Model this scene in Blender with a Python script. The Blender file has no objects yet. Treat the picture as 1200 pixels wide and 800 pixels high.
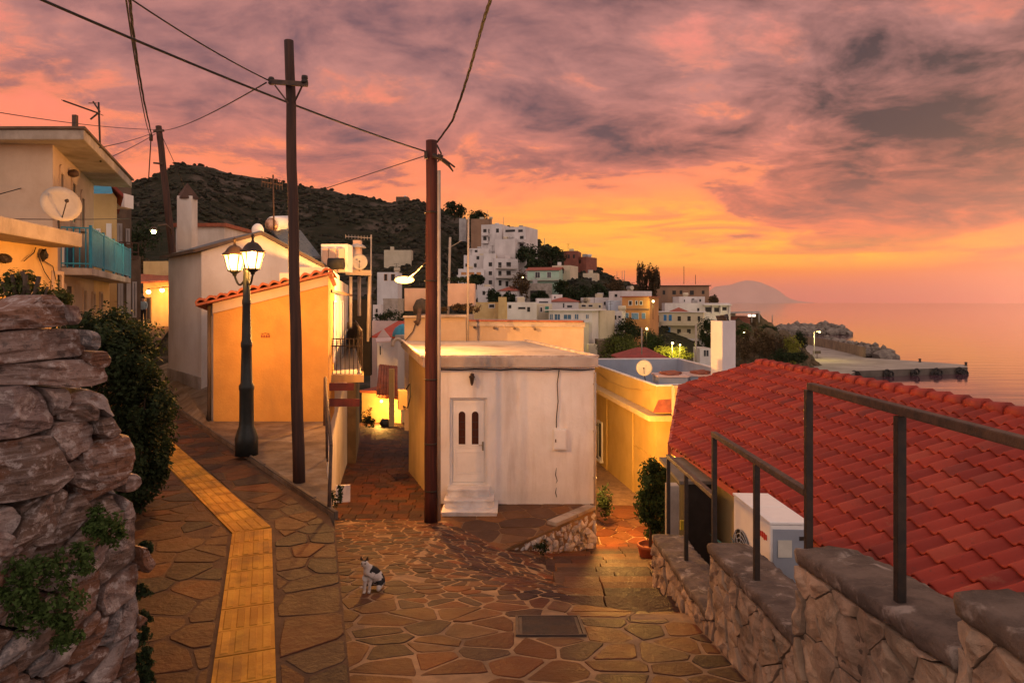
import bpy, bmesh, math, random
from mathutils import Vector, noise
import numpy as np
R = math.radians
random.seed(7)
S = bpy.context.scene
COL = S.collection
ZC = 16.0            # eye height above the sea
F = 800.0            # focal length in photo pixels (photo 1200 wide, horizon on row 354)

# ------------------------------------------------------------------ camera
cam = bpy.data.cameras.new('camera'); cam.lens = 24; cam.sensor_width = 36
cam.shift_y = -46 / 1200; cam.clip_start = 0.1; cam.clip_end = 90000
co = bpy.data.objects.new('camera', cam); COL.objects.link(co)
co.location = (0, 0, ZC); co.rotation_euler = (R(90), 0, 0)
S.camera = co

def lin(r, g, b):
    f = lambda c: (c/255/12.92 if c/255 <= .04045 else ((c/255+.055)/1.055)**2.4)
    return (f(r), f(g), f(b), 1)

# ------------------------------------------------------------------ sky, sun, exposure
EXPOSURE = 0.0
SKY = 1.14
class NT:
    """tiny node builder"""
    def __init__(s, tree): s.t = tree; s.n = tree.nodes; s.l = tree.links
    def node(s, typ, ins=None, **kw):
        nd = s.n.new(typ)
        for k, v in kw.items(): setattr(nd, k, v)
        for k, v in (ins or {}).items(): s.put(nd.inputs[k], v)
        return nd
    def put(s, sock, v):
        if hasattr(v, 'is_linked') or isinstance(v, bpy.types.NodeSocket): s.l.new(v, sock)
        else: sock.default_value = v
    def m(s, op, a, b=0.0, c=0.0, clamp=False):
        nd = s.n.new('ShaderNodeMath'); nd.operation = op; nd.use_clamp = clamp
        s.put(nd.inputs[0], a); s.put(nd.inputs[1], b); s.put(nd.inputs[2], c)
        return nd.outputs[0]
    def step(s, x, a, b):
        nd = s.n.new('ShaderNodeMapRange'); nd.interpolation_type = 'SMOOTHSTEP'
        s.put(nd.inputs['Value'], x); s.put(nd.inputs['From Min'], a); s.put(nd.inputs['From Max'], b)
        return nd.outputs[0]
    def mix(s, f, a, b, mode='MIX'):
        nd = s.n.new('ShaderNodeMix'); nd.data_type = 'RGBA'; nd.blend_type = mode; nd.clamp_factor = True
        s.put(nd.inputs['Factor'], f); s.put(nd.inputs[6], a); s.put(nd.inputs[7], b)
        return nd.outputs[2]
    def ramp(s, f, stops, interp='LINEAR'):
        nd = s.n.new('ShaderNodeValToRGB'); cr = nd.color_ramp; cr.interpolation = interp
        while len(cr.elements) < len(stops): cr.elements.new(.5)
        for e, (p, c) in zip(cr.elements, stops): e.position = p; e.color = c if len(c) == 4 else (*c, 1)
        s.put(nd.inputs[0], f)
        return nd.outputs[0]
    def noise(s, vec, scale, detail=6, rough=.55, dist=0.0, out=0):
        nd = s.n.new('ShaderNodeTexNoise'); s.put(nd.inputs['Vector'], vec)
        nd.inputs['Scale'].default_value = scale; nd.inputs['Detail'].default_value = detail
        nd.inputs['Roughness'].default_value = rough; nd.inputs['Distortion'].default_value = dist
        return nd.outputs[out]
    def xyz(s, x, y, z):
        nd = s.n.new('ShaderNodeCombineXYZ')
        for i, v in enumerate((x, y, z)): s.put(nd.inputs[i], v)
        return nd.outputs[0]

def make_world():
    w = bpy.data.worlds.new('World'); S.world = w; w.use_nodes = True
    t = NT(w.node_tree); t.n.clear()
    d = t.node('ShaderNodeTexCoord').outputs['Generated']
    sp = t.node('ShaderNodeSeparateXYZ', {0: d}); x, y, z = sp.outputs
    h = t.m('SQRT', t.m('ADD', t.m('MULTIPLY', x, x), t.m('MULTIPLY', y, y)))
    el = t.m('DIVIDE', z, t.m('MAXIMUM', h, .001))             # tan of elevation
    az = t.m('ARCTAN2', x, y)                                     # 0 ahead, + to the right
    e2 = t.m('MULTIPLY', el, 2.0)
    # clear gaps: the glow after sunset, strongest low and just right of ahead
    gm = t.ramp(e2, [(0, lin(214, 112, 96)), (.04, lin(232, 118, 86)), (.085, lin(255, 134, 46)), (.16, lin(255, 172, 58)), (.24, lin(255, 152, 66)), (.36, lin(254, 140, 96)), (.6, lin(250, 134, 112)), (1, lin(238, 140, 125))])
    gl = t.ramp(e2, [(0, lin(244, 124, 84)), (.14, lin(255, 142, 84)), (.30, lin(253, 138, 96)), (.46, lin(252, 132, 100)), (.7, lin(246, 130, 115)), (1, lin(220, 140, 130))])
    gap = t.mix(t.step(az, .12, -.35), gm, gl)
    gap = t.mix(t.m('MULTIPLY', t.step(az, .36, .66), .85), gap, lin(222, 114, 92))
    # yellow streaks of lit low cloud
    st = t.noise(t.xyz(t.m('MULTIPLY', az, 3.2), t.m('MULTIPLY', el, 30), 3.1), 1.5, 6, .58, .8)
    band = t.m('MULTIPLY', t.step(el, .035, .065), t.m('SUBTRACT', 1, t.step(el, .11, .17)))
    yel = t.m('MULTIPLY', t.step(st, .40, .60), band)
    yel = t.m('MULTIPLY', yel, t.m('SUBTRACT', 1, t.step(t.m('ABSOLUTE', t.m('SUBTRACT', az, .30)), .12, .50)))
    gap = t.mix(yel, gap, lin(255, 182, 58))
    pur = t.m('MULTIPLY', t.m('MULTIPLY', t.step(st, .50, .34), band), t.step(az, -.1, .3))
    gap = t.mix(t.m('MULTIPLY', pur, .55), gap, lin(214, 112, 92))
    # cloud deck seen in perspective
    q = t.m('ADD', t.m('MAXIMUM', z, 0.0), .20)
    cx = t.m('DIVIDE', x, q); cy = t.m('DIVIDE', y, q)
    wv = t.noise(t.xyz(cx, cy, 5.0), 1.1, 2, .5, 0, out=1)
    wx = t.node('ShaderNodeVectorMath', {0: wv, 1: (.5, .5, .5)}, operation='SUBTRACT').outputs[0]
    P0 = t.xyz(cx, t.m('MULTIPLY', cy, 1.15), 0.0)
    P = t.node('ShaderNodeVectorMath', {0: wx, 1: (.38, .38, .38), 2: P0}, operation='MULTIPLY_ADD').outputs[0]
    n1 = t.noise(P, 1.05, 10, .60, .25)
    n2 = t.noise(t.xyz(cx, cy, 7.7), .42, 2, .5, .1)
    n3 = t.noise(P, 3.3, 9, .62, .35)
    n4 = t.noise(P, 9.0, 7, .65, .3)
    edge = t.m('ADD', .155, t.m('MULTIPLY', t.step(az, .0, .5), -.085))        # height where the deck begins
    edge = t.m('ADD', edge, t.m('MULTIPLY', t.step(az, -.15, -.6), .075))
    edge = t.m('ADD', edge, t.m('MULTIPLY', t.step(az, .28, .62), -.03))
    rise = t.m('SUBTRACT', el, edge)
    v = t.m('ADD', t.m('MULTIPLY', t.m('SUBTRACT', n1, .5), 1.25), t.m('MULTIPLY', t.m('SUBTRACT', n2, .5), .7))
    v = t.m('ADD', v, t.m('MULTIPLY', t.m('SUBTRACT', n3, .5), .42))
    v = t.m('ADD', v, t.m('MULTIPLY', t.m('SUBTRACT', n4, .5), .12))
    v = t.m('ADD', v, t.m('MINIMUM', t.m('MULTIPLY', rise, 2.4), .21))
    v = t.m('ADD', v, t.m('MULTIPLY', t.step(az, .25, .62), .10))
    v = t.m('SUBTRACT', v, t.m('MULTIPLY', t.step(n2, .48, .62), t.m('MULTIPLY', t.step(az, .2, -.1), .06)))
    mask = t.step(v, -.04, .13)
    dens = t.step(v, .06, .50)
    lit = t.mix(t.step(el, .06, .34), lin(236, 118, 84), lin(184, 122, 114))
    dark = t.mix(t.step(az, -.2, .5), lin(106, 76, 84), lin(62, 45, 51))
    dark = t.mix(t.m('MULTIPLY', t.step(el, .22, .08), .75), dark, lin(172, 102, 96))
    sh = t.m('ADD', t.m('MULTIPLY', dens, .68), t.m('MULTIPLY', t.m('SUBTRACT', n3, .42), 2.1))
    sh = t.m('ADD', sh, t.m('MULTIPLY', t.m('SUBTRACT', n4, .5), .5))
    sh = t.m('ADD', sh, t.m('MULTIPLY', t.m('MULTIPLY', t.step(az, .12, .6), t.step(el, .12, .40)), .16), 0, True)
    cl = t.mix(sh, lit, dark)
    # under-lit fringes
    fr = t.m('MULTIPLY', t.step(v, -.02, .05), t.m('SUBTRACT', 1, t.step(v, .07, .16)))
    cl = t.mix(t.m('MULTIPLY', t.m('MULTIPLY', fr, .7), t.step(el, .45, .15)), cl, lin(255, 138, 84))
    col = t.mix(t.m('MULTIPLY', mask, t.step(el, .03, .10)), gap, cl)
    # mauve haze bank lying on the sea horizon
    bank = t.m('MULTIPLY', t.m('SUBTRACT', 1, t.step(el, .010, .045)), t.step(az, -.3, .2))
    col = t.mix(t.m('MULTIPLY', bank, .75), col, lin(204, 114, 106))
    # overhead and behind: unseen sky, the rear glow brightened as fill for the street
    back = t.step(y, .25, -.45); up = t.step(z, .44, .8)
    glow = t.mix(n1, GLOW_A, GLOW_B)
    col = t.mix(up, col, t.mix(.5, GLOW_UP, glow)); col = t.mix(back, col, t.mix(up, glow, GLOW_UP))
    ns = t.node('ShaderNodeTexSky', sky_type='NISHITA', sun_disc=False, sun_elevation=R(1.5), sun_rotation=R(52))
    b1 = t.node('ShaderNodeBackground', {'Color': ns.outputs[0], 'Strength': .02})
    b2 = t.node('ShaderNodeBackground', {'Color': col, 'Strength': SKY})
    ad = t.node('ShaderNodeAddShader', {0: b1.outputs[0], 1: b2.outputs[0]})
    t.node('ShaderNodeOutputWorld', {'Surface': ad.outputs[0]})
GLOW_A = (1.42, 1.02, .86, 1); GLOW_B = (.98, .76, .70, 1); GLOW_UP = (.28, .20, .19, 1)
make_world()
sun = bpy.data.lights.new('sun', 'SUN'); sun.energy = .5; sun.angle = R(14); sun.color = (1, .55, .32)
so = bpy.data.objects.new('sun', sun); COL.objects.link(so)
# the last low glow at azimuth 52 deg right of ahead, light travelling towards the viewer
so.location = (40, 200, 60)
so.rotation_euler = Vector((-math.sin(R(52)), -math.cos(R(52)), -math.tan(R(6)))).to_track_quat('-Z', 'Y').to_euler()
S.view_settings.view_transform = 'Standard'; S.view_settings.look = 'None'
S.view_settings.exposure = EXPOSURE; S.view_settings.gamma = 1; S.view_settings.use_curve_mapping = False
S.cycles.use_denoising = True
S.cycles.max_bounces = 6; S.cycles.diffuse_bounces = 3; S.cycles.volume_bounces = 2
S.cycles.sample_clamp_indirect = 6

# ------------------------------------------------------------------ measuring helpers
def W(px, py, d): return Vector(((px-600)/F*d, d, ZC-(py-354)/F*d))
def GZ(px, py, dz): return W(px, py, -dz*F/(py-354))
def VW(px, py, P, D):
    a = (px-600)/F
    return W(px, py, (P[0]*D[1]-P[1]*D[0])/(a*D[1]-D[0]))
def V(x, y, dz): return Vector((x, y, ZC+dz))

# ------------------------------------------------------------------ mesh helpers
ORG = {}
class MB:
    def __init__(s): s.v = []; s.f = []; s.m = []; s.s = []
    def add(s, vs, fs, mi=0, sm=False):
        o = len(s.v); s.v += [Vector(p) for p in vs]
        for f in fs: s.f.append([i+o for i in f]); s.m.append(mi); s.s.append(sm)
        return s
    def prism(s, poly, off, mi=0):
        n = len(poly); off = Vector(off); poly = [Vector(p) for p in poly]
        return s.add(poly+[p+off for p in poly], [list(range(n))[::-1], list(range(n, 2*n))]+[[i, (i+1) % n, (i+1) % n+n, i+n] for i in range(n)], mi)
    def box(s, c, size, rz=0, mi=0, base=False):
        sx, sy, sz = size; c = Vector(c); ca, sa = math.cos(rz), math.sin(rz)
        z0 = 0 if base else -sz/2
        q = [(-sx/2, -sy/2), (sx/2, -sy/2), (sx/2, sy/2), (-sx/2, sy/2)]
        return s.prism([c+Vector((a*ca-b*sa, a*sa+b*ca, z0)) for a, b in q], (0, 0, sz), mi)
    def bar(s, a, b, w, h, mi=0, up=(0, 0, 1)):
        a = Vector(a); b = Vector(b); t = (b-a).normalized(); u = Vector(up)
        if abs(t.dot(u)) > .95: u = Vector((0, 1, 0))
        x = t.cross(u).normalized()*w/2; z = x.cross(t).normalized()*h/2
        return s.prism([a-x-z, a+x-z, a+x+z, a-x+z], b-a, mi)
    def tube(s, pts, r, n=8, mi=0, sm=True):
        pts = [Vector(p) for p in pts]; k = len(pts); rr = r if isinstance(r, (list, tuple)) else [r]*k
        vs = []; pu = None
        for i, p in enumerate(pts):
            t = (pts[min(i+1, k-1)]-pts[max(i-1, 0)]).normalized()
            u = pu if pu is not None else (Vector((0, 0, 1)) if abs(t.z) < .9 else Vector((1, 0, 0)))
            a = t.cross(u); a = a.normalized() if a.length > 1e-6 else t.orthogonal().normalized(); b = a.cross(t).normalized(); pu = b
            vs += [p+(a*math.cos(2*math.pi*j/n)+b*math.sin(2*math.pi*j/n))*rr[i] for j in range(n)]
        fs = [[i*n+j, i*n+(j+1) % n, (i+1)*n+(j+1) % n, (i+1)*n+j] for i in range(k-1) for j in range(n)]
        s.add(vs, fs, mi, sm); o = len(s.v)-len(vs)
        for base, fl in ((0, 1), ((k-1)*n, 0)):
            f = [o+base+j for j in range(n)]; s.f.append(f[::-1] if fl else f); s.m.append(mi); s.s.append(False)
        return s
    def lathe(s, prof, c, n=20, mi=0, sm=True):
        c = Vector(c); vs = []
        for r, z in prof: vs += [c+Vector((r*math.cos(2*math.pi*j/n), r*math.sin(2*math.pi*j/n), z)) for j in range(n)]
        k = len(prof)
        s.add(vs, [[i*n+j, i*n+(j+1) % n, (i+1)*n+(j+1) % n, (i+1)*n+j] for i in range(k-1) for j in range(n)], mi, sm)
        o = len(s.v)-len(vs)
        for base in (0, (k-1)*n):
            if prof[base//n][0] > 1e-4: s.f.append([o+base+j for j in range(n)]); s.m.append(mi); s.s.append(False)
        return s
    def blob(s, c, r, seed=0, sub=2, amp=.25, fr=1.5, mi=0, sm=False):
        bm = bmesh.new(); bmesh.ops.create_icosphere(bm, subdivisions=sub, radius=1)
        rr = Vector(r) if isinstance(r, (list, tuple)) else Vector((r, r, r)); c = Vector(c); off = Vector((seed*3.7, seed*1.3, seed*2.1))
        vs = []
        for v in bm.verts:
            k = 1+amp*noise.noise(v.co*fr+off)*1.6+amp*.5*noise.noise(v.co*fr*2.7+off)
            vs.append(c+Vector((v.co.x*rr.x*k, v.co.y*rr.y*k, v.co.z*rr.z*k)))
        fs = [[v.index for v in f.verts] for f in bm.faces]; bm.free()
        return s.add(vs, fs, mi, sm)
    def leaf(s, p, size, nrm=None, mi=0, asp=.55):
        n = nrm if nrm is not None else Vector((random.gauss(0, 1), random.gauss(0, 1), random.gauss(0, 1)))
        if n.length < 1e-4: n = Vector((0, 0, 1))
        n = n.normalized(); a = n.orthogonal().normalized(); th = random.uniform(0, 6.283)
        b = n.cross(a); u = (a*math.cos(th)+b*math.sin(th))*size; w = n.cross(u)*asp
        p = Vector(p); o = len(s.v)
        s.v += [p-u*.5, p+w*.5+n*size*.08, p+u*.5, p-w*.5+n*size*.08]
        s.f.append([o, o+1, o+2, o+3]); s.m.append(mi); s.s.append(False)
    def build(s, name, mats, parent=None, bevel=0, seg=2, recalc=True, at=None):
        if not isinstance(mats, (list, tuple)): mats = [mats]
        if parent is not None: org = ORG[parent.name]
        elif at is not None: org = Vector(at)
        else:
            xs = [p.x for p in s.v]; ys = [p.y for p in s.v]
            org = Vector(((min(xs)+max(xs))/2, (min(ys)+max(ys))/2, min(p.z for p in s.v)))
        me = bpy.data.meshes.new(name)
        me.from_pydata([p-org for p in s.v], [], s.f)
        for m_ in mats: me.materials.append(m_)
        me.polygons.foreach_set('material_index', s.m); me.polygons.foreach_set('use_smooth', s.s)
        if recalc or bevel:
            bm = bmesh.new(); bm.from_mesh(me)
            if recalc: bmesh.ops.recalc_face_normals(bm, faces=bm.faces)
            if bevel:
                es = [e for e in bm.edges if len(e.link_faces) == 2 and e.calc_face_angle(0) > .6]
                bmesh.ops.bevel(bm, geom=es, offset=bevel, segments=seg, affect='EDGES', profile=.6, clamp_overlap=True)
            bm.to_mesh(me); bm.free()
        me.update()
        o = bpy.data.objects.new(name, me); COL.objects.link(o)
        if parent is not None: o.parent = parent
        else: o.location = org
        ORG[o.name] = org
        return o
def thing(name, label, cat, at, group=None):
    o = bpy.data.objects.new(name, None); COL.objects.link(o); o.location = at; ORG[o.name] = Vector(at)
    o.empty_display_size = .2
    return tag(o, label, cat, group)
def tag(o, label, cat, group=None, kind=None):
    if label: o['label'] = label
    if cat: o['category'] = cat
    if group: o['group'] = group
    if kind: o['kind'] = kind
    return o
def struct(o, kind='structure', label=None):
    o['kind'] = kind
    if label: o['label'] = label
    return o

# ------------------------------------------------------------------ materials
def M(name, c1, c2=None, scale=2.5, rough=.85, bump=.0, bscale=30, stain=None, sscale=1.2, samt=.5, sz=.35, island=0.0, metal=0, spec=.35, lo=.35, hi=.65, sub=0, pal=None, ramp_lo=.45, ramp_hi=.7, aniso=(1, 1, 1)):
    m = bpy.data.materials.new(name); m.use_nodes = True; t = NT(m.node_tree); b = t.n['Principled BSDF']
    oc = t.node('ShaderNodeTexCoord').outputs['Object']
    if aniso != (1, 1, 1): oc = t.node('ShaderNodeMapping', {'Vector': oc, 'Scale': aniso}).outputs[0]
    c2 = c2 or tuple(c*.75 for c in c1)
    n1 = t.noise(oc, scale, 7, .62)
    c1 = (*c1, 1); c2 = (*c2, 1)
    if pal:
        ri = t.node('ShaderNodeNewGeometry').outputs['Random Per Island']
        pc = t.ramp(ri, [(i/len(pal), (*p, 1)) for i, p in enumerate(pal)], 'CONSTANT')
        k = t.step(n1, lo, hi)
        col = t.mix(t.m('MULTIPLY', k, .65), pc, t.mix(.6, pc, c2))
        n9 = t.noise(oc, scale*5, 5, .7)
        col = t.mix(t.m('MULTIPLY', t.step(n9, .5, .75), .22), col, c1)
    else:
        col = t.mix(t.step(n1, lo, hi), c1, c2)
    if island:
        ri = t.node('ShaderNodeNewGeometry').outputs['Random Per Island']
        v = t.m('MULTIPLY_ADD', ri, 2*island, 1-island)
        hs = t.node('ShaderNodeHueSaturation', {'Color': col, 'Value': v, 'Hue': t.m('MULTIPLY_ADD', t.m('FRACT', t.m('MULTIPLY', ri, 7.3)), .05*min(1, island), .5-.025*min(1, island))})
        col = hs.outputs[0]
    if stain:
        mp = t.node('ShaderNodeMapping', {'Vector': oc, 'Scale': (1, 1, sz)}).outputs[0]
        n2 = t.noise(mp, sscale, 8, .65, .3)
        col = t.mix(t.m('MULTIPLY', t.step(n2, ramp_lo, ramp_hi), samt), col, (*stain, 1))
    t.put(b.inputs['Base Color'], col)
    n4 = t.noise(oc, bscale*.35, 4, .5)
    t.put(b.inputs['Roughness'], t.m('MULTIPLY_ADD', n4, .3, rough-.15, True))
    b.inputs['Metallic'].default_value = metal; b.inputs['Specular IOR Level'].default_value = spec
    if bump:
        n3 = t.noise(oc, bscale, 6, .65)
        bp = t.node('ShaderNodeBump', {'Height': n3, 'Strength': min(1, bump), 'Distance': .02})
        t.put(b.inputs['Normal'], bp.outputs[0])
    if sub:
        b.inputs['Subsurface Weight'].default_value = sub
    return m
def EM(name, c, st):
    m = bpy.data.materials.new(name); m.use_nodes = True; t = NT(m.node_tree); t.n.clear()
    e = t.node('ShaderNodeEmission', {'Color': (*c, 1), 'Strength': st}); t.node('ShaderNodeOutputMaterial', {'Surface': e.outputs[0]})
    return m
def leafmat(name, c, var=.5, trans=.25):
    m = bpy.data.materials.new(name); m.use_nodes = True; t = NT(m.node_tree); b = t.n['Principled BSDF']
    ri = t.node('ShaderNodeNewGeometry').outputs['Random Per Island']
    oc = t.node('ShaderNodeTexCoord').outputs['Object']
    n = t.noise(oc, 1.3, 4, .6)
    k = t.m('ADD', t.m('MULTIPLY', ri, .6), t.m('MULTIPLY', n, .5))
    col = t.ramp(k, [(.15, tuple(x*(1-var) for x in c)), (.5, c), (.9, tuple(min(1, x*(1+var*1.2)) for x in c))])
    t.put(b.inputs['Base Color'], col); b.inputs['Roughness'].default_value = .7; b.inputs['Specular IOR Level'].default_value = .15
    tr = t.node('ShaderNodeBsdfTranslucent', {'Color': col}); mx = t.node('ShaderNodeMixShader', {0: trans, 1: b.outputs[0], 2: tr.outputs[0]})
    t.put(t.n['Material Output'].inputs[0], mx.outputs[0])
    return m
def glassmat(name, c=(.02, .022, .026), rough=.08):
    m = bpy.data.materials.new(name); m.use_nodes = True; b = m.node_tree.nodes['Principled BSDF']
    b.inputs['Base Color'].default_value = (*c, 1); b.inputs['Roughness'].default_value = rough; b.inputs['Specular IOR Level'].default_value = .35
    return m
white_plaster = M('white_plaster', (.82, .79, .76), (.74, .70, .66), 1.2, .9, .35, 12, (.46, .37, .30), 2.6, .42, .16)
street_white = M('street_white', (.72, .68, .64), (.62, .57, .53), .8, .9, .3, 12, (.34, .26, .2), .7, .45, .3)
cream_plaster = M('cream_plaster', (.50, .38, .28), (.43, .32, .23), 1, .9, .25, 14, (.34, .26, .18), .8, .4, .3)
yellow_plaster = M('yellow_plaster', (.60, .31, .075), (.50, .25, .06), 1.5, .9, .5, 22, (.35, .2, .07), 1.1, .45, .4)
ochre_plaster = M('ochre_plaster', (.62, .44, .20), (.55, .37, .15), 1.2, .9, .3, 15, (.34, .22, .12), .9, .4, .25)
peach_plaster = M('peach_plaster', (.60, .42, .32), (.52, .35, .26), 1, .9, .25, 14, (.36, .26, .2), .8, .4, .3)
pink_plaster = M('pink_plaster', (.62, .47, .43), (.55, .4, .37), 1, .9, .2, 14)
grey_plaster = M('grey_plaster', (.42, .40, .39), (.34, .32, .31), 1, .9, .3, 14, (.2, .18, .17), .8, .5, .3)
bluegrey_plaster = M('bluegrey_plaster', (.34, .38, .45), (.29, .33, .4), 1, .9, .2, 14, (.2, .2, .22), 1, .3, .3)
brown_wall = M('brown_wall', (.16, .11, .075), (.10, .07, .05), 1.5, .9, .4, 10, (.05, .04, .03), 1, .6, .3)
orange_wall = M('orange_wall', (.52, .25, .09), (.44, .2, .07), .6, .9, .2, 8, (.3, .17, .09), .4, .4, .3)
red_wall = M('red_wall', (.26, .09, .06), (.2, .07, .05), .6, .9)
green_wall = M('green_wall', (.38, .54, .42), (.33, .47, .37), .6, .9)
far_white = M('far_white', (.68, .64, .62), (.58, .54, .52), .25, .9, .1, 3, (.36, .32, .3), .3, .4, .25)
far_cream = M('far_cream', (.60, .52, .38), (.52, .44, .31), .25, .9, .1, 3, (.36, .3, .22), .3, .4, .25)
far_blue = M('far_blue', (.48, .54, .62), (.42, .47, .55), .25, .9)
far_brown = M('far_brown', (.30, .18, .11), (.24, .14, .085), .25, .9, .1, 3, (.14, .09, .07), .3, .4, .25)
concrete = M('concrete', (.40, .35, .30), (.28, .24, .2), 1.3, .92, .5, 18, (.13, .11, .09), 1.4, .6, .6)
slab_conc = M('slab_concrete', (.50, .43, .37), (.36, .30, .25), .8, .92, .4, 16, (.16, .12, .10), 1.1, .6, .8)
terrace_conc = M('terrace_concrete', (.22, .15, .095), (.13, .085, .055), 2.6, .95, .9, 20, (.36, .29, .22), 1.4, .55, 1, spec=.1)
roof_tile = M('roof_tile', (.31, .038, .024), (.22, .028, .018), 2.5, .6, .2, 40, (.10, .03, .022), 1.6, .4, 1)
old_tile = M('old_tile', (.40, .12, .06), (.28, .08, .045), 4, .85, .3, 30, (.14, .08, .05), 3, .5, 1)
far_tile = M('far_tile', (.34, .09, .055), (.26, .07, .045), 1, .85)
wood_pole = M('wood_pole', (.075, .034, .022), (.04, .022, .018), 3, .8, .6, 18, aniso=(6, 6, .35))
red_pole = M('red_pole', (.085, .018, .012), (.045, .012, .010), 3, .75, .5, 18, aniso=(6, 6, .35))
dark_iron = M('dark_iron', (.028, .024, .022), (.05, .034, .026), 12, .55, .15, 60, metal=.3)
rust_iron = M('rust_iron', (.05, .032, .024), (.10, .055, .035), 14, .65, .3, 60)
lamp_iron = M('lamp_iron', (.012, .016, .015), (.02, .024, .022), 6, .45, .1, 60, metal=.2)
white_paint = M('white_paint', (.80, .78, .76), (.74, .72, .7), 3, .45, .05, 60)
marble = M('marble', (.82, .79, .77), (.68, .64, .62), 3.5, .5, .1, 40, (.4, .33, .28), 2, .4, 1)
cable_mat = M('cable_rubber', (.012, .011, .011), (.02, .018, .017), 5, .6)
grey_pipe = M('grey_pipe', (.42, .36, .30), (.34, .28, .22), 3, .55, .1, 40)
dish_mat = M('dish_enamel', (.36, .34, .32), (.31, .29, .27), 5, .45, .0)
blue_paint = M('blue_paint', (.03, .27, .40), (.025, .2, .31), 4, .55, .1, 40, (.02, .1, .14), 3, .3, .3)
red_paint = M('red_paint', (.30, .05, .035), (.2, .04, .03), 4, .6)
red_beam = M('red_beam', (.16, .03, .022), (.10, .022, .018), 4, .6)
glass = glassmat('window_glass'); dark_opening = glassmat('dark_opening', (.012, .01, .009), .5)
shutter_blue = M('shutter_blue', (.06, .14, .24), (.05, .11, .19), 4, .6)
shutter_green = M('shutter_green', (.03, .22, .14), (.025, .17, .11), 4, .6)
shutter_brown = M('shutter_brown', (.12, .06, .035), (.09, .045, .028), 4, .7)
bush_leaf = leafmat('bush_leaf', (.035, .060, .018, 1)); dark_leaf = leafmat('dark_leaf', (.022, .036, .014, 1))
olive_leaf = leafmat('olive_leaf', (.060, .070, .020, 1)); lamplit_leaf = leafmat('lamplit_leaf', (.20, .20, .03, 1))  # the yellow-green leaf carries lamp light in its colour
brown_leaf = leafmat('brown_leaf', (.09, .058, .028, 1)); cypress_leaf = leafmat('cypress_leaf', (.05, .035, .02, 1))
weed_leaf = leafmat('weed_leaf', (.05, .085, .022, 1))
bark = M('bark', (.09, .06, .04), (.05, .035, .025), 6, .9, .6, 30, aniso=(3, 3, .6))
soil = M('soil', (.06, .042, .03), (.035, .026, .02), 3, .95, .6, 20)
# ================================================================== SETTING
def smooth(x, a, b):
    t = max(0, min(1, (x-a)/(b-a))); return t*t*(3-2*t)
# ---- sea
def sea():
    m = bpy.data.materials.new('sea_water'); m.use_nodes = True; t = NT(m.node_tree); b = t.n['Principled BSDF']
    b.inputs['Base Color'].default_value = (.085, .03, .05, 1); b.inputs['Roughness'].default_value = .06
    b.inputs['IOR'].default_value = 1.55; b.inputs['Specular IOR Level'].default_value = 1.0
    ps = t.node('ShaderNodeNewGeometry').outputs['Position']
    mp = t.node('ShaderNodeMapping', {'Vector': ps, 'Scale': (.05, .22, 1)}).outputs[0]
    n = t.noise(mp, 1.0, 5, .5); n2 = t.noise(ps, .9, 4, .6)
    hh = t.m('ADD', n, t.m('MULTIPLY', n2, .12))
    bp = t.node('ShaderNodeBump', {'Height': hh, 'Strength': .12, 'Distance': .6}); t.put(b.inputs['Normal'], bp.outputs[0])
    mb = MB(); n_ = 96; rr = [20, 200, 600, 2000, 7000, 17000]
    vs = [(0, 0, 0)]+[(r*math.sin(2*math.pi*j/n_), r*math.cos(2*math.pi*j/n_), 0) for r in rr for j in range(n_)]
    fs = [[0, 1+j, 1+(j+1) % n_] for j in range(n_)]
    for i in range(len(rr)-1):
        for j in range(n_):
            a = 1+i*n_+j; c = 1+i*n_+(j+1) % n_; fs.append([a, a+n_, c+n_, c])
    mb.add(vs, fs); o = mb.build('sea', m); struct(o, label='calm sea reflecting the sunset, reaching the horizon')
sea()

# ---- land: from the lanes down to the harbour, up over the hill behind the town
RIDGE = [(-500, 255, 420), (-60, 250, 420), (60, 238, 420), (130, 222, 420), (165, 212, 420), (188, 203, 420), (205, 193, 420), (235, 194, 420), (262, 201, 415), (300, 208, 415), (350, 217, 410), (400, 226, 405),
         (430, 230, 400), (452, 236, 390), (490, 235, 380), (520, 246, 360), (560, 256, 310), (600, 272, 280), (640, 290, 262), (668, 301, 255), (690, 311, 245), (720, 329, 240), (760, 340, 230), (800, 355, 222), (850, 366, 212), (880, 396, 200), (905, 436, 190), (960, 452, 190), (1300, 470, 190)]
def ridge(px):
    for (a, ya, da), (b, yb, db) in zip(RIDGE, RIDGE[1:]):
        if a <= px <= b:
            t = (px-a)/(b-a); return ya+(yb-ya)*t, da+(db-da)*t
    return (RIDGE[0][1:] if px < RIDGE[0][0] else RIDGE[-1][1:])
def low(px, d):
    """height of the town's ground below the hill"""
    a = -3.0-max(0, d-18)*.0+min(0, (18-d))*.02 if px < 300 else None
    left = -2.9+max(0, d-20)*.035
    mid = -8.7-min(max(0, d-40)*.03, 1.4)
    right = -8.2-smooth(d, 35, 125)*8.6
    if px < 360: return left+(mid-left)*smooth(px, 215, 360)
    return mid+(right-mid)*smooth(px, 790, 875)
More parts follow.
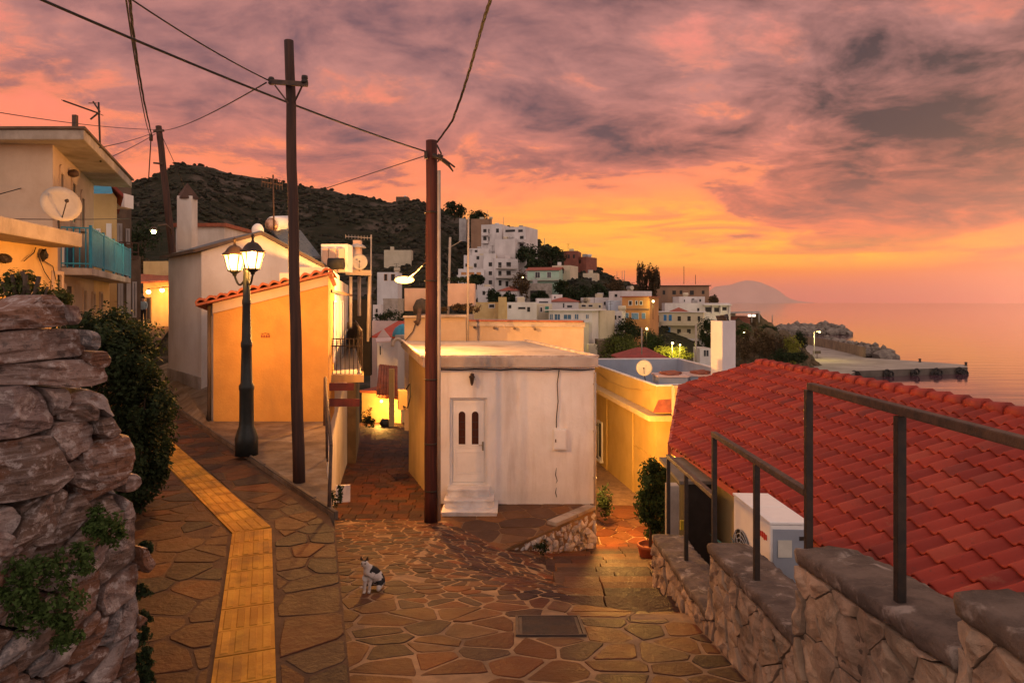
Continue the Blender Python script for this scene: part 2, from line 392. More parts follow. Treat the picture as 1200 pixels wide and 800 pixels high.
def land(px, d):
    ry, rd = ridge(px); rz = (354-ry)/F*rd
    d0 = 105 if px > 330 else 70+35*smooth(px, 150, 330)
    b = low(px, d)
    if d <= d0: z = b
    elif d <= rd:
        t = (d-d0)/(rd-d0); z = b+(rz-b)*(t**(1.35+1.0*smooth(px, 515, 550)*smooth(-px, -670, -630)))
    else: z = rz-(d-rd)*.5
    k = smooth(d, d0, d0+90)*smooth(-px, -900, -700)
    x = (px-600)/F*d
    if k > 0:
        p = Vector((x*.02, d*.02, 0)); dm = 1 if d < rd+3 else .3
        f = min(1.0, max(.15, abs(rd-d)/60))
        z += k*f*dm*(4.2*noise.fractal(p, 1, 2, 5)+3.0*(.5-abs(noise.noise(p*2.3)))*1.2)
        z += k*dm*1.1*noise.noise(Vector((x*.09, d*.09, 3)))
    return z
def terrain():
    m = bpy.data.materials.new('hill_ground'); m.use_nodes = True; t = NT(m.node_tree); b = t.n['Principled BSDF']
    ps = t.node('ShaderNodeNewGeometry').outputs['Position']
    n1 = t.noise(ps, .035, 8, .65); n2 = t.noise(ps, .22, 7, .7); n3 = t.noise(ps, .011, 4, .5)
    col = t.mix(t.step(n2, .35, .65), (.013, .017, .008, 1), (.030, .027, .015, 1))
    rock = t.m('MULTIPLY', t.step(t.m('ADD', t.m('MULTIPLY', n1, .6), t.m('MULTIPLY', n2, .4)), .5, .62), .8)
    col = t.mix(rock, col, (.11, .085, .068, 1))
    t.put(b.inputs['Base Color'], col); b.inputs['Roughness'].default_value = .95; b.inputs['Specular IOR Level'].default_value = .1
    t.put(b.inputs['Normal'], t.node('ShaderNodeBump', {'Height': n2, 'Strength': .8, 'Distance': 1.2}).outputs[0])
    ds = [22, 26, 30, 36, 42, 50, 60, 70, 82, 95]+list(range(105, 440, 4))+[450, 480, 520, 600]
    pxs = list(range(-420, 1000, 5))
    vs = [V((px-600)/F*d, d, land(px, d)) for d in ds for px in pxs]; n = len(pxs)
    fs = [[i*n+j, i*n+j+1, (i+1)*n+j+1, (i+1)*n+j] for i in range(len(ds)-1) for j in range(n-1)]
    o = MB().add(vs, fs, 0, True).build('hill_terrain', m, at=(0, 0, 0)); struct(o, label='dark rocky hillside sloping down to the town')
terrain()
def scrub():
    """low bushes on the far hillside, too many to count"""
    mb = MB(); rnd = random.Random(3)
    for i in range(5200):
        px = rnd.uniform(130, 780); ry, rd = ridge(px); d = rd*rnd.uniform(.42, 1.01)
        if d < 118: continue
        x = (px-600)/F*d; z = land(px, d)
        if noise.noise(Vector((x*.03, d*.03, 9))) < -.22: continue
        r = rnd.uniform(.5, 1.5)*(1.0 if d > 180 else .8)
        c = V(x, d, z+r*.2)
        vs = []
        k = 6
        for q, (rr, zz) in enumerate(((1, 0), (.95, .5), (.5, .95))):
            for j in range(k):
                a = 2*math.pi*(j+.5*q)/k; f = rnd.uniform(.7, 1.25)
                vs.append(c+Vector((math.cos(a)*rr*r*f, math.sin(a)*rr*r*f, zz*r*rnd.uniform(.75, 1.1)-.2*r)))
        fs = [[q*k+j, q*k+(j+1) % k, (q+1)*k+(j+1) % k, (q+1)*k+j] for q in range(2) for j in range(k)]+[[2*k+j for j in range(k)]]
        mb.add(vs, fs)
    m = M('scrub_green', (.012, .015, .007), (.022, .021, .010), .5, .95, 0, island=.55)
    o = mb.build('hillside_scrub', m, at=(0, 0, 0), recalc=False); struct(o, 'stuff', 'dark scrub dotted over the rocky hillside')
scrub()
# ---- far island in the haze
def island():
    d = 16000.0; mb = MB(); prof = [(815, 352), (828, 343), (833, 333), (838, 328.5), (846, 327), (856, 325.5), (866, 321), (874, 318.5), (882, 319), (892, 322), (901, 327), (908, 331), (914, 336), (921, 344), (930, 350), (940, 352)]
    vs = []; k = len(prof)
    for j, (off, f) in enumerate(((-900, 0), (-350, .55), (0, 1), (600, .5), (1400, 0))):
        for px, py in prof:
            p = W(px, 354, d); h = (354-py)/F*d*.74
            vs.append((p.x, d+off, max(-5, h*f*(1+.12*noise.noise(Vector((px*.05, j, 0)))) if f < 1 else h)+0 if f else -5))
    # lift so that the foot stands in the water
    fs = [[i*k+j, i*k+j+1, (i+1)*k+j+1, (i+1)*k+j] for i in range(4) for j in range(k-1)]
    m = M('island_rock', (.55, .40, .36), (.48, .35, .32), .002, .95)  # pale mauve: fading by haze put into the rock colour
    o = MB().add(vs, fs, 0, True).build('distant_island_hills', m); struct(o, label='far mountain island fading into the sunset haze')
island()
# ---- harbour quay, pier, breakwaters
quay_conc = M('quay_concrete', (.36, .32, .28), (.27, .24, .21), .25, .9, .2, 3, (.16, .14, .12), .12, .6, 1)
quay_dark = M('quay_wall', (.12, .10, .085), (.07, .06, .05), .3, .9, .3, 3)
def quay():
    px = [(790, 452), (860, 450), (985, 441), (998, 438), (1003, 434.5), (1030, 433.5), (1134, 430.2), (1131, 427), (1045, 421), (1014, 419), (985, 411), (960, 406), (943, 402), (936, 408), (905, 421), (860, 419), (800, 420)]
    top = [GZ(a, b, -14.6) for a, b in px]
    mb = MB(); n = len(top); bot = [p-Vector((0, 0, 2.4)) for p in top]
    mb.add(top, [list(range(n))]); mb.add(top+bot, [[i, (i+1) % n, (i+1) % n+n, i+n] for i in range(n)], 1)
    o = mb.build('harbour_quay', [quay_conc, quay_dark]); struct(o, label='concrete harbour quay and pier')
quay()
def rocks_heap(name, label, pts, n, r, seed, width, top):
    rnd = random.Random(seed); mb = MB()
    # a solid core under the loose boulders, then the boulders
    for i in range(len(pts)-1):
        a, b = Vector(pts[i]), Vector(pts[i+1]); L = (b-a).length; k = max(2, int(L/3))
        for q in range(k+1):
            p = a.lerp(b, q/k); mb.blob(p+Vector((0, 0, -.6)), (width*.75, width*.75, top*.95), rnd.random()*9, 2, .2)
    for i in range(n):
        s = rnd.randrange(len(pts)-1); p = Vector(pts[s]).lerp(Vector(pts[s+1]), rnd.random())
        a = rnd.uniform(0, 6.283); q = rnd.random()**.6; p = p+Vector((math.cos(a)*q*width, math.sin(a)*q*width, max(0, top*(1-q*.9))*rnd.uniform(.75, 1.05)-.2))
        mb.blob(p, (r*rnd.uniform(.6, 1.3), r*rnd.uniform(.6, 1.3), r*rnd.uniform(.5, 1)), rnd.random()*50, 1, .3)
    o = mb.build(name, M(name+'_rock', (.22, .19, .16), (.13, .11, .095), .8, .95, .3, 6, island=.3)); struct(o, label=label)
g = lambda a, b: GZ(a, b, -16)
rocks_heap('breakwater', 'long rock breakwater behind the harbour', [g(885, 394), g(915, 392.5), g(940, 391), g(962, 391), g(980, 391.5)], 340, 1.9, 5, 8.5, 5.2)
rocks_heap('sea_wall_rocks', 'boulders heaped behind and beyond the harbour wall', [g(968, 404), g(1000, 411), g(1022, 416), g(1036, 419.5)], 260, 1.25, 6, 4.2, 3.4)
def headland():
    mb = MB(); rnd = random.Random(11)
    for px, d, r, h in ((872, 150, 9, 5), (885, 152, 10, 7), (900, 150, 11, 7.5), (915, 152, 10, 6.5), (928, 155, 8, 4.2), (938, 160, 6, 2.6), (868, 175, 12, 9), (885, 182, 12, 9)):
        p = W(px, 354, d); mb.blob((p.x, d, ZC-14.8), (r*.55, r*.6, h), rnd.random()*20, 4, .32, 1.7)
    m = M('headland_earth', (.12, .08, .045), (.06, .05, .025), .5, .95, .6, 5, (.03, .03, .014), .5, .6, 1)
    o = mb.build('headland_hill', m); struct(o, label='low scrubby bluff beside the harbour')
headland()

# ------------------------------------------------------------------ paving: every stone a raised polygon on a mortar bed
def clip(poly, p, n):
    """keep the side where (q-p).n <= 0"""
    out = []
    for i in range(len(poly)):
        a, b = poly[i-1], poly[i]; da = (a[0]-p[0])*n[0]+(a[1]-p[1])*n[1]; db = (b[0]-p[0])*n[0]+(b[1]-p[1])*n[1]
        if (da <= 0) != (db <= 0):
            t = da/(da-db); out.append((a[0]+(b[0]-a[0])*t, a[1]+(b[1]-a[1])*t))
        if db <= 0: out.append(b)
    return out
def cells(pts, rad, lims=()):
    P = np.array(pts); out = []
    for i in range(len(P)):
        d = np.hypot(P[:, 0]-P[i, 0], P[:, 1]-P[i, 1]); idx = np.argsort(d)[1:22]
        x, y = P[i]; poly = [(x-rad, y-rad), (x+rad, y-rad), (x+rad, y+rad), (x-rad, y+rad)]
        for j in idx:
            if d[j] > 2.9*rad: break
            q = P[j]; poly = clip(poly, ((x+q[0])/2, (y+q[1])/2), (q[0]-x, q[1]-y))
            if len(poly) < 3: break
        for p, n in lims:
            if len(poly) >= 3: poly = clip(poly, p, n)
        if len(poly) >= 3: out.append(poly)
    return out
def inset(poly, g):
    ar = sum(a[0]*b[1]-b[0]*a[1] for a, b in zip(poly, poly[1:]+poly[:1]))
    if ar < 0: poly = poly[::-1]
    q = poly
    for a, b in zip(poly, poly[1:]+poly[:1]):
        L = math.hypot(b[0]-a[0], b[1]-a[1])
        if L < 1e-5: continue
        n = ((b[1]-a[1])/L, -(b[0]-a[0])/L); q = clip(q, (a[0]-n[0]*g, a[1]-n[1]*g), n)
        if len(q) < 3: return None
    return q
def area(p): return abs(sum(a[0]*b[1]-b[0]*a[1] for a, b in zip(p, p[1:]+p[:1])))/2
def chaikin(poly, k=.2, jit=0, rnd=None):
    out = []
    for a, b in zip(poly, poly[1:]+poly[:1]):
        out += [(a[0]+(b[0]-a[0])*k, a[1]+(b[1]-a[1])*k), (b[0]-(b[0]-a[0])*k, b[1]-(b[1]-a[1])*k)]
    if jit: out = [(x+rnd.uniform(-jit, jit), y+rnd.uniform(-jit, jit)) for x, y in out]
    return out
def paving(name, label, polys, zf, gap, hgt, mats, seed=1, minarea=.004):
    rnd = random.Random(seed); mb = MB()
    for poly in polys:
        p = inset(poly, gap*rnd.uniform(.35, .7))
        if not p or area(p) < minarea: continue
        p = chaikin(p, .11, gap*.14, rnd); q = inset(p, .007)
        if not q or len(p) < 3: continue
        cx = sum(a for a, b in p)/len(p); cy = sum(b for a, b in p)/len(p)
        tx, ty = rnd.gauss(0, .008), rnd.gauss(0, .008); h = hgt+rnd.uniform(-.002, .005)
        zz = lambda x, y, e: zf(x, y)+h+(x-cx)*tx+(y-cy)*ty+e
        q = [(cx+(x-cx)*.965, cy+(y-cy)*.965) for x, y in p]; n = len(p)
        vs = [V(x, y, zz(x, y, -.045)) for x, y in p]+[V(x, y, zz(x, y, -.004)) for x, y in p]+[V(x, y, zz(x, y, 0)) for x, y in q]
        fs = [[i+k*n, (i+1) % n+k*n, (i+1) % n+(k+1)*n, i+(k+1)*n] for k in range(2) for i in range(n)]+[[2*n+i for i in range(n)]]
        mb.add(vs, fs)
    return mb
def seeds(x0, x1, y0, y1, s, rnd, jit=.48, sx=1., drop=.12, keep=None):
    out = []; ny = int((y1-y0)/s); nx = int((x1-x0)/(s*sx))
    for j in range(ny):
        for i in range(nx):
            if rnd.random() < drop: continue
            x = x0+(i+.5+(.5 if j % 2 else 0)+rnd.uniform(-jit, jit))*s*sx; y = y0+(j+.5+rnd.uniform(-jit, jit))*s
            if keep is None or keep(x, y): out.append((x, y))
    return out
PAL = [(.155, .050, .020), (.105, .034, .017), (.175, .066, .026), (.055, .027, .021), (.115, .048, .027), (.034, .019, .018), (.17, .050, .017), (.14, .066, .034), (.072, .037, .028), (.046, .022, .018), (.15, .062, .024), (.105, .034, .015), (.065, .031, .022)]
stone_mat = M('paving_stone', (.155, .060, .028), (.045, .022, .016), 2.2, .58, .8, 16, pal=PAL, spec=.10, stain=(.05, .036, .026), sscale=.9, samt=.3, sz=1)
PAL2 = [(.088, .033, .016), (.060, .024, .015), (.096, .041, .020), (.040, .020, .016), (.074, .032, .019), (.030, .020, .019), (.11, .035, .014), (.050, .028, .022), (.084, .029, .015)]
road_mat = M('lane_stone', (.11, .052, .028), (.03, .019, .015), 2.2, .58, .8, 16, pal=PAL2, spec=.10, stain=(.05, .036, .026), sscale=.9, samt=.55, sz=1)
mortar_mat = M('mortar_bed', (.36, .24, .14), (.25, .165, .10), 5, .95, .6, 45, (.10, .07, .05), .8, .55, 1, spec=.1)
road_mortar = M('lane_mortar', (.12, .072, .043), (.08, .047, .03), 5, .95, .6, 45, (.08, .055, .04), .8, .55, 1, spec=.1)
# levels: the lane on the left is flat, the square falls away from the viewer, the stairs on the right fall faster
E1, E2, E3, E4 = (-1.06, 4.48), (-2.05, 7.87), (-8.8, 17.2), (-12.2, 22.0)
def zroad(x, y): return -2.5+max(0, y-20)*.03
def zstair(y): return -3.3-.28*(y-7.3)
def zplaza(x, y):
    zl = -(2+.18*y) if y < 14.5 else -(4.61+.107*(y-14.5))
    zl -= max(0, x+1.4)*.25*smooth(y, 8, 11.5)
    if y > 7.0:
        zr = zstair(min(y, 16))-.06; s = smooth(x, .3+max(0, y-13)*.15, 1.5)*smooth(y, 7.0, 7.6)
        zl = zl+(min(zr, zl)-zl)*s
    return zl
def beds():
    mb = MB(); xs = [-4+.1*i for i in range(78)]; ys = [-3+.2*i for i in range(50)]+[7+.1*i for i in range(100)]
    n = len(xs)
    # behind the lane's retaining wall the square keeps to the right of the lane
    vs = [V(x, y, zplaza(x, y)) for y in ys for x in xs]
    fs = []
    for i in range(len(ys)-1):
        for j in range(n-1):
            x, y = xs[j], ys[i]
            if y < 8 and x < (-.55 if y < 2.6 else -.9-.29*(y-3.5)): continue
            if y >= 8 and x < -2.3-.27*(y-8.0)-.8: continue
            if 3 < y < 9 and x > 2.1: continue
            fs.append([i*n+j, i*n+j+1, (i+1)*n+j+1, (i+1)*n+j])
    o = mb.add(vs, fs, 0, True).build('square_paving_bed', mortar_mat, at=(0, 0, ZC)); struct(o, label='mortar joints of the stone paved square')
    # the alley between the houses, running down to the lit yellow wall
    al = lambda s, y: (-3.45 if s < 0 else -1.7)-.2*(y-14.5)
    # lane
    mb = MB(); ys = [-3+.5*i for i in range(102)]
    edgeR = lambda y: (-.4 if y < 2 else -.4-.66*(y-2)/2.48 if y < 4.48 else -1.06-.99*(y-4.48)/3.39 if y < 7.87 else -2.05-6.75*(y-7.87)/9.33 if y < 17.2 else -8.8-3.4*(y-17.2)/4.8 if y < 22 else -12.2-.45*(y-22))
    vs = []; k = 14
    for y in ys:
        r = edgeR(y); l = min(r-3.6, -4.2) if y < 8 else r-6.0
        vs += [V(l+(r-l)*j/(k-1), y, zroad(0, y)) for j in range(k)]
    fs = [[i*k+j, i*k+j+1, (i+1)*k+j+1, (i+1)*k+j] for i in range(len(ys)-1) for j in range(k-1)]
    o = mb.add(vs, fs, 0, True).build('lane_paving_bed', road_mortar, at=(0, 0, ZC)); struct(o, label='mortar joints of the upper lane')
    return edgeR
edgeR = beds()
def lane_wall():
    """retaining face between the raised lane and the square below it"""
    mb = MB(); pts = [(-.4, 2), E1, E2, (-2.72, 10.0), (-3.8, 14.0)]
    for a, b in zip(pts, pts[1:]):
        mb.add([V(*a, -2.5), V(*b, -2.5), V(*b, -6), V(*a, -6)], [[0, 1, 2, 3]])
    o = mb.build('lane_retaining_wall', cream_plaster); tag(o, 'low plastered retaining wall holding up the lane and lamp terrace', 'retaining wall')
lane_wall()
def stones():
    rnd = random.Random(21)
    # square
    keep = lambda x, y: x > -.75-.292*(y-3.6)-.45 and x < 2.0 and y > 1.2 and not (x > 1.0 and y > 7.4) and y < 16.5+2*(x < -1) and not (abs(x-.37) < .33 and 6.4 < y < 7.15)
    pts = [(x, y) for x, y in seeds(-4.4, 2.2, 4.0, 18.4, .205, rnd, .5, 1.3, .2) if keep(x, y) and y > 7.6]
    pts += [(x, y) for x, y in seeds(-4.4, 2.2, 1, 7.62, .29, rnd, .5, 1.4, .25) if keep(x, y)]
    lims = []
    polys = []
    hole = [(.03, 6.44), (.70, 6.44), (.70, 7.12), (.03, 7.12)]
    for c in cells(pts, .75):
        cx = sum(a for a, b in c)/len(c); cy = sum(b for a, b in c)/len(c)
        c = clip(c, (1.86, 0), (1, 0))
        nrm = (-(E2[1]-E1[1]), (E2[0]-E1[0]))
        if len(c) > 2: c = clip(c, (E1[0]+.01, E1[1]), nrm)
        if len(c) < 3: continue
        # keep clear of the drain cover
        if any(hole[0][0] < x < hole[1][0] and hole[0][1] < y < hole[2][1] for x, y in c) or (hole[0][0] < cx < hole[1][0] and hole[0][1] < cy < hole[2][1]):
            best = max(((hole[0][0], 0), (1, 0)), ((hole[1][0], 0), (-1, 0)), ((0, hole[0][1]), (0, 1)), ((0, hole[2][1]), (0, -1)), key=lambda pn: area(clip(c, *pn)) if len(clip(c, *pn)) > 2 else 0)
            c = clip(c, *best)
            if len(c) < 3: continue
        polys.append(c)
    o = paving('', '', polys, zplaza, .036, .004, None, 4).build('square_paving', stone_mat, at=(0, 0, ZC), recalc=False); struct(o, label='irregular brown flagstones of the sloping square')
    # lane: larger flags
    keep = lambda x, y: y > 1 and x < edgeR(y)-.02 and x > edgeR(y)-(3.0 if y < 9 else 4.5)
    pts = [p for p in seeds(-17, -.2, 1, 24, .27, rnd, .5, 1.5, .22) if keep(*p)]
    polys = []
    for c in cells(pts, .85):
        for (a, b) in ((E1, E2), (E2, E3), (E3, E4)):
            n = (b[1]-a[1], -(b[0]-a[0]))
            if len(c) > 2 and b[1] >= min(y for x, y in c)-.5: c = clip(c, a, n)
        if len(c) < 3: continue
        cx = sum(a for a, b in c)/len(c); cy = sum(b for a, b in c)/len(c)
        for (a, b) in TACT:         # leave the yellow guide strip free
            L = math.hypot(b[0]-a[0], b[1]-a[1]); u = ((b[0]-a[0])/L, (b[1]-a[1])/L); n = (-u[1], u[0])
            s = (cx-a[0])*u[0]+(cy-a[1])*u[1]
            if -.35 < s < L+.35 and len(c) > 2:
                e = (cx-a[0])*n[0]+(cy-a[1])*n[1]; sg = 1 if e >= 0 else -1
                c = clip(c, (a[0]+n[0]*sg*.22, a[1]+n[1]*sg*.22), (-n[0]*sg, -n[1]*sg))
        if len(c) > 2: polys.append(c)
    o = paving('', '', polys, zroad, .022, .004, None, 5).build('lane_paving', road_mat, at=(0, 0, ZC), recalc=False); struct(o, label='brown flagstones of the upper lane')
TACT = [((-1.08, 2.6), (-2.84, 7.46)), ((-2.84, 7.46), (-6.25, 12.1)), ((-6.25, 12.1), (-9.6, 16.7))]
stones()
def tactile():
    m = M('tactile_yellow', (.50, .25, .035), (.40, .18, .025), 3, .75, .4, 30, (.16, .075, .025), 2.2, .65, 1, island=.13, spec=.12)
    mb = MB(); rnd = random.Random(8)
    for si, (a, b) in enumerate(TACT):
        L = math.hypot(b[0]-a[0], b[1]-a[1]); u = Vector(((b[0]-a[0])/L, (b[1]-a[1])/L, 0)); w = Vector((-u.y, u.x, 0)); k = max(1, round(L/.4)); s = L/k
        for i in range(k):
            c = V(a[0], a[1], -2.5)+u*(s*(i+.5)); z = Vector((0, 0, .014+rnd.uniform(-.002, .002)))
            mb.prism([c+z+u*(-s/2+.006)-w*.2, c+z+u*(s/2-.006)-w*.2, c+z+u*(s/2-.006)+w*.2, c+z+u*(-s/2+.006)+w*.2], (0, 0, -.03))
            top = c+z
            if si == 0 and i < 5:
                for p in range(6):
                    for q in range(6): mb.lathe([(.016, 0), (.012, .005), (0, .006)], top+u*((p-2.5)*s/6.3)+w*((q-2.5)*.063), 8)
            else:
                for q in range(4):
                    e = w*((q-1.5)*.095); l = u*(s/2-.03)
                    mb.add([top-l+e-w*.030, top+l+e-w*.030, top+l+e+w*.030, top-l+e+w*.030]+[top-l*.97+e-w*.022+Vector((0, 0, .006)), top+l*.97+e-w*.022+Vector((0, 0, .006)), top+l*.97+e+w*.022+Vector((0, 0, .006)), top-l*.97+e+w*.022+Vector((0, 0, .006))],
                           [[4, 5, 6, 7], [0, 1, 5, 4], [1, 2, 6, 5], [2, 3, 7, 6], [3, 0, 4, 7]])
    o = mb.build('tactile_strip', m); struct(o, label='yellow ribbed tactile guide strip set in the upper lane')
tactile()
def terrace():
    # raised concrete apron that carries the lamp and pole
    pl = [E2, (-2.72, 10.0), (-3.78, 13.97), (-6.3, 14.02), (-7.4, 16.9), (-9.6, 19.4), (-11.7, 23.2), E4, E3, (-5.4, 12.5)]
    mb = MB(); top = [V(x, y, -2.44+(min(.40, max(0, (y-14.3))*.16) if (x, y) not in (E3, E4) else 0)) for x, y in pl]; n = len(top)
    mb.add(top, [list(range(n))]); mb.add(top+[p-Vector((0, 0, .5)) for p in top], [[i, (i+1) % n, (i+1) % n+n, i+n] for i in range(n)])
    o = mb.build('terrace_apron', terrace_conc, recalc=True); struct(o, label='rough concrete terrace under the street lamp')
    mb = MB(); kp = [E2, (-5.4, 12.5), E3, E4]; rnd = random.Random(2)
    for a, b in zip(kp, kp[1:]):
        A, B = V(*a, -2.43), V(*b, -2.43); L = (B-A).length; k = int(L/.7); nrm = (B-A).normalized().cross(Vector((0, 0, 1)))
        for i in range(k):
            p, q = A.lerp(B, (i+.01)/k), A.lerp(B, (i+.98)/k); mb.bar(p+nrm*.03+Vector((0, 0, rnd.uniform(-.006, .006)-.04)), q+nrm*.03-Vector((0, 0, .04)), .05, .10, 0)
    o = mb.build('terrace_kerb', M('kerb_dark', (.12, .085, .06), (.07, .05, .038), 3, .9, .5, 20), bevel=.012); struct(o, label='thin kerb between lane and terrace')
terrace()
def stair():
    mb = MB(); rnd = random.Random(31); y = 7.35; i = 0
    while y < 16.0:
        z = zstair(y+.3)-.02; w0 = .55+rnd.uniform(0, .2)+max(0, y-12)*.10; x1 = 1.9 if y < 8.75 else 2.7 if y < 13 else 3.3
        x = w0
        while x < x1-.05:
            w = min(rnd.uniform(.45, .95), x1-x)
            if x1-x-w < .25: w = x1-x
            mb.box(V(x+w/2, y+.31, z-.15+rnd.uniform(-.006, .006)), (w-.014, .60+.03, .30), 0); x += w
        y += .62; i += 1
    o = mb.build('stair_steps', stone_mat, bevel=.012); struct(o, label='stone stairs going down beside the parapet')
    mb = MB(); mb.add([V(.9, 15.9, -5.78), V(4.6, 15.9, -5.78), V(4.6, 30, -5.9), V(.5, 30, -5.9)], [[0, 1, 2, 3]])
    o = mb.build('landing_bed', mortar_mat); struct(o)
    pts = seeds(1.5, 4.4, 16, 19.2, .42, rnd, .5, 1.2, .1)
    o = paving('', '', cells(pts, .8), lambda x, y: -5.78, .03, .005, None, 6).build('landing_paving', stone_mat, at=(0, 0, ZC), recalc=False); struct(o, label='lamp lit paving at the foot of the stairs')
stair()
def alley():
    zf = lambda x, y: -(4.61+.107*(y-14.5))
    rnd = random.Random(14)
    # long treads stepping gently down
    mb = MB(); y = 14.55
    while y < 43:
        d = .34 if y < 24 else .6
        xl, xr = -4.35-.2*(y-14.5), -1.35-.2*(y-14.5); x = xl; z = zf(0, y)
        while x < xr:
            w = rnd.uniform(.22, .55); mb.box(V(x+w/2, y+d/2, z-.14+rnd.uniform(-.005, .005)), (w-.016, d-.014, .3)); x += w
        y += d
    o = mb.build('alley_paving', road_mat, bevel=.012); struct(o, label='paved alley sloping down between the houses')
    mb = MB(); mb.add([V(-4.7, 14, -4.72), V(-1.2, 14, -4.72), V(-7, 46, -8.1), V(-10.5, 46, -8.1)], [[0, 1, 2, 3]])
    o = mb.build('alley_bed', mortar_mat); struct(o)
alley()
# ================================================================== NEAR THINGS
ORANGE = (1.0, .43, .10); AMBER = (1.0, .58, .2)
def lamp_light(name, loc, power, color=ORANGE, r=.06, parent=None):
    l = bpy.data.lights.new(name, 'POINT'); l.energy = power; l.color = color; l.shadow_soft_size = r
    o = bpy.data.objects.new(name, l); COL.objects.link(o)
    if parent is not None: o.parent = parent; o.location = Vector(loc)-ORG[parent.name]
    else: o.location = loc
    return o
# ---- rough stone: outline in a wall plane, domed and broken
def rock(mb, poly, O, U, Nn, th, rnd, dome=.06, rough=.02, back=.25, mi=0, rounds=1):
    """poly: 2D points in plane (u along U, v up) ; Nn outward"""
    p = poly
    for _ in range(rounds): p = chaikin(p, .12)
    # resample
    per = [math.hypot(b[0]-a[0], b[1]-a[1]) for a, b in zip(p, p[1:]+p[:1])]; T = sum(per); n = max(16, min(56, int(T/.035)))
    q = []; i = 0; acc = 0
    for k in range(n):
        t = T*k/n
        while acc+per[i] < t: acc += per[i]; i += 1
        a, b = p[i], p[(i+1) % len(p)]; f = (t-acc)/max(per[i], 1e-6); q.append((a[0]+(b[0]-a[0])*f, a[1]+(b[1]-a[1])*f))
    cx = sum(a for a, b in q)/n; cy = sum(b for a, b in q)/n; sd = rnd.random()*60
    tu, tv = rnd.gauss(0, .13), rnd.gauss(.0, .13)
    rings = [(1.0, -back), (1.0, -.03), (.995, -.008), (.975, .024), (.93, .046), (.86, .06), (.79, .06), (.71, .06), (.62, .06), (.52, .06), (.41, .06), (.29, .06), (.15, .06)]
    vs = []; up = Vector((0, 0, 1)); size = math.sqrt(max(area(p), .0004))
    tilt = rnd.uniform(-.5, .6); ct, st_ = math.cos(tilt), math.sin(tilt)
    pls = [(rnd.gauss(0, .30), rnd.gauss(0, .30), rnd.uniform(.35, 1.0)) for _ in range(5)]      # broken faces
    for f, h in rings:
        for x, y in q:
            u, v = cx+(x-cx)*f, cy+(y-cy)*f
            if h <= -.1: hh = th+h
            else:
                e = h/.06*dome                                                         # chipped rim
                g_ = min(dome*k+a*(u-cx)+c*(v-cy) for a, c, k in pls)
                w = (v-cy)*ct+(u-cx)*st_
                led = noise.noise(Vector((w*24, u*1.5, sd)))+.6*noise.noise(Vector((w*55, u*4, sd+3)))
                hh = th+max(min(e, g_+.35*dome), min(e, -.35*dome))+rough*(.75*led+.8*noise.fractal(Vector((u*6, v*6, sd)), 1, 2.1, 5))*(1 if h > -.02 else .3)
            vs.append(O+U*u+up*v+Nn*hh)
    m = len(rings); fs = [[i*n+j, i*n+(j+1) % n, (i+1)*n+(j+1) % n, (i+1)*n+j] for i in range(m-1) for j in range(n)]+[[(m-1)*n+j for j in range(n)]]
    mb.add(vs, fs, mi, False)
ROCKPAL = [(.26, .19, .18), (.16, .10, .075), (.34, .28, .265), (.23, .11, .065), (.20, .195, .205), (.31, .22, .19), (.21, .145, .115)]
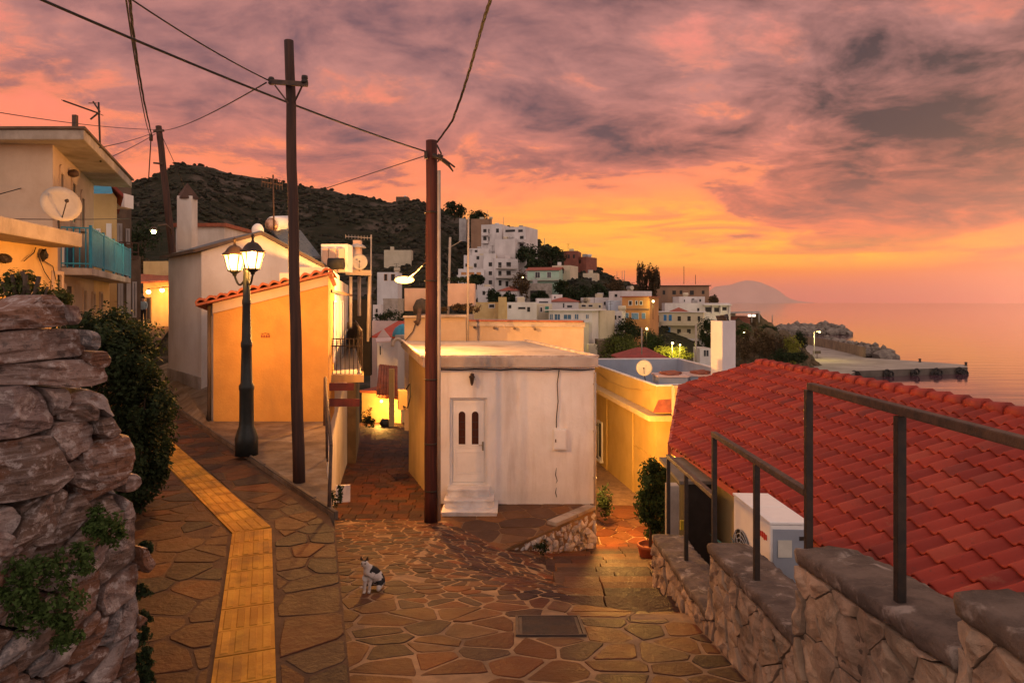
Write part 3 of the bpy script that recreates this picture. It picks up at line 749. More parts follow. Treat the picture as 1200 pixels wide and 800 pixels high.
def stone_wall():
    m = bpy.data.materials.new('schist_rock'); m.use_nodes = True; t = NT(m.node_tree); b = t.n['Principled BSDF']
    oc = t.node('ShaderNodeTexCoord').outputs['Object']; ri = t.node('ShaderNodeNewGeometry').outputs['Random Per Island']
    off = t.xyz(t.m('MULTIPLY', ri, 13.0), t.m('MULTIPLY', ri, 7.0), t.m('MULTIPLY', ri, 29.0))
    ov = t.node('ShaderNodeVectorMath', {0: oc, 1: off}, operation='ADD').outputs[0]
    base = t.ramp(ri, [(i/7, (*c, 1)) for i, c in enumerate(ROCKPAL)], 'CONSTANT')
    n1 = t.noise(ov, 3.2, 9, .68, .4); band = t.noise(t.node('ShaderNodeMapping', {'Vector': ov, 'Scale': (2, 2, 22), 'Rotation': (.15, .3, 0)}).outputs[0], 1.6, 7, .65, .5)
    n2 = t.noise(ov, 13, 7, .72); n3 = t.noise(ov, 55, 5, .7)
    col = t.mix(t.m('MULTIPLY', t.step(band, .45, .65), .65), base, (.44, .36, .34, 1))
    col = t.mix(t.m('MULTIPLY', t.step(n1, .51, .62), .75), col, (.19, .075, .035, 1))
    col = t.mix(t.m('MULTIPLY', t.step(n2, .52, .63), .8), col, (.60, .53, .51, 1))
    col = t.mix(t.m('MULTIPLY', t.step(n2, .45, .36), .6), col, (.035, .03, .03, 1))
    t.put(b.inputs['Base Color'], col); t.put(b.inputs['Roughness'], t.m('MULTIPLY_ADD', n2, .4, .42)); b.inputs['Specular IOR Level'].default_value = .4
    hh = t.m('ADD', t.m('ADD', t.m('MULTIPLY', band, .6), n2), t.m('MULTIPLY', n3, .35))
    t.put(b.inputs['Normal'], t.node('ShaderNodeBump', {'Height': hh, 'Strength': 1.0, 'Distance': .045}).outputs[0])
    dry = M('dark_wall_core', (.035, .028, .022), (.02, .016, .013), 4, .95, .5, 20)
    O2, D2 = (-2.625, 3.5), (.345, .70); L = math.hypot(*D2); U = Vector((D2[0]/L, D2[1]/L, 0)); Nn = Vector((U.y, -U.x, 0)); O = Vector((O2[0], O2[1], 0))
    to2 = lambda px, py: (lambda p: ((p-O).dot(U), p.z))(VW(px, py, O2, D2))
    big = [[(-30, 366), (18, 364), (50, 348), (68, 344), (80, 358), (86, 381), (45, 385), (10, 386), (-30, 392)],
        [(76, 357), (87, 358), (92, 371), (87, 381), (80, 378)],
        [(-40, 394), (20, 387), (45, 385), (98, 386), (110, 398), (101, 417), (60, 421), (0, 427), (-40, 428)],
        [(98, 386), (109, 388), (117, 402), (111, 411), (100, 404)], [(101, 412), (122, 411), (129, 419), (126, 431), (110, 431), (100, 424)],
        [(-40, 431), (0, 428), (60, 422), (105, 421), (120, 425), (128, 446), (112, 452), (75, 454), (40, 450), (-40, 452)],
        [(-40, 456), (0, 453), (30, 449), (48, 458), (66, 490), (64, 501), (30, 512), (-40, 520)],
        [(46, 453), (82, 455), (85, 466), (74, 489), (67, 487), (58, 469)], [(84, 463), (110, 456), (128, 463), (134, 491), (120, 480), (82, 474)],
        [(76, 478), (105, 471), (119, 481), (121, 492), (95, 496), (73, 492)], [(67, 496), (100, 490), (117, 500), (117, 529), (100, 529), (82, 544), (61, 511)],
        [(118, 493), (132, 487), (142, 506), (129, 515), (118, 508)], [(102, 530), (140, 508), (155, 510), (158, 540), (149, 566), (125, 581), (106, 590), (97, 575)],
        [(-40, 524), (0, 519), (30, 513), (58, 510), (70, 531), (84, 555), (61, 576), (20, 586), (-40, 596)], [(84, 546), (96, 539), (118, 561), (110, 576), (87, 570)],
        [(27, 595), (75, 571), (98, 592), (99, 622), (80, 636), (40, 641), (26, 625)], [(0, 594), (21, 594), (25, 611), (10, 619), (-10, 616)],
        [(-10, 654), (15, 652), (22, 668), (15, 690), (-10, 704)], [(-30, 620), (8, 622), (24, 640), (12, 650), (-30, 652)], [(150, 556), (164, 555), (169, 566), (163, 577), (150, 578)],
        [(148, 581), (159, 589), (161, 616), (150, 626), (144, 601)], [(161, 640), (172, 641), (178, 658), (172, 672), (163, 664)], [(104, 594), (140, 580), (146, 602), (148, 630), (118, 640), (103, 622)],
        [(160, 718), (171, 722), (176, 734), (168, 740), (161, 733)]]
    rnd = random.Random(17); mb = MB()
    for i, pl in enumerate(big):
        th = -.06+rnd.uniform(0, .06)+(.04 if i in (2, 5, 6, 13) else 0)
        rock(mb, [to2(*p) for p in pl], O, U, Nn, th, rnd, .065, .034, .32, rounds=0)
    ul = to2(-36, 400)[0]
    for c in cells(seeds(-2.2, ul+.3, ZC-2.8, ZC+.1, .27, rnd, .42, 1.7, .08), .5, (((ul, 0), (1, 0)), ((0, ZC-.08), (0, 1)))):
        c = inset(c, .007)
        if c and area(c) > .004: rock(mb, c, O, U, Nn, rnd.uniform(-.06, 0), rnd, .06, .032, .3, rounds=0)
    # lower face: slanting courses of flat stone
    reg = [to2(*p) for p in ((-60, 645), (30, 645), (100, 640), (150, 628), (163, 645), (166, 700), (169, 870), (-60, 900))]
    ca, sa = math.cos(R(33)), math.sin(R(33)); st = 2.1
    f = lambda u, v: ((u*ca+v*sa)/st, -u*sa+v*ca); fi = lambda a, c: (a*st*ca-c*sa, a*st*sa+c*ca)
    q = [f(*p) for p in reg]; xs = [a for a, c in q]; ys = [c for a, c in q]
    def inside(p, poly):
        r = False
        for (x1, y1), (x2, y2) in zip(poly, poly[1:]+poly[:1]):
            if (y1 > p[1]) != (y2 > p[1]) and p[0] < (x2-x1)*(p[1]-y1)/(y2-y1)+x1: r = not r
        return r
    for c in cells([p for p in seeds(min(xs), max(xs), min(ys), max(ys), .095, rnd, .45, 1, .1) if inside(fi(*p), reg)], .16, (((to2(164, 700)[0]/(st*ca), 0), (st*ca, -sa)),)):
        c = inset(c, .004)
        if c and area(c) > .0012: rock(mb, [fi(*p) for p in c], O, U, Nn, rnd.uniform(-.035, .03), rnd, .03, .022, .2)
    # return side of the wall, seen from the lane
    A = Vector((-2.28, 4.2, 0)); U3 = Vector((-.6, .8, 0)); N3 = Vector((.8, .6, 0))
    for c in cells(seeds(0, 4.6, -2.7, -.25, .30, rnd, .42, 1.5, .06), .5, (((.6, 0), (-1, 0)), ((0, ZC*0-.75), (0, 1)))):
        c = inset(c, .008)
        if c and area(c) > .004: rock(mb, [(a, ZC+b) for a, b in c], A, U3, N3, rnd.uniform(-.2, -.1), rnd, .05, .03, .2)
    root = thing('stone_wall', 'rough dry stone retaining wall of big brown and grey rocks at the lane edge', 'stone wall', (-2.9, 4.6, ZC-2.5))
    mb.build('wall_stones', m, root, recalc=True)
    fp = [(-2.84, 3.36), (-2.52, 4.15), (-5.3, 7.75), (-6.2, 7.2), (-5.5, 3.2), (-5.5, 1.2), (-3.75, 1.45)]
    core = MB(); core.prism([V(x, y, -3) for x, y in fp], (0, 0, 2.3)); core.build('wall_core', dry, root)
    mo = MB(); mo.prism([V(x, y, -.8) for x, y in ((-3.25, 3.2), (-3.12, 3.95), (-5.4, 6.9), (-6.8, 6.5), (-6.8, 1.2), (-4.1, 1.5))], (0, 0, .5)); mo.build('wall_earth', soil, root)
stone_wall()
# ---- foliage helper: leaf clumps through a volume
def foliage(mb, c, rad, n, size, seed, clumps=18, spread=.42, droop=0, mi=0, shell=.55):
    rnd = random.Random(seed); c = Vector(c); rad = Vector(rad); cs = []
    for _ in range(clumps):
        v = Vector((rnd.gauss(0, 1), rnd.gauss(0, 1), rnd.gauss(0, 1))).normalized()*(shell+(1-shell)*rnd.random()**.7)*.82
        cs.append((v, rnd.uniform(.6, 1.35)))
    st = random.getstate(); random.seed(seed)
    for i in range(n):
        v, k = rnd.choice(cs); d = Vector((rnd.gauss(0, 1), rnd.gauss(0, 1), rnd.gauss(0, 1))).normalized()*spread*k*rnd.random()**.45
        p = v+d; q = Vector((p.x*rad.x, p.y*rad.y, p.z*rad.z-droop*d.length))
        nr = Vector((p.x, p.y, p.z+.5))+Vector((rnd.gauss(0, .7), rnd.gauss(0, .7), rnd.gauss(0, .7)))
        mb.leaf(c+q, size*rnd.uniform(.6, 1.35), nr, mi)
    random.setstate(st)
def hedge():
    root = thing('juniper_shrub', 'dense dark green shrub hanging over the lane beside the stone wall', 'shrub', (-4.5, 7.8, ZC-2.5))
    mb = MB()
    for (px, py, d, r, n) in ((118, 400, 8.2, (.50, .6, .40), 2600), (150, 425, 8.3, (.42, .6, .50), 2600), (165, 475, 8.2, (.36, .5, .55), 2600), (168, 535, 8.1, (.30, .45, .48), 2200), (125, 460, 8.3, (.50, .55, .7), 2600), (150, 575, 8.0, (.32, .4, .35), 1400), (140, 390, 9.2, (.45, .6, .35), 1500), (172, 505, 8.6, (.28, .5, .6), 1500)):
        p = W(px, py, d); foliage(mb, p, r, int(n*1.5), .062, px, 26, .38)
    mb.build('shrub_foliage', dark_leaf, root, recalc=False)
    tb = MB(); rnd = random.Random(4)
    for i in range(9):
        a = W(rnd.uniform(120, 170), 600, 8.2); b = W(rnd.uniform(105, 180), rnd.uniform(400, 520), 8.3); tb.tube([a, a.lerp(b, .5)+Vector((rnd.uniform(-.1, .1), 0, 0)), b], [.03, .02, .008], 6)
    tb.build('shrub_stem', bark, root)
    def weeds(label, spots, n, size, mat, grp):
        mb = MB()
        for px, py, d, r in spots: foliage(mb, W(px, py, d), (r, r*.5, r*.9), n, size, px*7+py, 10, .5, .05)
        tag(mb.build('wall_weed', mat, recalc=False), label, 'weed', grp)
    weeds('green ferny weed hanging from the stone wall below the big rocks', ((40, 668, 3.5, .15), (62, 700, 3.55, .17), (85, 655, 3.6, .12), (35, 715, 3.5, .12), (75, 735, 3.55, .10), (20, 690, 3.45, .1)), 520, .03, weed_leaf, 'weeds on the stone wall')
    weeds('small bright green weed between rust coloured rocks near the wall end', ((122, 605, 3.85, .11), (132, 622, 3.9, .08), (110, 615, 3.8, .07)), 420, .028, weed_leaf, 'weeds on the stone wall')
    weeds('strip of dark weed at the lane edge along the wall foot', ((165, 690, 4.22, .06), (167, 720, 4.25, .06), (166, 760, 4.22, .07), (168, 640, 4.3, .06), (170, 790, 4.25, .06), (166, 740, 4.2, .07), (169, 775, 4.2, .06)), 260, .03, dark_leaf, 'weeds on the stone wall')
    # pruned bush on the wall top
    root = thing('pruned_bush', 'cut back bush with bare stubby branches above the stone wall', 'shrub', W(30, 352, 7.5))
    tb = MB()
    for px, py, q, r in ((22, 345, (30, 322), .032), (16, 350, (14, 322), .026), (34, 348, (26, 318), .028), (30, 350, (46, 324), .03), (10, 350, (2, 330), .022), (40, 352, (56, 336), .018)):
        a = W(px, py+14, 7.5); b = W(*q, 7.5); tb.tube([a, a.lerp(b, .5)+Vector((.03, 0, 0)), b], [r, r*.85, r*.75], 7)
    tb.build('branch', bark, root)
    mb = MB()
    for px, py, r in ((10, 345, .25), (40, 350, .22), (0, 330, .16), (62, 350, .15), (28, 330, .14)): foliage(mb, W(px, py, 7.6), (r*1.2, r, r), 500, .05, px+3, 12, .5)
    mb.build('leaves', olive_leaf, root, recalc=False)
hedge()

# ---- street lamp with two lanterns
def street_lamp():
    B = V(-4.25, 10.93, -2.44); cx, cy = B.x, B.y
    root = thing('street_lamp', 'black iron street lamp with two glowing lanterns on the terrace', 'street lamp', B)
    z = lambda py: (537-py)/F*10.93
    prof = [(.178, 0), (.178, z(517)), (.165, z(514)), (.150, z(510)), (.118, z(503)), (.112, z(498)), (.108, z(462)), (.118, z(460)), (.118, z(456)), (.092, z(453)), (.078, z(412)), (.088, z(410)), (.088, z(406)), (.074, z(403)), (.062, z(362)), (.070, z(360)), (.070, z(357)), (.058, z(354)), (.05, z(322)), (.06, z(318)), (.02, z(314)), (0, z(310))]
    MB().lathe(prof, B, 20).build('post', lamp_iron, root)
    pane = EM('lantern_glass', (1.0, .60, .20), 3.2); t = NT(pane.node_tree); e = [n for n in t.n if n.type == 'EMISSION'][0]
    ad = t.node('ShaderNodeAddShader', {0: e.outputs[0], 1: t.node('ShaderNodeBsdfTransparent', {'Color': (.8, .75, .65, 1)}).outputs[0]}); t.put([n for n in t.n if n.type == 'OUTPUT_MATERIAL'][0].inputs[0], ad.outputs[0])
    arms = MB()
    for px, d, s in ((296.2, 10.62, 1.0), (275.0, 11.24, .98)):
        C = W(px, 319, d); C = Vector((C.x, C.y, B.z+z(321)+.0))
        fr = MB(); gl = MB(); n = 6
        ring = lambda r, h, o=.26: [C+Vector((r*math.cos(2*math.pi*(j+o)/n), r*math.sin(2*math.pi*(j+o)/n), h)) for j in range(n)]
        lo, hi = ring(.098, 0), ring(.168, .265)
        gl.add(ring(.094, .005)+ring(.160, .26), [[j, (j+1) % n, (j+1) % n+n, j+n] for j in range(n)])
        for j in range(n): fr.bar(lo[j], hi[j], .016, .016); fr.bar(hi[j], hi[(j+1) % n], .024, .02); fr.bar(lo[j], lo[(j+1) % n], .02, .018)
        fr.lathe([(.0, -.085), (.03, -.08), (.035, -.05), (.085, -.012), (.10, 0), (.10, .012)], C, 12)
        rf = MB(); rf.lathe([(.195, .262), (.19, .285), (.15, .315), (.115, .37), (.075, .41), (.03, .425), (.018, .45), (.018, .49), (.03, .50), (.03, .53), (.012, .545), (0, .555)], C, 12)
        l = fr.build('lantern', lamp_iron, root); ORG[l.name] = ORG[root.name]
        gl.build('lantern_pane', pane, l); rf.build('lantern_roof', M('lantern_copper', (.05, .03, .02), (.03, .02, .016), 5, .5, .1, 40, metal=.3), l)
        lamp_light('lantern_light', C+Vector((0, 0, .13)), 620, (1, .42, .09), .06, root)
        # scroll arm
        P0 = Vector((cx, cy, C.z-.12)); dirv = (C-Vector((cx, cy, C.z))); pts = []
        for k in range(13):
            t = k/12; a = math.pi*t; pts.append(P0+dirv*(t**.8)+Vector((0, 0, -.13*math.sin(a)+.04*t)))
        arms.tube(pts, .017, 8)
    arms.build('arm', lamp_iron, root)
street_lamp()

# ---- utility poles
def pole(label, base, top, r0, r1, mat):
    root = thing('utility_pole', label, 'utility pole', base, 'wooden utility poles')
    b, t_ = Vector(base), Vector(top); pts = [b+(t_-b)*(i/14)+Vector((.006*math.sin(i*1.7), .006*math.cos(i*2.1), 0)) for i in range(15)]
    MB().tube(pts, [r0+(r1-r0)*i/14 for i in range(15)], 14).build('pole_shaft', mat, root)
    return root
pA = pole('tall dark wooden pole with a crossarm standing on the lamp terrace', V(-2.89, 9.26, -2.45), W(339, 48, 9.26), .082, .062, wood_pole)
c0, c1 = W(316, 96, 9.20), W(360, 99, 9.05)
mb = MB().bar(c0, c1, .05, .06); mb.build('crossarm', rust_iron, pA)
mb = MB().bar(W(322, 100, 9.15), W(338, 121, 9.2), .018, .018).bar(W(354, 101, 9.07), W(345, 120, 9.2), .018, .018); mb.build('brace', rust_iron, pA)
mb = MB(); q = W(357, 97, 9.05); mb.lathe([(.02, -.02), (.045, 0), (.045, .03), (.03, .04), (.045, .05), (.04, .09), (0, .10)], q, 10); mb.build('insulator', dark_iron, pA); mb = MB(); q = W(318, 95, 9.2); mb.lathe([(.03, -.05), (.045, -.03), (.03, 0), (.045, .02), (.03, .05), (0, .06)], q, 10)
mb.build('insulator', dark_iron, pA)
pB = pole('dark red wooden pole in front of the white house corner', V(-1.668, 14.05, -4.52), W(506, 165, 14.05), .140, .115, red_pole)
mb = MB(); mb.tube([W(514.5, 610, 13.95), W(514.5, 200, 13.95)], .035, 10); mb.build('conduit', grey_pipe, pB)
for py in (250, 330, 445, 520, 575): MB().lathe([(.15, 0), (.15, .03)], Vector((-1.655, 14.05, W(0, py, 14.05).z)), 14).build('clamp_ring', dark_iron, pB)
mb = MB()
mb.tube([W(507, 182, 13.88), W(517, 186, 13.9), W(526, 194, 13.9), W(531, 201, 13.9)], [.05, .045, .03, .015], 6)
mb.tube([W(512, 170, 13.9), W(517, 180, 13.85), W(513, 190, 13.9), W(520, 186, 13.85), W(533, 196, 13.85)], .018, 6)
for a, b in (((499, 178), (499, 186)), ((513, 182), (519, 184))): mb.bar(W(*a, 13.9), W(*b, 13.9), .06, .06)
mb.build('cable_clamp', dark_iron, pB)
pC = pole('leaning wooden pole far up the lane beyond the gabled house', W(206, 330, 27.2), W(186, 148, 27.2), .15, .115, wood_pole)
mb = MB().bar(W(180, 154, 27.1), W(192, 153, 27.1), .08, .08).tube([W(177, 158, 27.0), W(177, 165, 27.0)], .07, 8).tube([W(190, 192, 27.0), W(180, 191, 27.0)], .04, 6); mb.build('crossarm', rust_iron, pC)
# sodium street light on the red pole
def pole_light():
    P = W(474, 328, 16.8); root = thing('pole_lamp', 'glowing orange street light on a thin arm from the red pole', 'street lamp', P)
    MB().tube([W(501, 304, 14.0), W(495, 311, 14.5), W(486, 320, 15.6), W(478, 325.5, 16.6)], .016, 8).build('arm', dark_iron, root)
    mb = MB(); mb.blob(P+Vector((.02, .05, .05)), (.20, .10, .055), 1, 3, 0, sm=True); mb.build('lamp_housing', dark_iron, root)
    mb = MB(); mb.blob(P+Vector((.0, .0, .0)), (.24, .13, .09), 1, 3, 0, sm=True); mb.build('lamp_lens', EM('sodium_lens', (1, .52, .12), 7), root)
    lamp_light('sodium_light', P+Vector((0, 0, -.38)), 1500, ORANGE, .08, root)
pole_light()
def lane_light():
    P = W(180, 270, 21); root = thing('lane_lamp', 'small greenish street light on a bent arm in the upper lane', 'street lamp', P)
    MB().tube([W(201, 275, 27.0), W(200, 268, 26.5), W(195, 263, 24.5), W(186, 264, 21.4)], .025, 8).build('arm', rust_iron, root)
    mb = MB(); mb.lathe([(.0, .12), (.06, .11), (.10, .03), (.12, 0)], P, 12); mb.build('lamp_shade', rust_iron, root)
    mb = MB(); mb.blob(P+Vector((0, 0, -.04)), .065, 1, 2, 0, sm=True); mb.build('bulb', EM('mercury_bulb', (.85, 1, .35), 40), root)
    lamp_light('mercury_light', P+Vector((0, -.05, -.2)), 14, (.9, 1, .5), .06, root)
lane_light()

# ---- overhead wires
def wire(label, pts, r, twist=False, sag=None, n=28):
    P = [Vector(p) for p in pts]
    if len(P) == 2:
        a, b = P; P = [a.lerp(b, i/n)-Vector((0, 0, 4*(sag or 0)*(i/n)*(1-i/n))) for i in range(n+1)]
    mb = MB()
    if twist:
        Q = []
        for i in range(len(P)-1): Q += [P[i].lerp(P[i+1], k/10) for k in range(10)]
        Q.append(P[-1])
        for s in range(3):
            mb.tube([p+Vector((math.cos(i*.55+s*2.09), .6*math.sin(i*.55+s*2.09), .6*math.sin(i*.55+s*2.09)))*r*.95 for i, p in enumerate(Q)], r*.75, 5)
    else: mb.tube(P, r, 6)
    tag(mb.build('overhead_wire', cable_mat), label, 'cable', 'overhead wires')
top505 = W(500, 178, 14.0)
wire('thick cable crossing the upper left sky to the top of the red pole', [W(-60, -48, 6.2), top505], .016, sag=.10)
wire('wire running from the upper left frame edge to the crossarm of the tall pole', [W(100, -38, 6.5), W(316, 95, 9.2)], .009, sag=.06)
wire('twisted heavy cable rising steeply from the top of the red pole', [W(512, 167, 13.95), W(530, 142, 12.6), W(541, 112, 11.4), W(551, 80, 10.2), W(560, 48, 9.2), W(568, 20, 8.3), W(576, -4, 7.6), W(584, -40, 6.6)], .014, True)
wire('left of two near vertical cables above the leaning pole', [W(145, -20, 8.0), W(176, 158, 27.0)], .012, sag=.35)
wire('right of two near vertical cables above the leaning pole, twisted', [W(150, -20, 8.0), W(155, 30, 10.2), W(162, 80, 13.2), W(169, 120, 16.6), W(178, 160, 27.0)], .014, True)
wire('thin level wire from the left frame edge to the leaning pole', [W(-30, 127, 15), W(183, 152, 27.1)], .011, sag=.10)
wire('wire from the crossarm of the tall pole down to the leaning pole', [W(312, 97, 9.2), W(192, 153, 27.1)], .010, sag=.12)
wire('wire dipping from the leaning pole to the left frame edge across the house', [W(182, 157, 27.0), W(-30, 235, 13)], .011, sag=.22)
wire('short wire from the leaning pole to the aerial mast on the left roof', [W(181, 155, 27.0), W(117, 173, 16)], .010, sag=.05)
wire('wire from the red pole dipping left to the roof aerial of the gabled house', [W(497, 183, 14.0), W(366, 226, 18.5), W(322, 238, 22)], .009)
wire('low wire crossing in front of the satellite dish on the left house', [W(-30, 256, 9.5), W(152, 256, 20)], .009, sag=.02)
wire('cable hanging down beside the leaning pole', [W(177, 162, 27.0), W(174, 212, 28)], .02, sag=0)
wire('stay wire slanting from the leaning pole to the chimney house', [W(190, 160, 27.1), W(204, 190, 28), W(222, 232, 32)], .012)

# ---- white house in the middle
def white_house():
    root = thing('white_house', 'small flat roofed white house with a white door and marble steps', 'house', V(0, 18, -5.9))
    y0 = 15.5; xl, xr = -1.75, 1.88; dx = -.25
    q = lambda x, y: (x+dx*(y-y0), y)
    zb, zt = -6.0, -1.47
    dl, dr = (527-600)/F*y0, (571-600)/F*y0; dzb, dzt = -(568.5-354)/F*y0, -(466-354)/F*y0
    mb = MB()
    def blk(x0, x1, z0, z1, y1=y0, t_=.3): mb.prism([V(x0, y1, z0), V(x1, y1, z0), V(x1, y1, z1), V(x0, y1, z1)], (0, t_, 0))
    blk(xl, dl, zb, zt); blk(dr, xr, zb, zt); blk(dl, dr, dzt, zt); blk(dl, dr, zb, dzb)
    L = [(xl, y0+.3), q(xl, 21.5), (q(xl, 21.5)[0]+.3, 21.5), (xl+.3, y0+.3)]
    Rr = [(xr, y0+.3), q(xr, 21.5), (q(xr, 21.5)[0]-.3, 21.5), (xr-.3, y0+.3)]
    mbl = MB()
    mbl.prism([V(x, y, zb-.6) for x, y in L], (0, 0, zt-zb+.6))
    for w in (Rr, [q(xl+.3, 21.2), q(xr-.3, 21.2), q(xr-.3, 21.5), q(xl+.3, 21.5)]): mb.prism([V(x, y, zb) for x, y in w], (0, 0, zt-zb))
    mb.build('front_wall', white_plaster, root); mbl.build('side_wall', M('lamplit_side_paint', (.66, .50, .24), (.6, .44, .19), 1.2, .9, .3, 14, (.4, .28, .15), .9, .4, .3), root)  # side wall: yellow of the lamp light put into its plaster colour
    # roof slab with overhang and worn edge
    rb = MB(); sl = [(-1.99, 15.22), (1.93, 15.22), q(1.95, 21.7), q(-1.95, 21.7)]
    rb.prism([V(x, y, -1.455) for x, y in sl], (0, 0, .225)); rb.build('roof_slab', slab_conc, root, bevel=.02)
    ed = MB(); top = -1.228
    P = [V(x, y, top) for x, y in sl]
    for a, b in ((P[0], P[1]), (P[3], P[0]), (P[1], P[2])): ed.bar(a+(b-a)*.01+Vector((0, .06 if a is P[0] else 0, .02)), b-(b-a)*.01+Vector((0, .06 if a is P[0] else 0, .02)), .09, .05)
    ed.build('roof_edge', M('worn_edge', (.62, .54, .48), (.40, .31, .25), 4, .9, .4, 30), root, bevel=.012)
    mb = MB(); mb.tube([V(xl+.02, 15.47, -1.52)]+[V(xl+(xr-xl)*i/12, 15.47, -1.515-.012*(i % 3)) for i in range(1, 13)], .014, 6); mb.build('eave_cable', cable_mat, root)
    # door set back in its opening
    d = thing_part('door', root, white_paint)
    def slab(mbx, x0, x1, z0, z1, y, t_, mi=0): mbx.prism([V(x0, y, z0), V(x1, y, z0), V(x1, y, z1), V(x0, y, z1)], (0, t_, 0), mi)
    yd = y0+.10; fm = MB(); fw = .055
    slab(fm, dl, dl+fw, dzb, dzt, yd-.03, .1); slab(fm, dr-fw, dr, dzb, dzt, yd-.03, .1); slab(fm, dl+fw, dr-fw, dzt-fw, dzt, yd-.03, .1); slab(fm, dl+fw, dr-fw, dzb, dzb+.04, yd-.03, .1)
    do = fm.build('door_frame', white_paint, root, bevel=.006)
    lf = MB(); l0, l1 = dl+fw+.004, dr-fw-.004; z0, z1 = dzb+.045, dzt-fw-.004; slab(lf, l0, l1, z0, z1, yd+.01, .045); wv = l1-l0; zh = z1-z0
    # raised rim, mid rails and arched glass surrounds
    for (a, b, c, e) in ((.03, .97, .02, .055), (.03, .97, .945, .98), (.03, .085, .055, .945), (.915, .97, .055, .945)): slab(lf, l0+wv*a, l0+wv*b, z0+zh*c, z0+zh*e, yd-.002, .0135)
    for (a, b, c, e) in ((.13, .87, .10, .112), (.13, .87, .36, .372), (.13, .145, .112, .36), (.855, .87, .112, .36), (.13, .87, .13, .137), (.13, .87, .42, .432)): slab(lf, l0+wv*a, l0+wv*b, z0+zh*c, z0+zh*e, yd+.001, .0105)
    lo = lf.build('door_leaf', white_paint, root, bevel=.003)
    for cxf in (.29, .70):
        gx = l0+wv*cxf; hw = .085*1.0*wv/.8; gb, gt = z0+zh*.46, z0+zh*.86
        arch = [(gx-hw, gb), (gx+hw, gb), (gx+hw, gt-hw)]+[(gx+hw*math.cos(a), gt-hw+hw*math.sin(a)) for a in [math.pi*k/10 for k in range(1, 10)]]+[(gx-hw, gt-hw)]
        gm = MB(); gm.prism([V(x, yd+.004, z) for x, z in arch], (0, .006, 0)); k = len(arch)
        out = [(gx+(x-gx)*1.22, (gb+gt)/2+(z-(gb+gt)/2)*1.07) for x, z in arch]
        sm_ = MB(); sm_.add([V(x, yd-.006, z) for x, z in arch]+[V(x, yd-.006, z) for x, z in out]+[V(x, yd+.01, z) for x, z in arch]+[V(x, yd+.01, z) for x, z in out], [[i, (i+1) % k, (i+1) % k+k, i+k] for i in range(k)]+[[i, (i+1) % k, (i+1) % k+2*k, i+2*k] for i in range(k)]+[[i+k, (i+1) % k+k, (i+1) % k+3*k, i+3*k] for i in range(k)])
        w = sm_.build('door_window', white_paint, lo)
        ORG[w.name] = ORG[root.name]
        for f in (.25, .5, .75): gm.bar(V(gx-hw, yd+.001, gb+(gt-gb)*f*.9), V(gx+hw, yd+.001, gb+(gt-gb)*f*.9), .006, .012, 1)
        gm.bar(V(gx, yd+.001, gb), V(gx, yd+.001, gt), .006, .010, 1)
        g_ = gm.build('door_window_glass', [glassmat('stained_glass', (.06, .022, .016), .25), dark_iron], lo); 
    hb = MB(); hb.box(V(l1-.045, yd-.008, z0+zh*.44), (.035, .014, .2)); hb.tube([V(l1-.045, yd-.01, z0+zh*.455), V(l1-.045, yd-.06, z0+zh*.455), V(l1-.14, yd-.06, z0+zh*.455)], .01, 8); hb.build('door_handle', M('handle_metal', (.4, .34, .24), None, 4, .35, metal=.8), lo)
    # steps
    st = MB(); cx = -.975
    for k, (w, dp, zt_, h) in enumerate(((.92, .30, -4.165, .16), (1.06, .60, -4.325, .16), (1.18, .90, -4.485, .25))):
        c = cx+.03*k; st.box(V(c, y0-dp/2-.002, zt_-.02), (w+.03, dp+.015, .04)); st.box(V(c, y0-dp/2+.006, zt_-.04-h/2), (w, dp-.012, h))
    st.build('door_steps', marble, root, bevel=.008)
def thing_part(*a): return None
white_house()
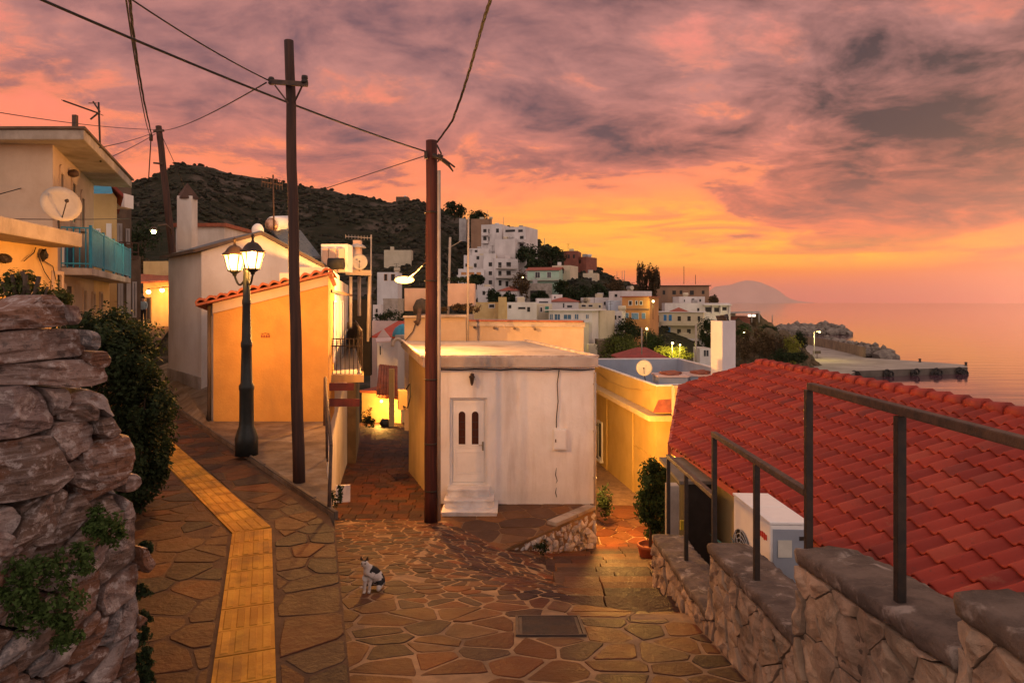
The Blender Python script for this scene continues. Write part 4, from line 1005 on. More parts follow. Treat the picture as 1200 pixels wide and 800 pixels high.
def wall_items():
    y0 = 15.5
    # lantern over the door
    P = W(553, 445, 15.36); root = thing('wall_lantern', 'small dark lantern fixed on the white wall above the door', 'wall lamp', P)
    mb = MB(); mb.box(P+Vector((0, .115, .06)), (.08, .04, .14)); mb.build('lantern_plate', rust_iron, root); mb = MB(); mb.tube([P+Vector((0, .10, .10)), P+Vector((0, .02, .15)), P+Vector((0, 0, .11))], .012, 6); mb.lathe([(.0, .12), (.03, .11), (.075, .07), (.06, .06)], P, 6, sm=False); mb.lathe([(.0, -.13), (.02, -.12), (.03, -.09), (.035, -.08)], P, 6, sm=False)
    mb.build('lantern_frame', rust_iron, root); MB().lathe([(.035, -.08), (.06, .06)], P, 6, sm=False).build('lantern_glass', glassmat('smoked_glass', (.05, .03, .02), .2), root)
    # meter cabinet with cable
    root = thing('meter_cabinet', 'white electric meter cabinet on the white house front', 'meter cabinet', W(656, 526, 15.45))
    a, b = W(648.5, 526, 15.5), W(663.5, 502, 15.5); c = (a+b)/2
    MB().box((c.x, 15.45, c.z), (b.x-a.x, .1, b.z-a.z)).build('cabinet_body', white_paint, root, bevel=.01)
    MB().box((c.x-.0, 15.394, c.z), (b.x-a.x-.05, .012, b.z-a.z-.05)).build('cabinet_door', white_paint, root, bevel=.004)
    MB().box((c.x-.10, 15.382, c.z-.02), (.025, .02, .07)).build('cabinet_latch', rust_iron, root)
    mb = MB(); mb.tube([V(c.x-.02, 15.46, -1.55), W(653, 450, 15.46), W(654, 470, 15.46), W(652, 490, 15.46), W(652, 501, 15.46)], .012, 6); mb.tube([V(c.x-.02, 15.485, -1.55), V(c.x-.02, 15.46, -1.55)], .014, 6)
    tag(mb.build('meter_cable', cable_mat), 'cable running down the white wall to the meter cabinet', 'cable')
    mb = MB(); mb.tube([W(697.2, 652, 15.35), W(697.2, 436, 15.35)], .03, 8)
    for py in (450, 505, 560, 615): mb.box(W(697.2, py, 15.40), (.08, .1, .03))
    tag(mb.build('drain_pipe', grey_pipe), 'thin grey drainpipe on the right corner of the white house', 'pipe')
    # damp cracks: raised flaking plaster
    mb = MB()
    for pts in (((652, 548), (651, 556), (653, 563), (651.5, 566)), ((652, 571), (651, 577), (652.5, 582))): mb.tube([W(*p, 15.497) for p in pts], [.004, .011, .008, .003][:len(pts)], 6)
    tag(mb.build('wall_crack', M('crack_dark', (.07, .05, .04))), 'dark flaking crack in the plaster below the meter cabinet', 'crack')
    # alley side box
    c = W(471.5, 468, 18.6); root = thing('alley_box', 'yellow lit service box with a cable on the alley side of the white house', 'service box', c)
    MB().box(c, (.24, .34, .52), .24).build('box_body', ochre_plaster, root, bevel=.012); MB().tube([c+Vector((.1, 0, .27)), c+Vector((.22, -.1, .45)), c+Vector((.25, -.2, .1)), c+Vector((.17, -.2, -.2)), c+Vector((.05, -.18, -.15))], .02, 6).build('box_cable', cable_mat, root)
wall_items()
def patio():
    m = M('patio_paving', (.20, .13, .07), (.14, .085, .045), 1.6, .8, .5, 24, (.30, .15, .05), 1.2, .5, 1)
    zt = -4.58
    pl = [(-.17, 12.62), (.35, 13.25), (1.80, 15.05), (1.88, 15.498), (-2.0, 15.498), (-1.72, 14.3), (-.9, 13.3)]
    root = thing('door_patio', 'wedge shaped paved patio with a whitewashed rubble wall below the white house', 'patio', V(0, 14.5, -5.6))
    mb = MB(); mb.prism([V(x, y, zt) for x, y in pl], (0, 0, -.06)); mb.build('patio_top', m, root, bevel=.01)
    lims = [((a[0], a[1]), (b[1]-a[1], a[0]-b[0])) for a, b in zip(pl, pl[1:]+pl[:1])]
    sl = cells(seeds(-2.4, 2.2, 12.3, 15.7, .42, random.Random(77), .48, 1.5, .12), .9, lims)
    paving('', '', sl, lambda x, y: zt, .016, .005, None, 12).build('patio_slabs', M('patio_slab', (.17, .085, .04), (.06, .036, .025), 2.2, .65, .6, 18, pal=[(.15, .08, .042), (.11, .058, .035), (.19, .09, .036), (.13, .075, .048), (.085, .05, .036)], spec=.12), root, recalc=False)
    # rubble face
    A = Vector((-.15, 12.66, 0)); Bp = Vector((1.86, 15.12, 0)); U = (Bp-A).normalized(); N = Vector((U.y, -U.x, 0)); L = (Bp-A).length; rnd = random.Random(9)
    rm = M('whitewashed_rubble', (.70, .67, .64), (.52, .48, .44), 4, .9, .5, 30, (.09, .07, .055), 3.2, .75, 1, island=.15)
    mb = MB()
    for c in cells(seeds(-.05, L+.05, -6.1, -4.5, .15, rnd, .42, 1.5, .05), .3, (((0, -4.64), (0, 1)), ((L, 0), (1, 0)))):
        c = inset(c, .006)
        if c and area(c) > .002: rock(mb, [(a, ZC+b) for a, b in c], A, U, N, rnd.uniform(-.03, .015), rnd, .03, .016, .12)
    mb.build('patio_wall', rm, root)
    cm = MB(); cm.prism([V(x, y, -6.2) for x, y in ((-.13, 12.70), (1.80, 15.08), (1.86, 15.48), (-.6, 15.48), (-.6, 13.2))], (0, 0, 1.56)); cm.build('patio_core', mortar_mat, root)
    cp = MB(); P = [A.lerp(Bp, f) for f in (.52, .76, .995)]
    for a, b in zip(P, P[1:]): cp.bar(Vector((a.x, a.y, ZC+zt+.045))-N*.10, Vector((b.x, b.y, ZC+zt+.045))-N*.10-U*.015, .24, .08)
    cp.build('patio_coping', concrete, root, bevel=.015)
    mb = MB(); foliage(mb, W(634, 641, 13.05), (.13, .1, .13), 300, .05, 5, 8, .5); tag(mb.build('patio_weed', dark_leaf, recalc=False), 'dark weed growing from the patio rubble wall', 'weed')
patio()

# ---- right parapet, its handrail, the strip behind it
def parapet():
    root = thing('stone_parapet', 'stepped stone parapet with rough concrete coping beside the stairs', 'parapet', V(2.07, 5, -4))
    rm = M('parapet_stone', (.42, .30, .21), (.29, .20, .135), 3.5, .9, .6, 34, (.10, .075, .055), 3, .7, 1, island=.16)
    cm = M('parapet_coping', (.17, .125, .10), (.085, .062, .05), 4, .95, 1.0, 34, (.42, .35, .30), 5, .7, 1, ramp_lo=.54, ramp_hi=.68)
    joint = M('parapet_joint', (.13, .095, .07), (.075, .055, .042), 4, .95, .6, 30)
    rnd = random.Random(12)
    segs = [(-.5, 2.87, -1.22, -1.22), (2.87, 4.49, -1.46, -1.62), (4.49, 6.5, -2.18, -2.30), (6.5, 9.05, -2.96, -3.08)]
    for i, (a, b, za, zb_) in enumerate(segs):
        mb = MB(); O = Vector((1.87, 0, 0)); U = Vector((0, 1, 0)); N = Vector((-1, 0, 0))
        cp = MB(); n = max(8, int((b-a)/.045)); ys = [a+(b-a)*j/n for j in range(n+1)]
        zz = lambda y: za+(zb_-za)*(y-a)/(b-a)
        vs = []
        prof = [(1.905, -.10), (1.864, -.09), (1.858, -.06), (1.852, -.02), (1.862, -.001), (1.89, .004), (1.93, .006), (1.98, .008), (2.03, .01), (2.08, .012), (2.13, .010), (2.18, .006), (2.23, 0), (2.275, -.012), (2.285, -.06), (2.27, -.10), (2.24, -.11)]
        for y in ys:
            for x, h in prof:
                k = noise.noise(Vector((x*4, y*4, i)))*.010+noise.noise(Vector((x*13, y*13, i+4)))*.014+noise.noise(Vector((x*31, y*31, i+8)))*.007
                vs.append(V(x+k*.7, y+(.012*noise.noise(Vector((x*9, h*30, i))) if y in (ys[0], ys[-1]) else 0), zz(y)+h+k))
        k = len(prof); cp.add(vs, [[p*k+q, p*k+q+1, (p+1)*k+q+1, (p+1)*k+q] for p in range(n) for q in range(k-1)]+[list(range(k)), [n*k+q for q in range(k)][::-1], ]+[[p*k, p*k+k-1, (p+1)*k+k-1, (p+1)*k] for p in range(n)], 0, True)
        cp.build('coping', cm, root)
        if b > 2:
            for c in cells(seeds(a-.25, b+.25, -5.4 if b > 5 else -3.9, max(za, zb_)+.1, .165, rnd, .45, 1.9, .1), .5, (((a, za-.098), (-(zb_-za)/(b-a), 1)), ((a, 0), (-1, 0)), ((b, 0), (1, 0)))):
                c = inset(c, .005)
                if c and area(c) > .001: rock(mb, [(p, ZC+q) for p, q in c], O, U, N, rnd.uniform(-.004, .022), rnd, .022, .012, .1, rounds=0)
            # end face towards the far side
            for c in cells(seeds(1.87, 2.25, -5.4, zb_-.08, .2, rnd, .4, 1, .0), .4, (((1.885, 0), (-1, 0)), ((2.25, 0), (1, 0)), ((0, zb_-.095), (0, 1)))):
                c = inset(c, .009)
                if c and area(c) > .004: rock(mb, [(2.25-p, ZC+q) for p, q in c], Vector((2.25, b, 0)), Vector((-1, 0, 0)), Vector((0, 1, 0)), -.01, rnd, .02, .01, .06)
            mb.build('parapet_stones', rm, root)
        core = MB(); core.prism([V(1.884, a+.01, -6), V(2.25, a+.01, -6), V(2.25, b-.01, -6), V(1.884, b-.01, -6)], (0, 0, 6+min(za, zb_)-.08)); core.build('parapet_core', joint, root)
parapet()
def handrail():
    root = thing('metal_handrail', 'rusty dark metal handrail on posts along the stepped parapet', 'handrail', V(2.0, 5.5, -2.5))
    posts = [(1.96, 3.45, -1.56, -.575), (1.95, 4.49, -2.5, -.575), (1.97, 5.5, -2.26, -1.285), (1.935, 6.53, -3.1, -1.285), (2.04, 8.0, -3.05, -2.02), (2.08, 9.08, -3.6, -2.07)]
    for x, y, z0, z1 in posts: MB().bar(V(x, y, z0), V(x, y, z1), .045, .045, up=(0, 1, 0)).build('post', dark_iron, root, bevel=.005)
    for a, b in (((1.955, 4.47, -.55), (1.97, 1.2, -.53)), ((1.955, 4.52, -1.26), (1.935, 6.555, -1.262)), ((1.945, 6.56, -1.87), (2.08, 9.105, -2.05))):
        MB().bar(V(*a), V(*b), .055, .048).build('rail', rust_iron, root, bevel=.008)
handrail()
def red_house():
    root = thing('red_roofed_house', 'house with a big red tiled roof just below the parapet', 'house', V(5, 10, -7))
    E = Vector((2.81, 12.2, -2.6)); e2 = Vector((3.235, 7.48, -2.6)); ue = (e2-E).normalized()      # along the eave towards the viewer
    r1 = Vector((5.6, 15.6, -1.4))
    upv = Vector((r1.x-(E.x+ue.x*(r1.y-E.y)/ue.y), 0, 1.2))      # across, up the slope
    s = upv.normalized(); s = (s-ue*s.dot(ue)).normalized(); n = ue.cross(s); n = n if n.z > 0 else -n; Ls = (r1-E-ue*((r1-E).dot(ue))).length
    # clip outline in (along, up) coordinates
    to = lambda p: ((p-E).dot(ue), (p-E).dot(s))
    P2 = Vector((3.97, 16.2, -2.0)); p2 = to(P2); pr = to(r1)
    m = roof_tile
    period = .21; course = .30; mb = MB(); nu = int(17.5/.03125); a0 = min(p2[0], pr[0])-.1
    def leftlim(v):      # far edge of the roof as a function of height up the slope
        if v <= p2[1]: return p2[0]*v/p2[1]
        return p2[0]+(pr[0]-p2[0])*(v-p2[1])/max(.01, Ls-p2[1])
    rows = []; k = 0
    while k*course < Ls:
        v0 = k*course; v1 = min(Ls, (k+1)*course)
        
        for dv, h in ((.045, -.002), (-.028, .020), (-.030, .036), (-.01, .043), (.11, .028), (.30, .006)):
            if v0+dv > Ls+.001: continue
            rows.append((max(0, v0+dv), h, k))
        k += 1
    us = [a0+i*.03125 for i in range(nu)]; idx = {}
    vs = []; fs = []
    for j, (v, h, kk) in enumerate(rows):
        lim = leftlim(v)
        for i, u in enumerate(us):
            ph = ((u+.0)/period) % 1.0
            w = .05*(math.sin(math.pi*min(1, ph/.62))**.8 if ph < .62 else -.12*math.sin(math.pi*(ph-.62)/.38))
            uu = max(u, lim)
            jit = .004*noise.noise(Vector((round(u/period-.5)*1.7, kk*2.3, 1)))
            p = E+ue*uu+s*v+n*(h+w+jit); vs.append(Vector((p.x, p.y, p.z+ZC)))
    m = bpy.data.materials.new('clay_roof_tiles'); m.use_nodes = True; t = NT(m.node_tree); bs = t.n['Principled BSDF']
    ps = t.node('ShaderNodeNewGeometry').outputs['Position']; o0 = E+Vector((0, 0, ZC))
    du = t.node('ShaderNodeVectorMath', {0: ps, 1: tuple(ue)}, operation='DOT_PRODUCT').outputs['Value']; dv = t.node('ShaderNodeVectorMath', {0: ps, 1: tuple(s)}, operation='DOT_PRODUCT').outputs['Value']
    iu = t.m('FLOOR', t.m('DIVIDE', t.m('SUBTRACT', du, o0.dot(ue)), period)); iv = t.m('FLOOR', t.m('DIVIDE', t.m('ADD', t.m('SUBTRACT', dv, o0.dot(s)), .03), course))
    wn = t.node('ShaderNodeTexWhiteNoise', {0: t.xyz(iu, iv, 0.0)}).outputs[0]; n1 = t.noise(ps, 1.1, 6, .65); n2 = t.noise(ps, 22, 5, .7); n3 = t.noise(ps, 5, 5, .65)
    cl = t.ramp(wn, [(0, (.20, .026, .018)), (.35, (.27, .034, .022)), (.7, (.31, .042, .026)), (.9, (.33, .06, .036)), (1, (.17, .03, .024))])
    cl = t.mix(t.m('MULTIPLY', t.step(n1, .46, .66), .45), cl, (.16, .03, .022, 1)); cl = t.mix(t.m('MULTIPLY', t.step(n2, .58, .72), .55), cl, (.09, .035, .028, 1)); cl = t.mix(t.m('MULTIPLY', t.step(n3, .62, .74), .35), cl, (.30, .14, .09, 1))
    t.put(bs.inputs['Base Color'], cl); t.put(bs.inputs['Roughness'], t.m('MULTIPLY_ADD', n3, .4, .5)); bs.inputs['Specular IOR Level'].default_value = .22
    t.put(bs.inputs['Normal'], t.node('ShaderNodeBump', {'Height': n2, 'Strength': .35, 'Distance': .006}).outputs[0])
    N_ = len(us)
    for j in range(len(rows)-1):
        for i in range(N_-1):
            if us[i+1] <= min(leftlim(rows[j][0]), leftlim(rows[j+1][0])): continue
            fs.append([j*N_+i, j*N_+i+1, (j+1)*N_+i+1, (j+1)*N_+i])
    mb.add(vs, fs, 0, True)
    # far slope beyond the ridge
    sf = Vector((-s.x, -s.y, s.z)); 
    rdg = lambda u: E+ue*u+s*Ls
    a, b = rdg(pr[0]), rdg(us[-1]); dn = Vector((s.x, s.y, -s.z))*3.4
    Z = Vector((0, 0, ZC)); mb.add([a+Z, b+Z, b+dn+Z, a+dn+Z], [[0, 1, 2, 3]])
    ro = mb.build('roof', m, root, recalc=False)
    # ridge caps, verge board, fascia
    rc = MB(); u = pr[0]+.02
    while u < us[-1]-.4:
        p, q = rdg(u)+Z+Vector((0, 0, .02)), rdg(u+.40)+Z+Vector((0, 0, .045)); rc.tube([p, q], [.085, .105], 10); u += .35
    rc.build('ridge_tiles', roof_tile, root)
    vb = MB(); A, B, C = E+Z, E+ue*p2[0]+s*p2[1]+Z, rdg(pr[0])+Z
    rp = M('painted_fascia', (.42, .10, .07), (.36, .085, .06), 2, .6, .1, 20)
    vb.bar(A+Vector((0, 0, -.05)), B+Vector((0, 0, -.05)), .05, .24); vb.bar(B+Vector((0, 0, -.03)), C+Vector((0, 0, -.03)), .06, .16); vb.build('verge_board', rp, root)
    fb = MB(); e0, e1 = E+Z, E+ue*13.5+Z; fb.bar(e0+Vector((.06, 0, -.06)), e1+Vector((.06, 0, -.06)), .04, .10); fb.build('eave_board', rp, root)
    # walls set in under the eave
    ins = .32*Vector((-ue.y, ue.x, 0)).normalized(); ins = ins if ins.x > 0 else -ins
    c0 = E+ins-ue*-.35; pts = [c0, E+ue*13.5+ins, E+ue*13.5+ins*14, Vector((8.6, 15.2, 0)), Vector((5.6, 15.3, 0)), Vector((4.2, 15.9, 0)), E+ue*p2[0]*.9+s*p2[1]*.7+ins*.6]
    wb = MB(); wb.prism([V(p.x, p.y, -7.4) for p in pts], (0, 0, 4.62)); wb.build('wall', ochre_plaster, root)
    # gable infill up to the far verge
    gb = MB(); gb.add([V(4.2, 15.9, -2.9), V(5.6, 15.35, -2.9), V(5.6, 15.45, -1.52), V(4.1, 16.0, -2.1)], [[0, 1, 2, 3]]); gb.build('gable_wall', ochre_plaster, root)
red_house()
def strip():
    mb = MB(); mb.add([V(2.24, 1, -2.9), V(4.6, 1, -2.9), V(3.4, 9.3, -3.95), V(2.24, 9.3, -3.95)], [[0, 1, 2, 3]])
    mb.add([V(2.24, 9.3, -3.95), V(3.4, 9.3, -3.95), V(3.3, 12.5, -5.4), V(2.6, 12.5, -5.4)], [[0, 1, 2, 3]])
    struct(mb.build('planting_strip_ground', soil), label='dark soil strip between parapet and red roofed house')
    # air conditioner outdoor unit
    t0 = W(903, 610, 6.55); root = thing('air_conditioner', 'white air conditioner outdoor unit behind the parapet', 'air conditioner', V(2.62, 6.9, -3.4))
    o = V(2.60, 6.55, -3.0); rz = R(0)
    A = Vector((2.44, 6.45, 0)); ux = Vector((.36, -.02, 0)); uy = Vector((-.03, .98, 0))
    pr = [A, A+ux, A+ux+uy, A+uy]; z0, z1 = ZC-3.28, ZC-2.10
    b = MB(); b.prism([Vector((p.x, p.y, z0)) for p in pr], (0, 0, z1-z0)); b.build('unit_casing', white_paint, root, bevel=.02)
    b = MB(); b.prism([Vector((p.x, p.y, z1+.002)) for p in (A-ux*.02-uy*.01, A+ux*1.03-uy*.01, A+ux*1.03+uy*.49, A-ux*.02+uy*.49)], (0, 0, .025)); b.prism([Vector((p.x, p.y, z1+.002)) for p in (A-ux*.02+uy*.5, A+ux*1.03+uy*.5, A+ux*1.03+uy*1.01, A-ux*.02+uy*1.01)], (0, 0, .025)); b.build('unit_lid', white_paint, root, bevel=.006)
    # end panel (grey) facing the viewer with a label plate
    gp = M('unit_grey', (.30, .33, .38), (.26, .29, .34), 3, .5)
    b = MB(); b.prism([Vector((p.x, p.y-.012, z)) for p, z in ((A+ux*.06, z0+.03), (A+ux*.95, z0+.03), (A+ux*.95, z1-.04), (A+ux*.06, z1-.04))], (0, .011, 0)); b.build('unit_end_panel', gp, root, bevel=.003)
    b = MB(); b.box(A+ux*.36+Vector((0, -.016, z1-.22)), (.13, .008, .16)); b.build('rating_plate', M('plate_paper', (.62, .60, .52)), root)
    b = MB(); b.box(A+ux*.80+Vector((0, -.016, z1-.12)), (.05, .012, .035)); b.box(A+ux*.80+Vector((0, -.016, z1-.28)), (.045, .012, .07)); b.box(A+ux*.80+Vector((0, -.016, z1-.42)), (.045, .012, .045)); b.build('valve_cover', dark_iron, root)
    # fan grille on the left face
    for cy in (.72,):
        c = A+uy*cy+Vector((-.006, 0, z0+.66)); g = MB(); u = uy.normalized()
        ring = lambda r, x: [c+Vector((x, 0, 0))+u*(r*math.cos(2*math.pi*j/28))+Vector((0, 0, r*math.sin(2*math.pi*j/28))) for j in range(28)]
        g.add(ring(.235, -.004), [list(range(28))], 0); g.build('fan_opening', dark_opening, root, recalc=False)
        g = MB()
        for r in (.05, .10, .145, .19, .235): g.tube(ring(r, -.014)+ring(r, -.014)[:1], .006, 5)
        for a in range(8): g.tube([c+Vector((-.018, 0, 0)), c+Vector((-.018, 0, 0))+u*(.235*math.cos(a*.785))+Vector((0, 0, .235*math.sin(a*.785)))], .005, 5)
        g.build('fan_grille', gp, root)
    b = MB(); q0 = A+uy*.36+Vector((-.004, 0, z1-.15))          # small red maker's mark, too small to read in the photograph
    for i in range(7): b.box(q0-uy*(.045*i)+Vector((0, 0, -.004*(i % 2))), (.006, .028, .05+.008*(i % 3)))
    b.build('unit_mark', M('mark_red_paint', (.5, .04, .03)), root)
    # brackets
    b = MB(); b.box(A+ux*.5+uy*.2+Vector((0, 0, z0-.2)), (.36, .06, .4)); b.box(A+ux*.5+uy*.8+Vector((0, 0, z0-.2)), (.36, .06, .4)); b.build('unit_feet', concrete, root)
    # dark shed panel, post, small plant
    root = thing('dark_shed', 'dark low shed in the corner under the red roof', 'shed', V(2.9, 10.6, -5))
    MB().prism([V(2.60, 10.3, -5.4), V(3.02, 10.3, -5.4), V(3.02, 10.3, -2.72), V(2.60, 10.3, -2.72)], (0, 1.2, 0)).build('shed_wall', M('shed_dark', (.03, .024, .02), (.02, .017, .015), 3, .9), root)
    MB().prism([V(2.50, 10.2, -2.72), V(3.06, 10.2, -2.72), V(3.06, 11.6, -2.68), V(2.50, 11.6, -2.68)], (0, 0, .05)).build('shed_roof', M('shed_lid', (.14, .12, .10)), root)
    tag(MB().box(V(2.38, 10.15, -4.2), (.17, .2, 3.0)).build('gate_pillar', concrete, bevel=.015), 'grey concrete pillar behind the end of the handrail', 'pillar')
    tag(MB().box(V(2.56, 10.27, -3.35), (.06, .03, .14)).build('yellow_tag', M('tag_yellow', (.6, .5, .05))), 'small yellow tag on the shed corner by the pillar', 'tag')
    mb = MB(); rnd = random.Random(3); c = V(2.62, 7.85, -3.6)
    for i in range(46):
        a = rnd.uniform(0, 6.28); l = rnd.uniform(.35, .75); dv = Vector((math.cos(a)*.42, math.sin(a)*.5, 0)); side = Vector((-math.sin(a), math.cos(a), 0))*.035
        p0 = c+Vector((rnd.uniform(-.08, .08), rnd.uniform(-.1, .1), .2)); p1 = p0+dv*l*.5+Vector((0, 0, l*.8)); p2 = p0+dv*l*1.15+Vector((0, 0, l*.95))
        mb.add([p0-side*.6, p0+side*.6, p1+side, p1-side, p2], [[0, 1, 2, 3], [3, 2, 4]])
    root = thing('strap_leaf_plant', 'blue green strap leaved plant growing behind the parapet', 'plant', c)
    mb.build('leaves', M('blue_green_leaf', (.035, .13, .085), (.025, .09, .06), 3, .6, island=.3), root, recalc=False); MB().tube([c-Vector((0, 0, .2)), c+Vector((0, 0, .25))], [.06, .04], 7).build('stem', bark, root)
    # potted bush at the parapet end
    root = thing('potted_bush', 'leafy bush in an orange pot at the foot of the stairs', 'shrub', V(2.55, 13.2, -5.2))
    MB().lathe([(.15, 0), (.17, .02), (.22, .34), (.24, .35), (.24, .40), (.20, .40), (.19, .34)], V(2.62, 13.0, -5.0), 16).build('pot', M('terracotta', (.46, .12, .04)), root)
    mb = MB()
    for px, py, r, n in ((766, 556, (.26, .3, .34), 1300), (774, 600, (.26, .3, .4), 1300), (757, 590, (.22, .3, .3), 900), (780, 572, (.22, .3, .5), 1200), (776, 622, (.3, .3, .3), 900), (769, 580, (.28, .3, .3), 1200), (762, 572, (.22, .3, .3), 800), (762, 612, (.2, .25, .2), 500)): foliage(mb, W(px, py, 13.1), r, n, .075, px+py, 14, .5)
    mb.build('bush_leaves', bush_leaf, root, recalc=False); MB().tube([V(2.62, 13.0, -4.9), V(2.66, 13.05, -4.2), V(2.7, 13.1, -3.6)], [.035, .03, .015], 7).build('stem', bark, root)
strip()
# ---- drain cover
def cover():
    root = thing('drain_cover', 'square rusty ribbed drain cover set in the paved square', 'drain cover', V(.37, 6.78, zplaza(.37, 6.78)))
    m = M('cover_iron', (.06, .045, .04), (.09, .055, .04), 6, .7, .4, 50); mb = MB(); o = Vector((.37, 6.78, ZC+zplaza(.37, 6.78)+.004)); uy = Vector((0, 1, -.18)).normalized(); ux = Vector((1, 0, 0)); nz = ux.cross(uy)
    f = lambda a, b, h=0: o+ux*a+uy*b+nz*h
    mb.prism([f(-.30, -.30), f(.30, -.30), f(.30, .30), f(-.30, .30)], nz*.012)
    for i in range(15):
        b = -.27+.54*i/14; mb.prism([f(-.27, b-.008, .012), f(.27, b-.008, .012), f(.27, b+.008, .012), f(-.27, b+.008, .012)], nz*.007)
    mb.build('cover_plate', m, root)
    fr = MB()
    for a0, b0, a1, b1 in ((-.335, -.335, .335, -.305), (-.335, .305, .335, .335), (-.335, -.305, -.305, .305), (.305, -.305, .335, .305)): fr.prism([f(a0, b0), f(a1, b0), f(a1, b1), f(a0, b1)], nz*.02)
    fr.build('cover_frame', m, root)
cover()
# ================================================================== HOUSES AROUND
def win_box(mb, a, b, z0, z1, N, kind='pane', fr=.06, proud=.03):
    """window/door in a wall between ground points a and b; slot 0 frame, 1 pane, 2 shutters"""
    a = Vector((a[0], a[1], 0)); b = Vector((b[0], b[1], 0)); U = (b-a); w = U.length; U = U/w; up = Vector((0, 0, 1)); N = Vector(N).normalized()
    r = lambda u0, u1, v0, v1, h0, h1, mi: mb.prism([a+U*u0+up*v0+N*h0, a+U*u1+up*v0+N*h0, a+U*u1+up*v1+N*h0, a+U*u0+up*v1+N*h0], N*(h1-h0), mi)
    r(fr, w-fr, z0+fr, z1-fr, -.02, .008, 1)
    for q in ((0, fr, z0, z1), (w-fr, w, z0, z1), (fr, w-fr, z0, z0+fr), (fr, w-fr, z1-fr, z1)): r(*q, -.02, proud, 0)
    if kind == 'mullion': r(w/2-fr*.35, w/2+fr*.35, z0+fr, z1-fr, -.02, proud*.8, 0)
    if kind == 'shut':
        r(fr*.5, w/2-fr*.15, z0+fr*.5, z1-fr*.5, proud*.5, proud*1.6, 2); r(w/2+fr*.15, w-fr*.5, z0+fr*.5, z1-fr*.5, proud*.5, proud*1.6, 2)
    if kind == 'open':
        r(-w*.45, -.02, z0, z1, .01, .06, 2); r(w+.02, w*1.45, z0, z1, .01, .06, 2)
    if kind == 'sill' or kind == 'open': r(-.06, w+.06, z0-.07, z0-.005, -.02, proud+.07, 0)

